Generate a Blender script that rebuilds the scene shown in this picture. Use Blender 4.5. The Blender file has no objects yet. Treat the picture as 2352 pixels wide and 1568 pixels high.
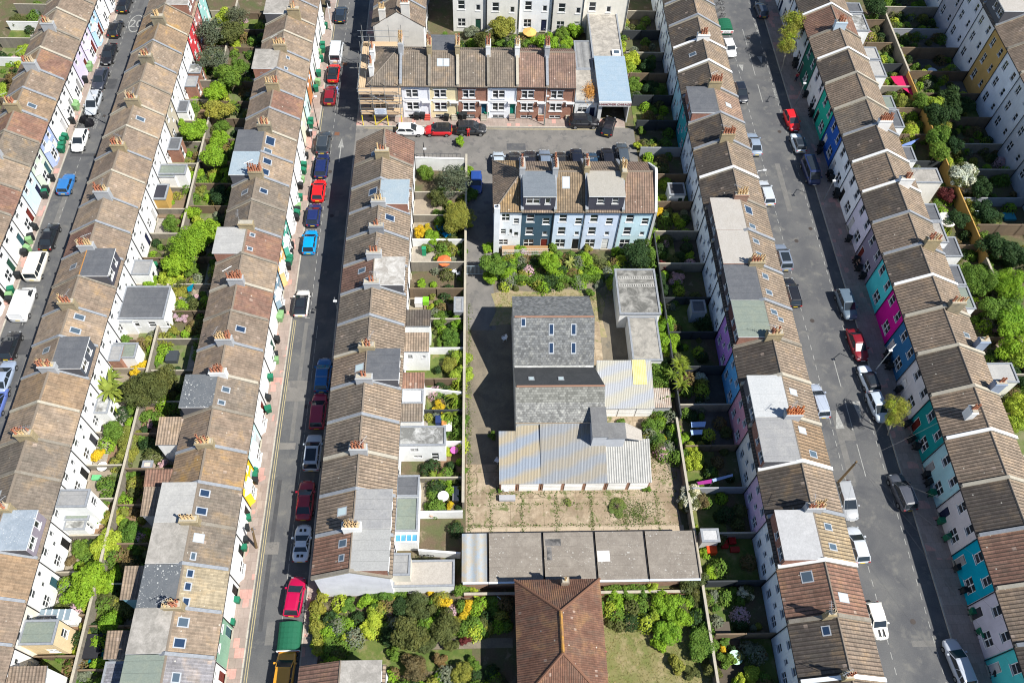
import bpy, math, random
from mathutils import Vector, Matrix
random.seed(7)
R = math.radians
C = bpy.context.scene.collection
SC = bpy.context.scene

# ------------------------------------------------------------------ camera
CAM_H, FPX, YAW, PITCH, ROLL = 85.0, 1902.64, -4.599, 32.678, 3.647
CM = Matrix.Rotation(R(YAW), 3, 'Z') @ Matrix.Rotation(R(PITCH), 3, 'X') @ Matrix.Rotation(R(ROLL), 3, 'Z')
cam_d = bpy.data.cameras.new('camera'); cam = bpy.data.objects.new('camera', cam_d); C.objects.link(cam)
cam.matrix_world = Matrix.Translation((0, 0, CAM_H)) @ CM.to_4x4()
cam_d.sensor_width = 36; cam_d.lens = 36 * FPX / 2352; cam_d.clip_end = 3000; cam_d.clip_start = 1
SC.camera = cam

# ------------------------------------------------------------------ light
SUN_EL, SUN_AZ = 52.0, -32.0        # direction towards the sun, degrees from +X
w = bpy.data.worlds.new('World'); SC.world = w; w.use_nodes = True
nt = w.node_tree
for n in list(nt.nodes): nt.nodes.remove(n)
sky = nt.nodes.new('ShaderNodeTexSky'); sky.sky_type = 'NISHITA'; sky.sun_disc = False
sky.sun_elevation = R(SUN_EL); sky.sun_rotation = R(90 - SUN_AZ); sky.air_density = 1.0; sky.dust_density = 0.2; sky.ozone_density = 5.0
bg = nt.nodes.new('ShaderNodeBackground'); bg.inputs[1].default_value = 0.072
wo = nt.nodes.new('ShaderNodeOutputWorld')
nt.links.new(sky.outputs[0], bg.inputs[0]); nt.links.new(bg.outputs[0], wo.inputs[0])
sd = bpy.data.lights.new('sun', 'SUN'); sd.energy = 4.8; sd.angle = R(0.5); sd.color = (1.0, 0.965, 0.90)
so = bpy.data.objects.new('sun', sd); C.objects.link(so)
sdir = Vector((math.cos(R(SUN_EL)) * math.cos(R(SUN_AZ)), math.cos(R(SUN_EL)) * math.sin(R(SUN_AZ)), math.sin(R(SUN_EL))))
so.rotation_euler = sdir.to_track_quat('Z', 'Y').to_euler(); so.location = (0, 0, 60)
SC.view_settings.view_transform = 'Standard'; SC.view_settings.look = 'None'
SC.view_settings.exposure = 0.68; SC.view_settings.gamma = 1.0
SC.cycles.filter_width = 1.1

# ------------------------------------------------------------------ survey helper: photo measurement -> metres
TL = dict(a=(0, 0), b=(0, 550), c=(0, 1100), d=(0, 1650), e=(800, 0), f=(800, 550), g=(800, 1100), h=(800, 1650),
          i=(1600, 0), j=(1600, 550), k=(1600, 1100), l=(1600, 1650), m=(2475, 0), n=(2475, 550), o=(2475, 1100), p=(2475, 1650))
def at(t, x, y, z=0.0):
    if t == 'p': x, y = x * 1.75, y * 1.75
    if t == 'D': dx, dy = x, y
    else: dx, dy = TL[t][0] * .69689 + x * .26667, TL[t][1] * .69689 + y * .26667
    d = CM @ Vector(((dx - 1176) / FPX, -(dy - 784) / FPX, -1.0))
    s = (z - CAM_H) / d.z
    return Vector((d.x * s, d.y * s, z))

# ------------------------------------------------------------------ objects
WL = {}
LABELS = []
def thing(name, label, cat, loc=(0, 0, 0), rz=0.0, group=None):
    o = bpy.data.objects.new(name, None); C.objects.link(o)
    o.location = loc; o.rotation_euler = (0, 0, rz); o.empty_display_size = .3
    o['label'] = label; o['category'] = cat
    if group: o['group'] = group
    WL[o.name] = Vector(loc); LABELS.append(o)
    return o
def tag(o, label, cat, group=None, kind=None):
    o['label'] = label; o['category'] = cat
    if group: o['group'] = group
    if kind: o['kind'] = kind
    LABELS.append(o)
    return o
class MB:
    def __init__(s): s.v = []; s.f = []; s.m = []
    def add(s, pts, faces, mi=0):
        b = len(s.v); s.v += [tuple(p) for p in pts]
        for f in faces: s.f.append(tuple(b + i for i in f)); s.m.append(mi)
    def poly(s, pts, mi=0): s.add(pts, [tuple(range(len(pts)))], mi)
    def box(s, x0, x1, y0, y1, z0, z1, mi=0, top=None):
        s.add([(x0, y0, z0), (x1, y0, z0), (x1, y1, z0), (x0, y1, z0), (x0, y0, z1), (x1, y0, z1), (x1, y1, z1), (x0, y1, z1)],
              [(0, 3, 2, 1), (0, 1, 5, 4), (1, 2, 6, 5), (2, 3, 7, 6), (3, 0, 4, 7)], mi)
        b = len(s.v); s.f.append((b - 4, b - 3, b - 2, b - 1)); s.m.append(mi if top is None else top)
    def hexa(s, lo, hi, mi=0, top=None):
        n = len(lo)
        s.add(list(lo) + list(hi), [tuple(reversed(range(n)))] + [(i, (i + 1) % n, n + (i + 1) % n, n + i) for i in range(n)], mi)
        b = len(s.v); s.f.append(tuple(range(b - n, b))); s.m.append(mi if top is None else top)
    def tube(s, p, q, r0, r1=None, n=6, mi=0, cap=True):
        p, q = Vector(p), Vector(q); r1 = r0 if r1 is None else r1
        d = (q - p).normalized(); u = d.orthogonal().normalized(); v = d.cross(u)
        A = [p + (u * math.cos(2 * math.pi * k / n) + v * math.sin(2 * math.pi * k / n)) * r0 for k in range(n)]
        B = [q + (u * math.cos(2 * math.pi * k / n) + v * math.sin(2 * math.pi * k / n)) * r1 for k in range(n)]
        s.add(A + B, [(k, (k + 1) % n, n + (k + 1) % n, n + k) for k in range(n)] + ([tuple(range(n, 2 * n)), tuple(reversed(range(n)))] if cap else []), mi)
    def mesh(s, name, mats, smooth=False, off=(0, 0, 0)):
        me = bpy.data.meshes.new(name); ox, oy, oz = off
        me.from_pydata([(x - ox, y - oy, z - oz) for x, y, z in s.v], [], s.f)
        for m in mats: me.materials.append(m)
        me.polygons.foreach_set('material_index', s.m)
        if smooth: me.polygons.foreach_set('use_smooth', [True] * len(s.f))
        me.update(); return me
def place(name, me, parent=None, loc=(0, 0, 0), rz=0.0, sc=(1, 1, 1), mats=None):
    """loc is in world metres; parents are never rotated unless built in their own frame"""
    o = bpy.data.objects.new(name, me); C.objects.link(o)
    loc = Vector(loc)
    if parent is not None:
        o.parent = parent; o.location = loc - WL[parent.name]
    else: o.location = loc
    o.rotation_euler = (0, 0, rz); o.scale = sc
    WL[o.name] = Vector(loc)
    if mats:
        for k, m in enumerate(mats):
            if m is not None:
                o.material_slots[k].link = 'OBJECT'; o.material_slots[k].material = m
    return o
def part(name, mb, mats, parent=None, smooth=False):
    """mesh given in world metres, stored relative to its parent"""
    off = WL[parent.name] if parent is not None else Vector((0, 0, 0))
    if not isinstance(mats, (list, tuple)): mats = [mats]
    return place(name, mb.mesh(name, mats, smooth, off), parent, off)
def solo(name, mb, mats, label, cat, group=None, smooth=False):
    xs = [v[0] for v in mb.v]; ys = [v[1] for v in mb.v]; zs = [v[2] for v in mb.v]
    off = Vector(((min(xs) + max(xs)) / 2, (min(ys) + max(ys)) / 2, min(zs)))
    if not isinstance(mats, (list, tuple)): mats = [mats]
    o = place(name, mb.mesh(name, mats, smooth, off), None, off)
    return tag(o, label, cat, group)
def struct(name, mb, mats, parent=None):
    if not isinstance(mats, (list, tuple)): mats = [mats]
    o = part(name, mb, mats, parent)
    if parent is None: o['kind'] = 'structure'
    return o

# ------------------------------------------------------------------ materials
MC = {}
class NT:
    def __init__(s, name):
        s.mat = bpy.data.materials.new(name); s.mat.use_nodes = True; s.t = s.mat.node_tree
        s.b = s.t.nodes['Principled BSDF']; s.b.inputs['Specular IOR Level'].default_value = .1
    def n(s, typ, ins=None, **kw):
        nd = s.t.nodes.new('ShaderNode' + typ)
        for k, v in kw.items(): setattr(nd, k, v)
        for k, v in (ins or {}).items():
            if hasattr(v, 'is_output'): s.t.links.new(v, nd.inputs[k])
            else: nd.inputs[k].default_value = v
        return nd
    def set(s, k, v):
        if hasattr(v, 'is_output'): s.t.links.new(v, s.b.inputs[k])
        else: s.b.inputs[k].default_value = v
    def math(s, op, a, b=0.0, c=0.0, clamp=False):
        nd = s.n('Math', {0: a, 1: b, 2: c}, operation=op); nd.use_clamp = clamp; return nd.outputs[0]
    def pos(s): return s.n('NewGeometry').outputs['Position']
    def xyz(s): return s.n('SeparateXYZ', {0: s.pos()}).outputs
    def comb(s, x, y, z=0.0): return s.n('CombineXYZ', {0: x, 1: y, 2: z}).outputs[0]
    def noise(s, sc, det=3, vec=None, rough=.55, dist=0.0):
        return s.n('TexNoise', {'Vector': vec or s.pos(), 'Scale': sc, 'Detail': det, 'Roughness': rough, 'Distortion': dist}).outputs[0]
    def voro(s, sc, vec=None, feature='F1', out='Distance'):
        return s.n('TexVoronoi', {'Vector': vec or s.pos(), 'Scale': sc}, feature=feature).outputs[out]
    def ramp(s, fac, lo, hi): return s.n('MapRange', {0: fac, 1: lo, 2: hi, 3: 0.0, 4: 1.0}).outputs[0]
    def mix(s, f, a, b, typ='MIX'):
        nd = s.n('Mix', data_type='RGBA', blend_type=typ)
        for k, v in ((0, f), (6, a), (7, b)):
            if hasattr(v, 'is_output'): s.t.links.new(v, nd.inputs[k])
            else: nd.inputs[k].default_value = v if k == 0 else (tuple(v) + (1,))[:4]
        return nd.outputs[2]
    def mul(s, col, f, amt=1.0):
        g = s.comb(f, f, f); return s.mix(amt, col, g, 'MULTIPLY')
    def rnd(s): return s.n('ObjectInfo').outputs['Random']
    def bump(s, h, dist=.02, st=1.0):
        s.set('Normal', s.n('Bump', {'Height': h, 'Distance': dist, 'Strength': st}).outputs[0])
def c4(c): return tuple(c) + (1,)
def memo(fn):
    def g(*a, **k):
        key = (fn.__name__, a, tuple(sorted(k.items())))
        if key not in MC: MC[key] = fn(*a, **k)
        return MC[key]
    return g
@memo
def paint(c, rough=.75, dirt=.12):
    t = NT('painted_render'); n1 = t.noise(.7, 4); n2 = t.noise(9, 3)
    x = t.xyz(); st = t.noise(1.0, 4, t.comb(t.math('MULTIPLY', x[0], 4), t.math('MULTIPLY', x[1], 4), t.math('MULTIPLY', x[2], .35)))
    col = t.mul(c, t.ramp(n1, -1.8, .62)); col = t.mix(t.math('MULTIPLY', t.ramp(st, .52, .8), dirt * 2), col, tuple(v * .55 for v in c))
    col = t.mul(col, t.math('ADD', t.math('MULTIPLY', n2, .16), .92))
    t.set('Base Color', col); t.set('Roughness', rough); return t.mat
@memo
def plain(c, rough=.6, metal=0.0, name='plain_paint'):
    t = NT(name); col = t.mul(c, t.math('ADD', t.math('MULTIPLY', t.noise(6, 3), .3), .85))
    t.set('Base Color', col); t.set('Roughness', rough); t.set('Metallic', metal); return t.mat
@memo
def tiles(axis, c1, c2, lichen=.35, line=.55, tw=.30, th=.33):
    """interlocking roof tiles; axis = world axis the ridge runs along"""
    t = NT('roof_tiles'); x = t.xyz(); u, v = (x[1], x[0]) if axis == 'y' else (x[0], x[1])
    us = t.math('DIVIDE', u, tw); vs = t.math('DIVIDE', v, th)
    fu = t.math('FRACT', us); fv = t.math('FRACT', vs)
    cell = t.comb(t.math('FLOOR', us), t.math('FLOOR', vs))
    wn = t.n('TexWhiteNoise', {'Vector': cell}, noise_dimensions='3D').outputs[0]
    col = t.mix(t.math('MULTIPLY', t.rnd(), 1.0), c1, c2)
    col = t.mul(col, t.math('ADD', t.math('MULTIPLY', wn, .26), .86))
    odd = t.math('GREATER_THAN', wn, .992); col = t.mix(t.math('MULTIPLY', odd, .6), col, (.42, .33, .27))
    n1 = t.noise(.55, 4, dist=.4); n2 = t.noise(2.6, 4); n3 = t.noise(14, 2)
    col = t.mul(col, t.math('ADD', t.math('MULTIPLY', t.ramp(n2, .3, .7), .3), .82)); col = t.mul(col, t.math('ADD', t.math('MULTIPLY', t.ramp(n1, .3, .7), .4), .78)); col = t.mul(col, t.math('ADD', t.math('MULTIPLY', n3, .7), .65))
    col = t.mix(t.math('MULTIPLY', t.ramp(t.math('ADD', n1, t.math('MULTIPLY', n3, .3)), .68, .86), lichen), col, (.42, .25, .08))
    col = t.mix(t.math('MULTIPLY', t.ramp(t.noise(1.0, 5, t.comb(t.math('MULTIPLY', x[0], .5 if axis == 'y' else 1.6), t.math('MULTIPLY', x[1], 1.6 if axis == 'y' else .5)), rough=.7), .48, .72), .5), col, (.13, .12, .095))
    lu = t.math('LESS_THAN', fu, .3); lv = t.math('LESS_THAN', fv, .16)
    col = t.mix(t.math('MULTIPLY', lu, line), col, (.03, .026, .022)); col = t.mix(t.math('MULTIPLY', lv, line * .3), col, (.05, .043, .036))
    sp = t.math('LESS_THAN', t.voro(.8), .06); col = t.mix(t.math('MULTIPLY', sp, .6), col, (.6, .58, .5))
    t.set('Base Color', col); t.set('Roughness', .88)
    h = t.math('ADD', t.math('SINE', t.math('MULTIPLY', us, 2 * math.pi)), t.math('MULTIPLY', fv, .8)); t.bump(h, .018, .9)
    return t.mat
@memo
def slate(c=(.17, .175, .18), mott=.5):
    t = NT('slate_roof'); x = t.xyz(); us = t.math('DIVIDE', x[0], .3); vs = t.math('DIVIDE', x[1], .22)
    row = t.math('FLOOR', vs); us = t.math('ADD', us, t.math('MULTIPLY', row, .5))
    wn = t.n('TexWhiteNoise', {'Vector': t.comb(t.math('FLOOR', us), row)}, noise_dimensions='3D').outputs[0]
    col = t.mul(c, t.math('ADD', t.math('MULTIPLY', wn, .55), .7))
    col = t.mix(t.math('MULTIPLY', t.ramp(t.noise(2.5, 4), .5, .75), mott), col, (.42, .42, .38))
    l = t.math('MAXIMUM', t.math('LESS_THAN', t.math('FRACT', us), .12), t.math('LESS_THAN', t.math('FRACT', vs), .16))
    col = t.mix(t.math('MULTIPLY', l, .45), col, (.04, .04, .04))
    t.set('Base Color', col); t.set('Roughness', .8); t.bump(t.math('FRACT', vs), .01, .8); return t.mat
@memo
def felt(c, blotch=(.5, .48, .44), amt=.35, spots=0.0, joints=.5):
    t = NT('roofing_felt'); x = t.xyz(); n1 = t.noise(.9, 5, dist=.6, rough=.65); n2 = t.noise(6, 4); n3 = t.noise(30, 2)
    col = t.mix(t.math('MULTIPLY', t.ramp(n1, .42, .72), amt), c, blotch)
    col = t.mul(col, t.math('ADD', t.math('MULTIPLY', n2, .5), .75)); col = t.mul(col, t.math('ADD', t.math('MULTIPLY', n3, .5), .75))
    if spots:
        s1 = t.math('LESS_THAN', t.voro(1.9), .16); s2 = t.math('LESS_THAN', t.voro(5.0), .17)
        pt = t.ramp(t.noise(.5, 2), .4, .6)
        col = t.mix(t.math('MULTIPLY', t.math('MULTIPLY', t.math('MAXIMUM', s1, s2), pt), spots), col, (.62, .62, .58))
    if joints:
        j = t.math('LESS_THAN', t.math('FRACT', t.math('DIVIDE', x[1], 1.03)), .035)
        col = t.mix(t.math('MULTIPLY', j, joints), col, tuple(v * .4 for v in c))
    t.set('Base Color', col); t.set('Roughness', .85); t.bump(n3, .01, .5); return t.mat
@memo
def brick(c=(.33, .12, .07), mortar=(.42, .36, .3)):
    t = NT('brickwork'); x = t.xyz(); vec = t.comb(t.math('ADD', x[0], x[1]), x[2])
    b = t.n('TexBrick', {'Vector': vec, 'Color1': c4(c), 'Color2': c4(tuple(v * .72 for v in c)), 'Mortar': c4(mortar), 'Scale': 1.0,
            'Mortar Size': .008, 'Brick Width': .225, 'Row Height': .075, 'Bias': 0.0})
    col = t.mul(b.outputs[0], t.math('ADD', t.math('MULTIPLY', t.noise(1.5, 4), .6), .7))
    t.set('Base Color', col); t.set('Roughness', .85); return t.mat
@memo
def ground(c1, c2, s1=.6, s2=8.0, fine=.3, rough=.9, c3=None, s3=1.0, t3=(.6, .7), name='ground'):
    t = NT(name); n1 = t.noise(s1, 5, dist=.5); n2 = t.noise(s2, 5, rough=.7)
    col = t.mix(t.ramp(n1, .38, .62), c1, c2); col = t.mul(col, t.math('ADD', t.math('MULTIPLY', n2, fine * 2), 1 - fine))
    if c3: col = t.mix(t.ramp(t.noise(s3, 6, rough=.68, dist=.3), *t3), col, c3)
    t.set('Base Color', col); t.set('Roughness', rough); t.bump(n2, .03, .5); return t.mat
@memo
def slabs(c1, c2, sx, sy, gap=.02, pale=None, pp=.82, joint=.5, weeds=0.0):
    t = NT('paving_slabs'); x = t.xyz(); us = t.math('DIVIDE', x[0], sx); vs = t.math('DIVIDE', x[1], sy)
    row = t.math('FLOOR', vs); us = t.math('ADD', us, t.math('MULTIPLY', row, .37))
    wn = t.n('TexWhiteNoise', {'Vector': t.comb(t.math('FLOOR', us), row)}, noise_dimensions='3D').outputs[0]
    col = t.mix(wn, c1, c2)
    if pale: col = t.mix(t.math('GREATER_THAN', t.math('MULTIPLY', wn, t.ramp(t.noise(.25, 2), .2, .62)), pp), col, pale)
    col = t.mul(col, t.math('ADD', t.math('MULTIPLY', t.noise(5, 5, rough=.7), .5), .75))
    col = t.mul(col, t.math('ADD', t.math('MULTIPLY', t.noise(.8, 4), .5), .75))
    l = t.math('MAXIMUM', t.math('LESS_THAN', t.math('FRACT', us), gap / sx), t.math('LESS_THAN', t.math('FRACT', vs), gap / sy))
    col = t.mix(t.math('MULTIPLY', l, joint), col, (.09, .08, .06))
    if weeds: col = t.mix(t.math('MULTIPLY', t.ramp(t.noise(1.4, 6, rough=.7), .6, .7), weeds), col, (.09, .13, .03))
    t.set('Base Color', col); t.set('Roughness', .85); return t.mat
@memo
def yard():
    t = NT('cracked_concrete'); x = t.xyz(); n1 = t.noise(.35, 5, dist=.8); n2 = t.noise(3, 6, rough=.72); n3 = t.noise(20, 3)
    col = t.mix(t.ramp(n1, .38, .64), (.26, .20, .135), (.37, .30, .215)); col = t.mul(col, t.math('ADD', t.math('MULTIPLY', n2, .9), .55))
    col = t.mix(t.ramp(t.noise(1.3, 6, rough=.7, dist=1.2), .6, .66), col, (.44, .375, .28))
    col = t.mul(col, t.math('ADD', t.math('MULTIPLY', n3, .4), .8))
    wv = t.n('VectorMath', {0: t.pos(), 1: t.n('VectorMath', {0: t.n('TexNoise', {'Vector': t.pos(), 'Scale': .8, 'Detail': 4.0}).outputs[1], 3: 1.1}, operation='SCALE').outputs[0]}, operation='ADD').outputs[0]
    cr = t.math('MULTIPLY', t.math('LESS_THAN', t.voro(.3, wv, 'DISTANCE_TO_EDGE'), .010), t.ramp(t.noise(.5, 3), .4, .6))
    col = t.mix(t.math('MULTIPLY', cr, .75), col, (.07, .06, .04))
    j = t.math('MAXIMUM', t.math('LESS_THAN', t.math('FRACT', t.math('DIVIDE', x[0], 3.6)), .012), t.math('LESS_THAN', t.math('FRACT', t.math('DIVIDE', x[1], 3.1)), .014))
    col = t.mix(t.math('MULTIPLY', j, .7), col, (.1, .085, .05))
    col = t.mix(t.math('MULTIPLY', t.ramp(t.noise(.45, 6, rough=.75, dist=1.0), .5, .62), .55), col, (.17, .13, .085)); wd = t.math('MULTIPLY', t.ramp(t.noise(.8, 6, rough=.72, dist=.5), .55, .63), .85); col = t.mix(wd, col, (.085, .115, .03))
    t.set('Base Color', col); t.set('Roughness', .92); t.bump(n2, .03, .5); return t.mat
@memo
def corr(c1, c2, pitch=.25, band=0.0, axis=0):
    """corrugated sheet, ribs running down the slope (y)"""
    t = NT('corrugated_sheet'); x = t.xyz(); s = t.math('SINE', t.math('MULTIPLY', x[axis], 2 * math.pi / pitch))
    n1 = t.noise(1.2, 5, rough=.7); n2 = t.noise(16, 3)
    if band:
        bx = t.math('ADD', t.math('ADD', t.math('MULTIPLY', x[1], 1.0), t.math('MULTIPLY', x[0], -.35)), t.math('MULTIPLY', t.noise(.35, 2), 1.4))
        f = t.ramp(t.math('SINE', t.math('MULTIPLY', bx, band)), -.7, .7); col = t.mix(f, c1, c2)
    else: col = t.mix(t.ramp(n1, .35, .7), c1, c2)
    col = t.mul(col, t.math('ADD', t.math('MULTIPLY', n2, .6), .7)); col = t.mul(col, t.math('ADD', t.math('MULTIPLY', s, .16 if pitch > .2 else .07), .9))
    ln = t.math('LESS_THAN', t.math('FRACT', t.math('DIVIDE', x[0], .95)), .05); col = t.mix(t.math('MULTIPLY', ln, .16), col, (.6, .63, .66))
    t.set('Base Color', col); t.set('Roughness', .7); t.bump(s, .03 if pitch > .2 else .012, 1.0); return t.mat
@memo
def leaf(c, var=.5):
    t = NT('foliage'); r = t.n('NewGeometry').outputs['Random Per Island']
    n = t.noise(1.1, 3)
    col = t.mix(r, tuple(v * (1 - var * .55) for v in c), tuple(min(1, v * (1 + var * .7)) for v in c))
    col = t.mix(t.math('MULTIPLY', t.ramp(n, .4, .7), .35), col, (c[0] * 1.5, c[1] * 1.15, c[2] * .7))
    t.set('Base Color', col); t.set('Roughness', .6)
    tr = t.n('BsdfTranslucent', {'Color': col}); mx = t.n('MixShader', {0: .3, 1: t.b.outputs[0], 2: tr.outputs[0]})
    t.t.links.new(mx.outputs[0], t.t.nodes['Material Output'].inputs[0]); return t.mat
@memo
def carpaint(c, metal=.0):
    t = NT('car_paint'); t.set('Base Color', c4(c)); t.set('Roughness', .38); t.set('Metallic', metal)
    t.b.inputs['Coat Weight'].default_value = .8; t.b.inputs['Coat Roughness'].default_value = .06
    t.b.inputs['Specular IOR Level'].default_value = .5; return t.mat
@memo
def glass(c=(.025, .03, .035), rough=.08):
    t = NT('window_glass'); t.set('Base Color', c4(c)); t.set('Roughness', rough); t.b.inputs['Specular IOR Level'].default_value = .6; return t.mat
@memo
def lead():
    t = NT('lead_flashing'); col = t.mul((.25, .265, .285), t.math('ADD', t.math('MULTIPLY', t.noise(4, 4), .7), .62)); t.set('Base Color', col); t.set('Roughness', .55); return t.mat
WHITE = paint((.86, .86, .84)); FRAME = plain((.8, .8, .79), .5, name='white_frame'); DARKF = plain((.05, .055, .06), .5)
GLASS = glass(); SKYG = glass((.07, .10, .13), .1); LEAD = lead(); CEM = felt((.36, .33, .27), (.5, .45, .33), .5, joints=0)
BLACKP = plain((.02, .02, .022), .5); WOOD = plain((.33, .2, .1), .75); WOODL = plain((.5, .34, .18), .75); TERRA = plain((.40, .17, .10), .85); BUFF = plain((.6, .42, .22), .8)
TC = ((.275, .208, .155), (.235, .182, .14)); TR = ((.265, .15, .108), (.22, .13, .1)); TT = ((.325, .248, .182), (.285, .222, .166)); TG = ((.222, .182, .145), (.19, .16, .13))
TO = ((.31, .215, .135), (.28, .2, .135)); TD = ((.112, .094, .08), (.098, .083, .073))  # TD: tile tone darkened so west slopes carry their shade in the colour
ORD = 'zeroth first second third fourth fifth sixth seventh eighth ninth tenth eleventh twelfth thirteenth fourteenth fifteenth sixteenth seventeenth eighteenth nineteenth twentieth twenty-first twenty-second twenty-third twenty-fourth twenty-fifth twenty-sixth twenty-seventh'.split()
# ------------------------------------------------------------------ shared small meshes
def _window(w=1.0, h=1.0, kind='sash'):
    m = MB(); f = .07
    m.box(-.5, .5, .02, .05, 0, 1, 1)                                   # glass
    fx, fz = f / w, f / h
    m.box(-.5, -.5 + fx, -.03, .03, 0, 1); m.box(.5 - fx, .5, -.03, .03, 0, 1)
    m.box(-.5 + fx, .5 - fx, -.03, .03, 1 - fz, 1); m.box(-.5 + fx, .5 - fx, -.03, .03, 0, fz)
    if kind in ('sash', 'pair'): m.box(-.5 + fx, .5 - fx, -.025, .025, .5 - fz * .4, .5 + fz * .4)
    if kind in ('pair', 'wide'): m.box(-fx * .7, fx * .7, -.035, .025, fz, 1 - fz)
    if kind == 'wide': m.box(-.5 + fx, .5 - fx, -.02, .02, .68, .68 + fz * .7)
    m.box(-.5 - .06 / w, .5 + .06 / w, -.14, .03, -.07 / h, 0, 0)        # sill
    return m
WIN_MESH = {k: _window(w, h, k).mesh('window', [FRAME, GLASS]) for k, w, h in (('sash', .9, 1.4), ('pair', 1.5, 1.3), ('wide', 1.6, 1.1), ('small', .55, .75))}
def _door():
    m = MB(); m.box(-.5, .5, 0, .04, 0, 1, 0); m.box(-.55, -.5, -.05, .05, 0, 1.04, 1); m.box(.5, .55, -.05, .05, 0, 1.04, 1); m.box(-.55, .55, -.05, .05, 1, 1.05, 1)
    m.box(-.36, .36, -.015, 0, .55, .88, 0); m.box(-.36, .36, -.015, 0, .12, .45, 0); m.box(-.36, .36, .0, .01, .90, .98, 2); m.box(-.6, .6, -.25, .0, -.04, 0, 3); return m
DOOR_MESH = _door().mesh('door', [plain((.1, .1, .1)), FRAME, GLASS, CEM])
TERRA2 = plain((.42, .17, .1), .85); BUFF2 = plain((.5, .4, .27), .85)
def _pot(kind):
    m = MB(); n = 8
    if kind == 0: prof = [(.13, 0), (.15, .05), (.115, .1), (.095, .5), (.125, .53), (.125, .6), (.085, .6), (.075, .35)]
    else: prof = [(.14, 0), (.14, .06), (.11, .1), (.10, .32), (.13, .36), (.13, .42), (.09, .42), (.08, .25)]
    for i in range(len(prof) - 1):
        (r0, z0), (r1, z1) = prof[i], prof[i + 1]
        A = [(r0 * math.cos(2 * math.pi * k / n), r0 * math.sin(2 * math.pi * k / n), z0) for k in range(n)]
        B = [(r1 * math.cos(2 * math.pi * k / n), r1 * math.sin(2 * math.pi * k / n), z1) for k in range(n)]
        m.add(A + B, [(k, (k + 1) % n, n + (k + 1) % n, n + k) for k in range(n)], 1 if i >= len(prof) - 2 else 0)
    m.poly([(prof[-1][0] * math.cos(2 * math.pi * k / n), prof[-1][0] * math.sin(2 * math.pi * k / n), prof[-1][1]) for k in range(n)], 1)
    return m
POT_MESH = [_pot(k).mesh('chimney_pot', [TERRA, BLACKP]) for k in (0, 1)]
DOORC = [plain(c, .5) for c in ((.02, .025, .06), (.14, .025, .02), (.02, .07, .05), (.02, .02, .02), (.04, .1, .12), (.3, .3, .3), (.7, .7, .68), (.5, .5, .5), (.05, .05, .06))]

def panel(mb, O, U, N, width, z0, z1, ops, mi=0, depth=.11, rmi=0):
    """wall from O along U with real openings; N points outwards; openings (u0,u1,za,zb)"""
    O, U, N = Vector(O), Vector(U), Vector(N)
    ops = [o for o in ops if o[0] > .05 and o[1] < width - .05]
    us = sorted({0.0, width, *[o[0] for o in ops], *[o[1] for o in ops]}); zs = sorted({z0, z1, *[o[2] for o in ops], *[o[3] for o in ops]})
    P = lambda u, z, d=0: O + U * u - N * d + Vector((0, 0, z))
    for a, b in zip(us, us[1:]):
        run = None
        for c, d in zip(zs, zs[1:]):
            hole = any(o[0] < (a + b) / 2 < o[1] and o[2] < (c + d) / 2 < o[3] for o in ops)
            if not hole: mb.poly([P(a, c), P(b, c), P(b, d), P(a, d)], mi)
    for a, b, c, d in ops:
        mb.poly([P(a, c), P(a, d), P(a, d, depth), P(a, c, depth)], rmi); mb.poly([P(b, c), P(b, c, depth), P(b, d, depth), P(b, d)], rmi)
        mb.poly([P(a, d), P(b, d), P(b, d, depth), P(a, d, depth)], rmi); mb.poly([P(a, c), P(a, c, depth), P(b, c, depth), P(b, c)], rmi)

class Fr:
    """frame of a terrace: a runs along the row, b from the front wall to the rear wall"""
    def __init__(s, axis, o, sg): s.axis, s.o, s.sg = axis, o, sg
    def __call__(s, a, b, z=0.0): return Vector((s.o + s.sg * b, a, z)) if s.axis == 'y' else Vector((a, s.o + s.sg * b, z))
    @property
    def A(s): return Vector((0, 1, 0)) if s.axis == 'y' else Vector((1, 0, 0))
    @property
    def B(s): return Vector((s.sg, 0, 0)) if s.axis == 'y' else Vector((0, s.sg, 0))
def facing(n): return math.atan2(n.y, n.x) + math.pi / 2

def put_windows(root, O, U, N, ops, kinds, depth=.08):
    for (a, b, c, d), k in zip(ops, kinds):
        loc = Vector(O) + Vector(U) * ((a + b) / 2) - Vector(N) * depth + Vector((0, 0, c))
        if k == 'door': place('door', DOOR_MESH, root, loc, facing(Vector(N)), ((b - a) / 1.1, 1, (d - c) / 1.05), [random.choice(DOORC)])
        else: place('window', WIN_MESH[k], root, loc, facing(Vector(N)), (b - a, 1, d - c))

def skylight(root, fr, zr_of, a, b, w=.8, h=1.0, lift=.16, gm=None, name='skylight'):
    m = MB(); a0, a1, b0, b1 = a - w / 2, a + w / 2, b - h / 2, b + h / 2
    P = lambda x, y, l: fr(x, y, zr_of(y) + l)
    lo = [P(a0, b0, lift - .04), P(a1, b0, lift - .04), P(a1, b1, lift - .04), P(a0, b1, lift - .04)]
    hi = [P(a0, b0, lift + .07), P(a1, b0, lift + .07), P(a1, b1, lift + .07), P(a0, b1, lift + .07)]
    m.hexa(lo, hi, 0); g = .1
    m.poly([P(a0 + g, b0 + g, lift + .085), P(a1 - g, b0 + g, lift + .085), P(a1 - g, b1 - g, lift + .085), P(a0 + g, b1 - g, lift + .085)], 1)
    return part(name, m, [plain((.36, .38, .40), .4, name='skylight_frame'), gm or SKYG], root)

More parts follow.
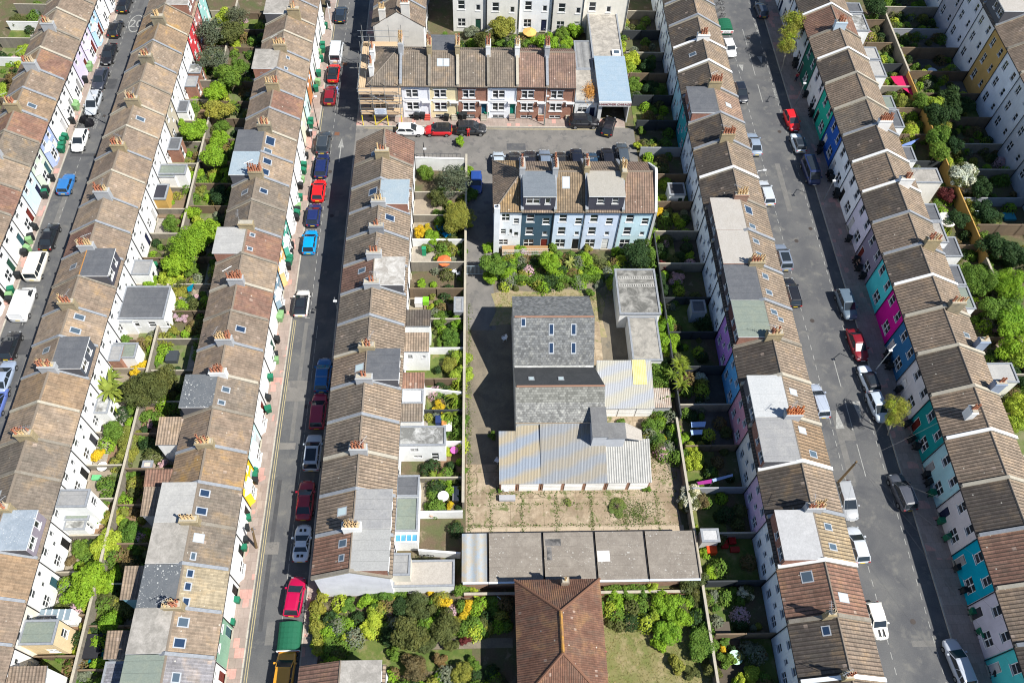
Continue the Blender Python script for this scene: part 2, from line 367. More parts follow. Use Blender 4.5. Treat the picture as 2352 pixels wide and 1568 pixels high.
def chimney(root, fr, a, b, zbase, ztop, la=.62, lb=1.5, n=6, rows=2, mat=None, colour=None, pot=0, cap=None):
    m = MB()
    def bx(e, z0, z1, mi):
        p, q = fr(a - la / 2 - e, b - lb / 2 - e), fr(a + la / 2 + e, b + lb / 2 + e)
        m.box(min(p.x, q.x), max(p.x, q.x), min(p.y, q.y), max(p.y, q.y), z0, z1, mi)
    bx(0, zbase, ztop - .25, 0); bx(.05, ztop - .25, ztop - .12, 0); bx(.0, ztop - .12, ztop - .03, 0); bx(-.06, ztop - .03, ztop + .05, 1)
    ch = part('chimney_stack', m, [mat or brick((.34, .27, .16), (.4, .36, .28)), cap or CEM], root)
    cols = max(1, math.ceil(n / rows)); k = 0
    for r in range(rows):
        for c in range(cols):
            if k >= n: break
            k += 1
            pa = a + (0 if rows == 1 else (r - .5) * min(.36, la - .3)); pb = b + (c - (cols - 1) / 2) * min(.34, (lb - .3) / max(1, cols - 1))
            col = colour if colour is not None else random.choice([TERRA, TERRA2, BUFF, BUFF, BUFF2])
            kd = pot if random.random() < .75 else 1 - pot
            place('chimney_pot', POT_MESH[kd], ch, fr(pa, pb, ztop + .05), random.random() * 6, (1.0, 1.0, random.uniform(1.0, 1.6)), [col])
    return ch
def aerial(par, p, h=1.6):
    m = MB(); p = Vector(p); m.tube(p, p + Vector((0, 0, h)), .025); a = random.uniform(0, 3.1); d = Vector((math.cos(a), math.sin(a), 0)); e = Vector((-d.y, d.x, 0))
    q = p + Vector((0, 0, h - .05)); m.tube(q - d * .5, q + d * .7, .018)
    for k in range(6): c = q + d * (-.4 + k * .2); m.tube(c - e * .22, c + e * .22, .01, n=4)
    part('aerial', m, plain((.45, .46, .47), .4, .6), par)

def ext(root, x0, x1, y0, y1, z, roof, wall, rim=.12, wins=(), name='rear_extension', slope=None, z0=0.0, rimmat=None):
    """flat (or sloping) roofed rear extension: walls, roof with a raised edge, windows as (side, u, z, w, h, kind)"""
    m = MB(); sides = {'s': ((x0, y0, 0), (1, 0, 0), (0, -1, 0), x1 - x0), 'n': ((x1, y1, 0), (-1, 0, 0), (0, 1, 0), x1 - x0),
                       'e': ((x1, y0, 0), (0, 1, 0), (1, 0, 0), y1 - y0), 'w': ((x0, y1, 0), (0, -1, 0), (-1, 0, 0), y1 - y0)}
    zt = z if slope is None else z
    dz = {'n': 0, 's': 0, 'e': 0, 'w': 0}
    for s, (O, U, N, L) in sides.items():
        ops = [(q[1] - q[3] / 2, q[1] + q[3] / 2, q[2], q[2] + q[4]) for q in wins if q[0] == s]
        panel(m, O, U, N, L, z0, z, ops, 0)
    e = part(name, m, [wall], root)
    for s, (O, U, N, L) in sides.items():
        q = [q for q in wins if q[0] == s]
        put_windows(e, O, U, N, [(a[1] - a[3] / 2, a[1] + a[3] / 2, a[2], a[2] + a[4]) for a in q], [a[5] for a in q])
    r = MB(); o = .12
    if slope:
        zz = [z + slope.get(k, 0) for k in ('sw', 'se', 'ne', 'nw')]
        P = [(x0 - o, y0 - o), (x1 + o, y0 - o), (x1 + o, y1 + o), (x0 - o, y1 + o)]
        r.hexa([(p[0], p[1], h - .02) for p, h in zip(P, zz)], [(p[0], p[1], h + .12) for p, h in zip(P, zz)], 1, 0)
        Q = [(x0, y0), (x1, y0), (x1, y1), (x0, y1)]
        r.hexa([(p[0], p[1], z - .02) for p in Q], [(p[0], p[1], h - .03) for p, h in zip(Q, zz)], 2)
    else:
        r.box(x0 - .05, x1 + .05, y0 - .05, y1 + .05, z, z + .06, 1, 0)
        if rim:
            t = .14
            for bx in ((x0 - .07, x1 + .07, y0 - .07, y0 + t), (x0 - .07, x1 + .07, y1 - t, y1 + .07), (x0 - .07, x0 + t, y0 + t, y1 - t), (x1 - t, x1 + .07, y0 + t, y1 - t)):
                r.box(*bx, z + .063, z + .06 + rim, 1)
    part('roof', r, [roof, rimmat or LEAD, wall], e)
    return e

ROWH = {}
def house(row, idx, fr, a0, a1, D, ze, zr, bm, o, label, group):
    """one terraced house; o = options"""
    g = .012; a0 += g; a1 -= g; W = a1 - a0; jr = random.Random(idx * 31 + ord(row[-1])); zr += jr.uniform(-.09, .09); ze += jr.uniform(-.06, .06)
    ctr = fr((a0 + a1) / 2, D / 2, 0)
    root = thing('terraced_house', label, 'house', ctr, 0, group)
    zf = lambda b: ze + (zr - ze) * (b / bm if b < bm else (D - b) / (D - bm))
    pb = lambda c: brick() if c == 'brick' else paint(c)
    fm, rm = pb(o.get('f', (.82, .82, .8))), pb(o.get('r', (.84, .84, .83)))
    A, B = fr.A, fr.B
    m = MB()
    # front wall
    def cl(ws, L): return [q for q in ws if q[0] - q[2] / 2 > .15 and q[0] + q[2] / 2 < L - .15]
    st = o.get('fw', 'std'); top = ze - 1.85 + (0.25 if ze < 5 else 0)
    h1 = min(1.35, ze - 3.3)
    if st == 'std': fw = [(W * .30, top, .85, h1, 'sash'), (W * .74, top, .85, h1, 'sash'), (W * .80, .15, .95, 2.05, 'door')]
    elif st == 'bay2': fw = [(W * .38, ze - 2.1, 1.6, 1.35, 'pair'), (W * .84, ze - 2.0, .6, 1.2, 'sash'), (W * .82, .25, 1.0, 2.1, 'door'), (W * .36, .9, 1.7, 1.5, 'pair')]
    else: fw = st
    fw = cl(fw, W)
    # rear wall
    rs = o.get('rw', 'std'); rr = random.Random(idx * 17 + ord(row[-1]))
    if rs == 'std':
        rs = [(W * .28, ze - 1.75, .8, 1.25, 'sash'), (W * .76, ze - 1.9 + rr.uniform(-.2, .2), .55, .8, 'small'), (W * .3, 1.0, 1.1, 1.3, 'pair'), (W * .78, .1, .9, 2.0, 'door')]
        if ze > 5.3: rs.append((W * .6, 2.75, .5, .7, 'small'))
    rw = cl(rs, W)
    opsf = [(q[0] - q[2] / 2, q[0] + q[2] / 2, q[1], q[1] + q[3]) for q in fw]; opsr = [(q[0] - q[2] / 2, q[0] + q[2] / 2, q[1], q[1] + q[3]) for q in rw]
    panel(m, fr(a0, 0), A, -B, W, 0, ze + .05, opsf, 0); panel(m, fr(a0, D), A, B, W, 0, ze + .05, opsr, 1, rmi=1)
    for a in (a0, a1): m.poly([fr(a, 0, 0), fr(a, D, 0), fr(a, D, ze), fr(a, bm, zr), fr(a, 0, ze)], 2)
    endm = o.get('end'); sm = rm if endm is None else paint(endm)
    part('wall', m, [fm, rm, sm], root)
    put_windows(root, fr(a0, 0), A, -B, opsf, [q[4] for q in fw]); put_windows(root, fr(a0, D), A, B, opsr, [q[4] for q in rw])
    # roof
    tc = o.get('t', TC); ax = fr.axis
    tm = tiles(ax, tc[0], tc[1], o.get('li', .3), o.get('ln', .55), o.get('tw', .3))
    dm = o.get('dorm'); m = MB(); L = .08; T = .11
    def slab(b0, b1, mi=0):
        lo = [fr(a, b, zf(b) + L) for a, b in ((a0, b0), (a1, b0), (a1, b1), (a0, b1))]
        m.hexa(lo, [p + Vector((0, 0, T)) for p in lo], 1, mi)
    ov = .28
    slab(-ov, bm)
    if not dm: slab(bm, D + ov, 2)
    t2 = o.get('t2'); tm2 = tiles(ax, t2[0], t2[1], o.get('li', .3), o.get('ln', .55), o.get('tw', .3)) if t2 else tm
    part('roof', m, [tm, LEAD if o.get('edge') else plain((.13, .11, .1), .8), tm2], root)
    if dm: m = MB(); slab(D + .0, D + ov); part('eaves_tiles', m, [tm2, plain((.13, .11, .1), .8)], root)
    m = MB(); p, q = fr(a0, bm, zr + L + T), fr(a1, bm, zr + L + T)
    d = B * .13; m.hexa([p - d - Vector((0, 0, .06)), q - d - Vector((0, 0, .06)), q + d - Vector((0, 0, .06)), p + d - Vector((0, 0, .06))],
                        [p - d * .4 + Vector((0, 0, .07)), q - d * .4 + Vector((0, 0, .07)), q + d * .4 + Vector((0, 0, .07)), p + d * .4 + Vector((0, 0, .07))])
    rc = o.get('ridge', (.2, .165, .13)); part('ridge_tiles', m, plain(rc, .85), root)
    # gutters
    for b in (-ov - .02, D + ov - .08):
        m = MB(); p, q = fr(a0, b, zf(b)), fr(a1, b + .1, zf(b))
        m.box(min(p.x, q.x), max(p.x, q.x), min(p.y, q.y), max(p.y, q.y), p.z + .02, p.z + .1)
        part('gutter', m, BLACKP if o.get('gut') is None else plain(o['gut']), root)
    if o.get('pipe', 1):
        m = MB(); b = -.08 if o.get('pipe') == 'f' else D + .08
        m.tube(fr(a1 - .12, b, 0), fr(a1 - .12, b, ze), .05); m.tube(fr(a1 - .12, b, ze), fr(a1 - .12, b + (ov - .1) * (1 if b > 0 else -1), ze + .02), .05)
        part('drainpipe', m, BLACKP, root)
    # party wall parapets
    if o.get('par', 1):
        pw = o.get('pw', .26); ph = o.get('ph', .30); m = MB(); a = a0 - g
        prof = [(-.22, ze - .1), (bm, zr), (D + .22, ze - .1)]
        for (b0, za), (b1, zb) in zip(prof, prof[1:]):
            lo = [fr(a - pw / 2, b0, za), fr(a + pw / 2, b0, za), fr(a + pw / 2, b1, zb), fr(a - pw / 2, b1, zb)]
            m.hexa(lo, [v + Vector((0, 0, L + T + ph)) for v in lo], 0)
            A2 = A * .04; hi = [lo[0] - A2, lo[1] + A2, lo[2] + A2, lo[3] - A2]
            m.hexa([v + Vector((0, 0, L + T + ph)) for v in hi], [v + Vector((0, 0, L + T + ph + .07)) for v in hi], 1)
        part('parapet', m, [o.get('pmat') or CEM, o.get('cop') or jr.choice((LEAD, LEAD, CEM, COPB))], root)
    # dormer
    if dm:
        m = MB(); b0, b1 = bm + .02, D - .04; da0, da1 = a0 + .06, a1 - .06; zt = zr + .10; zb = zf(b1) - .25
        if o.get('dlow'): zt = zr - o['dlow']; b0 = bm + (D - bm) * (o['dlow'] / (zr - ze)) - .3
        fc = brick((.26, .09, .07)) if dm == 'brick' else paint(dm, .8)
        wins = o.get('dw', [(1.0, 1.3, 'wide'), (2.8, .7, 'small')]); wb = []
        Wd = da1 - da0; hh = zt - .35 - (zf(b1) + .15)
        for u, ww, k in wins:
            if u + ww / 2 < Wd: wb.append((u - ww / 2, u + ww / 2, max(zb + .4, zt - 1.35), zt - .3))
        panel(m, fr(da0, b1), A, B, Wd, zb, zt, wb, 0)
        for a in (da0, da1): m.poly([fr(a, b0, zf(b0) - .2), fr(a, b1, zb), fr(a, b1, zt), fr(a, b0, zt)], 1)
        dr = part('dormer', m, [fc, brick((.3, .1, .06)) if o.get('dside') == 'brick' else paint((.10, .10, .11))], root)
        put_windows(dr, fr(da0, b1), A, B, wb, [k for _, _, k in wins][:len(wb)])
        m = MB(); p, q = fr(da0 - .04, b0 - .05), fr(da1 + .04, b1 + .16)
        m.box(min(p.x, q.x), max(p.x, q.x), min(p.y, q.y), max(p.y, q.y), zt, zt + .14, 1, 0)
        part('roof', m, [o.get('dr') or felt((.12, .125, .13)), o.get('drim') or FRAME], dr)
    for s in o.get('sky', []):
        side, u, v = s[0], s[1], s[2]; ww, hh = (s[3], s[4]) if len(s) > 4 else (.75, .95)
        b = bm * (1 - v) if side == 'f' else bm + (D - bm) * v
        skylight(root, fr, zf, a0 + W * u, b, ww, hh, gm=s[5] if len(s) > 5 else None)
    if o.get('bay') and (isinstance(o['bay'], tuple) or jr.random() < .6):
        bh = 2.75; bd = .42; u0, u1 = a0 + W * .06, a0 + W * .58; m = MB(); cc = o['bay'] if isinstance(o['bay'], tuple) else o.get('f', (.82, .82, .8))
        P = [fr(u0, 0), fr(u1, 0), fr(u1 - .4, -bd), fr(u0 + .4, -bd)]
        m.hexa(P, [p + Vector((0, 0, bh)) for p in P], 0); E = [fr(u0 - .1, 0), fr(u1 + .1, 0), fr(u1 - .35, -bd - .12), fr(u0 + .35, -bd - .12)]
        m.hexa([p + Vector((0, 0, bh)) for p in E], [p + Vector((0, 0, bh + .14)) for p in E], 1)
        bw = part('bay_window', m, [paint(cc) if cc != 'brick' else brick(), paint((.8, .8, .78))], root)
        ww = (u1 - u0) - .95
        place('window', WIN_MESH['pair'], bw, fr((u0 + u1) / 2, -bd - .03, .8), facing(-B), (ww, 1, 1.6))
    if o.get('ch'):
        c = dict(o['ch']); c.setdefault('mat', jr.choice([None, BUFFB, GREYR, STAINED, BUFFB])); cb = c.pop('b', bm); zt = c.pop('top', zr + jr.uniform(1.0, 1.4)); ca = c.pop('a', a0 - g)
        ch = chimney(root, fr, ca, cb, zf(cb) - .5, zt, **c)
        if rr.random() < .7: aerial(ch, fr(ca, cb + .6, zt - .2), rr.uniform(1.2, 1.9))
    ROWH.setdefault(row, []).append((a0 - g, a1 + g, idx, root))
    return root
ROWP = {'R0': 'far-left row', 'R1': 'first row', 'R2': 'second row', 'R3': 'third row', 'R4': 'fourth row', 'R5': 'fifth row', 'R6': 'sixth row', 'R7': 'far-right row',
        'T1': 'cul-de-sac terrace', 'T2': 'middle terrace', 'A': 'tall row at the top'}
def by_house(row, y):
    """phrase naming the house a thing belongs to"""
    best = min(ROWH[row], key=lambda h: abs((h[0] + h[1]) / 2 - y))
    return '%s house of the %s' % (ORD[best[2] + 1], ROWP[row])

WH_ = (.84, .84, .83)
def row_of(row, fr, ys, D, ze, zr, bm, specs, base, desc):
    for i, (yt, yb) in enumerate(zip(ys, ys[1:])):
        o = dict(base); o.update(specs.get(i, {}))
        lab = '%s terraced house, %s from the top in the %s' % (o.get('d') or desc, ORD[i + 1], ROWP[row])
        if o.get('x'): lab += ', ' + o['x']
        house(row, i, fr, yb, yt, D, ze, zr, bm, o, lab, 'terraced houses of the ' + ROWP[row])

CHW = dict(la=.62, lb=1.5, n=8)
rq = random.Random(3); COPB = felt((.20, .175, .14), (.3, .28, .24), .6, joints=0)
def ch(n=8, **k):
    d = dict(la=.66, lb=1.75, n=n)
    if rq.random() < .5 and n > 4: d['n'] = n - rq.choice((0, 1, 2))
    d.update(k); return d
STAINED = felt((.30, .26, .18), (.12, .11, .09), .8, joints=0)
BUFFB = brick((.37, .29, .16), (.42, .37, .27)); GREYR = paint((.42, .43, .44)); WHR = paint((.8, .8, .78))
F_DK, F_MID, F_LT = felt((.10, .105, .115), (.2, .2, .2), .3), felt((.25, .25, .25), (.4, .39, .36), .4), felt((.33, .325, .31), (.45, .44, .41), .5, joints=.3)
F_SP = felt((.11, .12, .13), (.2, .2, .2), .3, spots=.9, joints=0); F_CON = felt((.25, .235, .21), (.45, .42, .38), .75, joints=0); F_BLUE = felt((.27, .33, .37), (.34, .38, .39), .6, joints=0)
F_GRN = felt((.18, .21, .18), (.26, .27, .2), .4); F_SLV = felt((.24, .28, .32), (.40, .44, .48), .6, spots=.9, joints=0); F_BEI = felt((.36, .335, .30), (.42, .40, .37), .5, joints=0)
F_PEB = felt((.30, .28, .25), (.85, .84, .8), .5, joints=0); F_MOT = felt((.16, .16, .15), (.62, .62, .6), .95, joints=0)
SKB = glass((.02, .04, .08), .08); SKW = glass((.5, .6, .6), .25)

# ---------------- R1: first full row, fronts face +x on the left street
fr1 = Fr('y', -57.8, -1)
Y1 = [v * 1.019 for v in (118.1, 114, 110, 105.9, 101.8, 97.4, 93.3, 89.2, 85.2, 81.1, 77, 72.9, 68.8, 64.8, 60.7, 56.6)]
b1 = dict(bay=1, pipe='f', ph=.22, li=.35, ln=.2, t=TT)
for_ = {0: dict(f=(.6, .62, .66)), 1: dict(), 2: dict(f=(.42, .62, .8), d='light blue', t=TC), 3: dict(f=(.7, .62, .8), d='lilac', ch=ch(8)), 4: dict(f=(.68, .62, .78), d='pale lilac', t=TC),
        5: dict(t=TR, t2=TO, ch=ch(10, mat=GREYR)), 6: dict(t=TC), 7: dict(t=TO, sky=[('f', .4, .45)], ch=ch(8, mat=BUFFB), bay=None, x='one skylight'),
        8: dict(f=(.38, .46, .68), d='periwinkle blue', t=TR), 9: dict(f=(.60, .68, .56), d='sage green', t=TG, ch=ch(8, mat=GREYR)), 10: dict(f=(.62, .75, .86), d='pale sky blue', t=TT), 11: dict(t=TR, t2=TR, ch=ch(6)),
        12: dict(t=TC), 13: dict(f=(.72, .74, .76), ch=ch(6)), 14: dict()}
row_of('R1', fr1, Y1, 6.6, 4.6, 6.7, 3.25, for_, b1, 'white')
# ---------------- R2: second row, fronts face -x, white rears face +x
fr2 = Fr('y', -48.75, 1)
Y2 = [115.9, 111.7, 107.7, 103.6, 99.4, 95.3, 91.0, 86.8, 82.5, 78.5, 74.5, 70.4, 66.3, 62.3, 58.2, 54.1, 50.1, 46.0, 42.0, 38.0, 34.2, 30.3, 26.3, 22.2, 18.3, 14.3, 10.2]
b2 = dict(ph=.18, pw=.2, li=.25, ln=.18, t=TT)
s2 = {0: dict(r=(.35, .62, .58), d='turquoise-backed'), 1: dict(r=(.5, .2, .18), dorm='brick', dside='brick', dr=F_CON, d='red brick dormered'), 2: dict(t=TO, li=.8, r=(.62, .06, .07), d='crimson-backed', ch=ch(6)),
      3: dict(t=TO, li=.75), 4: dict(ch=ch(8)), 5: dict(t=TT, li=.4), 6: dict(r=(.55, .49, .38), d='tan-backed', ch=ch(9), li=.45), 7: dict(sky=[('r', .5, .35)], x='one skylight'), 8: dict(t=TC, ch=ch(8)), 9: dict(t=TC),
      10: dict(ch=ch(8, mat=GREYR)), 11: dict(), 12: dict(t=TR, t2=TC, ch=ch(11, mat=GREYR)), 13: dict(t=TC, dorm=(.08, .08, .1), dr=F_DK, sky=[('f', .5, .4)], x='dark dormer', ridge=(.36, .18, .06)),
      14: dict(t=TC, li=.5, ch=ch(7)), 15: dict(sky=[('r', .75, .35), ('r', .3, .35)], x='two skylights'), 16: dict(t=TC, dorm=(.09, .1, .12), dr=F_DK, sky=[('f', .7, .4), ('f', .25, .3, .6, .8)], x='dark dormer', ch=ch(9)),
      17: dict(t=TO, li=.3), 18: dict(ch=ch(8)), 19: dict(t=TG), 20: dict(t=TG, sky=[('f', .5, .5, .8, 1.2, SKW)], ch=ch(10), x='green skylight'), 21: dict(t=TG, dorm=(.3, .26, .3), dr=F_SLV, x='silver-grey dormer'),
      22: dict(t=TO), 23: dict(t=TR, t2=TC, r=(.82, .77, .66), d='cream-backed'), 24: dict(t=TC), 25: dict(t=TC)}
row_of('R2', fr2, Y2, 6.75, 5.7, 7.9, 3.65, s2, b2, 'white-backed')
# ---------------- R3: third row, fronts face +x on the middle street
fr3 = Fr('y', -24.1, -1)
Y3 = [v * 1.0143 for v in (113.9, 109.8, 105.7, 101.8, 97.8, 93.7, 89.8, 85.8, 81.8, 77.8, 73.7, 69.6, 65.4, 61.4, 57.3, 53.3, 49.2, 45.1, 41.1, 36.9, 32.9, 28.8, 24.8, 20.8, 16.8, 12.7)]
b3 = dict(ph=.2, pw=.24, li=.28, ln=.18, bay=1, pipe='f', t=TC)
s3 = {0: dict(), 1: dict(dorm=(.2, .2, .22), dr=F_CON, ch=ch(3, b=2.5)), 2: dict(li=.4), 3: dict(t=TT, ch=ch(9)), 4: dict(dorm='brick', dside='brick', dr=F_CON, sky=[('f', .75, .3, .6, .5), ('f', .2, .3, .6, .5)], t=TT, f=(.55, .22, .08), d='rust orange'),
      5: dict(f=(.6, .8, .76), d='mint', ch=ch(9, mat=BUFFB)), 6: dict(t=TR, t2=TC, f=(.8, .8, .6), d='pale yellow'), 7: dict(ch=ch(9)), 8: dict(t=TT, dorm=(.12, .12, .13), dr=F_DK, sky=[('f', .6, .22, 1.5, 1.1, SKB), ('f', .15, .2)], x='black flat dormer'),
      9: dict(t=TT, dorm=(.3, .33, .36), dr=F_BLUE, sky=[('f', .7, .25, 1.0, 1.0, SKB), ('f', .25, .25, 1.0, .9, SKB)], ch=ch(12, colour=TERRA), x='pale blue flat dormer'), 10: dict(t=TG, sky=[('f', .5, .3, .8, .9, SKB), ('r', .5, .4)]),
      11: dict(t=TG, ch=ch(0, mat=BUFFB), f=(.1, .4, .3), d='green and white'), 12: dict(t=TR, t2=TC, dorm=(.2, .2, .2), dside='brick', dr=F_LT, sky=[('f', .78, .2, .6, .6), ('f', .25, .2, .6, .6)], f=(.85, .5, .2), d='apricot', bay=(.85, .55, .25)),
      13: dict(t=TT, f=(.2, .3, .38), d='slate blue', ch=ch(11, colour=TERRA), bay=(.3, .4, .48)), 14: dict(t=TR, t2=TC), 15: dict(t=TC, sky=[('f', .5, .35, .8, 1.0, SKB)], ch=ch(11, mat=GREYR)), 16: dict(t=TC, ch=ch(9, mat=WHR, colour=TERRA)),
      17: dict(t=TG, dorm=(.1, .1, .12), dr=F_SP, sky=[('f', .6, .25, .7, .8), ('f', .2, .2, .6, .7)], x='speckled black dormer'), 18: dict(t=TC, f=(.6, .8, .78), d='pale mint', ch=ch(8), li=.5, bay=(.6, .8, .78)), 19: dict(t=TO, li=.85, f=(.9, .6, .03), d='bright yellow', bay=(.9, .62, .05)),
      20: dict(t=TG, dorm='brick', dr=F_LT, sky=[('f', .75, .2, .8, .9, SKB), ('f', .3, .2, .8, .95, SKB)], ch=ch(4, mat=BUFFB, colour=BUFF, rows=1), x='pale concrete dormer'), 21: dict(t=TG, dorm='brick', dr=F_CON, sky=[('f', .65, .25, .9, .9, SKW), ('f', .2, .2, .8, .5)], x='mottled dormer'),
      22: dict(t=((.36, .30, .205), (.36, .30, .205)), dorm=(.1, .1, .12), dr=F_SP, sky=[('f', .8, .2, .8, .6, SKB), ('f', .5, .2, .8, .6, SKB), ('f', .15, .22, .8, .6, SKB)], ch=ch(7), par=1, x='white-spotted black dormer'),
      23: dict(t=TT, dorm=(.15, .12, .12), dr=F_CON, sky=[('f', .7, .25, .9, .9), ('f', .25, .25, .9, .95, SKB)], f=(.25, .42, .3), d='moss green', x='mossy dormer', bay=None), 24: dict(t=((.26, .25, .26), (.26, .25, .26)), dorm=(.1, .12, .1), dr=F_GRN, sky=[('f', .55, .3, .9, .7)])}
row_of('R3', fr3, Y3, 6.9, 4.9, 6.95, 3.5, s3, b3, 'white-fronted')
# ---------------- R4: fourth row, fronts face -x in shade
fr4 = Fr('y', -15.5, 1)
Y4 = [82.2, 77.4, 73.3, 69.2, 65.1, 60.95, 56.8, 52.6, 48.3, 44.3, 40.2, 36.1, 32.0, 27.9, 23.85]
b4 = dict(tw=.36, ph=.22, pw=.26, li=.12, ln=.7, t=TG, t2=TT)  # west slopes darker, east slopes tan: sun and shade put into tile colours
s4 = {0: dict(t=TC, t2=TR, ch=ch(4, mat=BUFFB, rows=1), sky=[('f', .2, .3)], x='reddish rear slope'), 1: dict(), 2: dict(dorm='brick', dside='brick', dr=F_BLUE, sky=[('f', .6, .25, 1.1, 1.1, SKB)], ch=ch(3, rows=1, mat=GREYR), x='blue-grey flat dormer'),
      3: dict(sky=[('r', .6, .4, .95, 1.1, SKB)], ch=ch(2, rows=1, mat=LEAD)), 4: dict(ch=ch(3, rows=1, mat=GREYR, colour=TERRA)), 5: dict(t=TR, dorm=(.2, .2, .22), dr=F_PEB, sky=[('f', .65, .4), ('f', .25, .15, .7, .8)], ch=ch(2, rows=1, mat=GREYR, lb=1.8), x='pebbled dormer'),
      6: dict(), 7: dict(ch=ch(6, mat=BUFFB), pmat=BUFFB), 8: dict(t=TC, dorm=(.1, .1, .12), dr=F_DK, sky=[('f', .45, .2, .9, 1.0, SKW)], ch=ch(2, rows=1, mat=GREYR)), 9: dict(), 10: dict(ch=ch(8, mat=GREYR, colour=TERRA)), 11: dict(),
      12: dict(t=TC, dorm=(.2, .2, .2), dr=F_MID, sky=[('f', .5, .35, .9, 1.0, SKW)], ch=ch(8, mat=WHR, colour=BUFF)), 13: dict(t=TR, dorm=(.2, .2, .2), dside='brick', dr=felt((.3, .3, .29), (.36, .36, .34), .4), sky=[('f', .7, .25, .8, .85), ('f', .35, .25, .7, .6)], end=(.78, .78, .84), x='white end gable')}
row_of('R4', fr4, Y4, 7.15, 6.0, 8.0, 3.65, s4, b4, 'white-backed')
fr4b = Fr('y', -15.7, 1)
for i, (yt, yb, o) in enumerate([(16.0, 12.0, dict(t=TR, dorm=(.2, .2, .2), dr=F_CON, sky=[('f', .4, .3, .9, .9, SKB)], end=(.6, .58, .5), x='by the bottom edge')), (12.0, 8.0, dict(t=TR))]):
    oo = dict(b4); oo.update(o); oo['par'] = 0
    house('R4', 14 + i, fr4b, yb, yt, 7.2, 6.0, 8.0, 3.7, oo, ['brown-roofed house below the hedge garden, cut by the bottom edge', 'last house of the fourth row, beyond the bottom edge'][i], 'terraced houses of the fourth row')
fr4c = Fr('y', -15.0, 1)
for i, (yt, yb) in enumerate([(109.4, 105.5), (113.5, 109.4), (117.6, 113.5), (121.7, 117.6)]):
    oo = dict(t=TC, par=1 if i else 0, end=(.72, .69, .63), ch=None if i != 1 else ch(8))
    house('R4', 20 + i, fr4c, yb, yt, 7.4, 6.4, 8.9, 3.6, oo, ['cream rendered end house with tall blank gable behind the scaffolding'] [0] if i == 0 else 'brown-roofed terraced house behind the cream gable, %s in line' % ORD[i], 'houses behind the scaffolding')
    if i == 0:
        rt = ROWH['R4'][-1][3]
        chimney(rt, fr4c, yb + .28, 1.5, 6.2, 9.3, la=.5, lb=.95, n=4, rows=1, mat=paint((.72, .69, .63)), colour=BUFF)
        chimney(rt, fr4c, yb + .28, 4.9, 6.6, 10.4, la=.5, lb=1.25, n=3, rows=1, mat=paint((.72, .69, .63)), colour=TERRA)
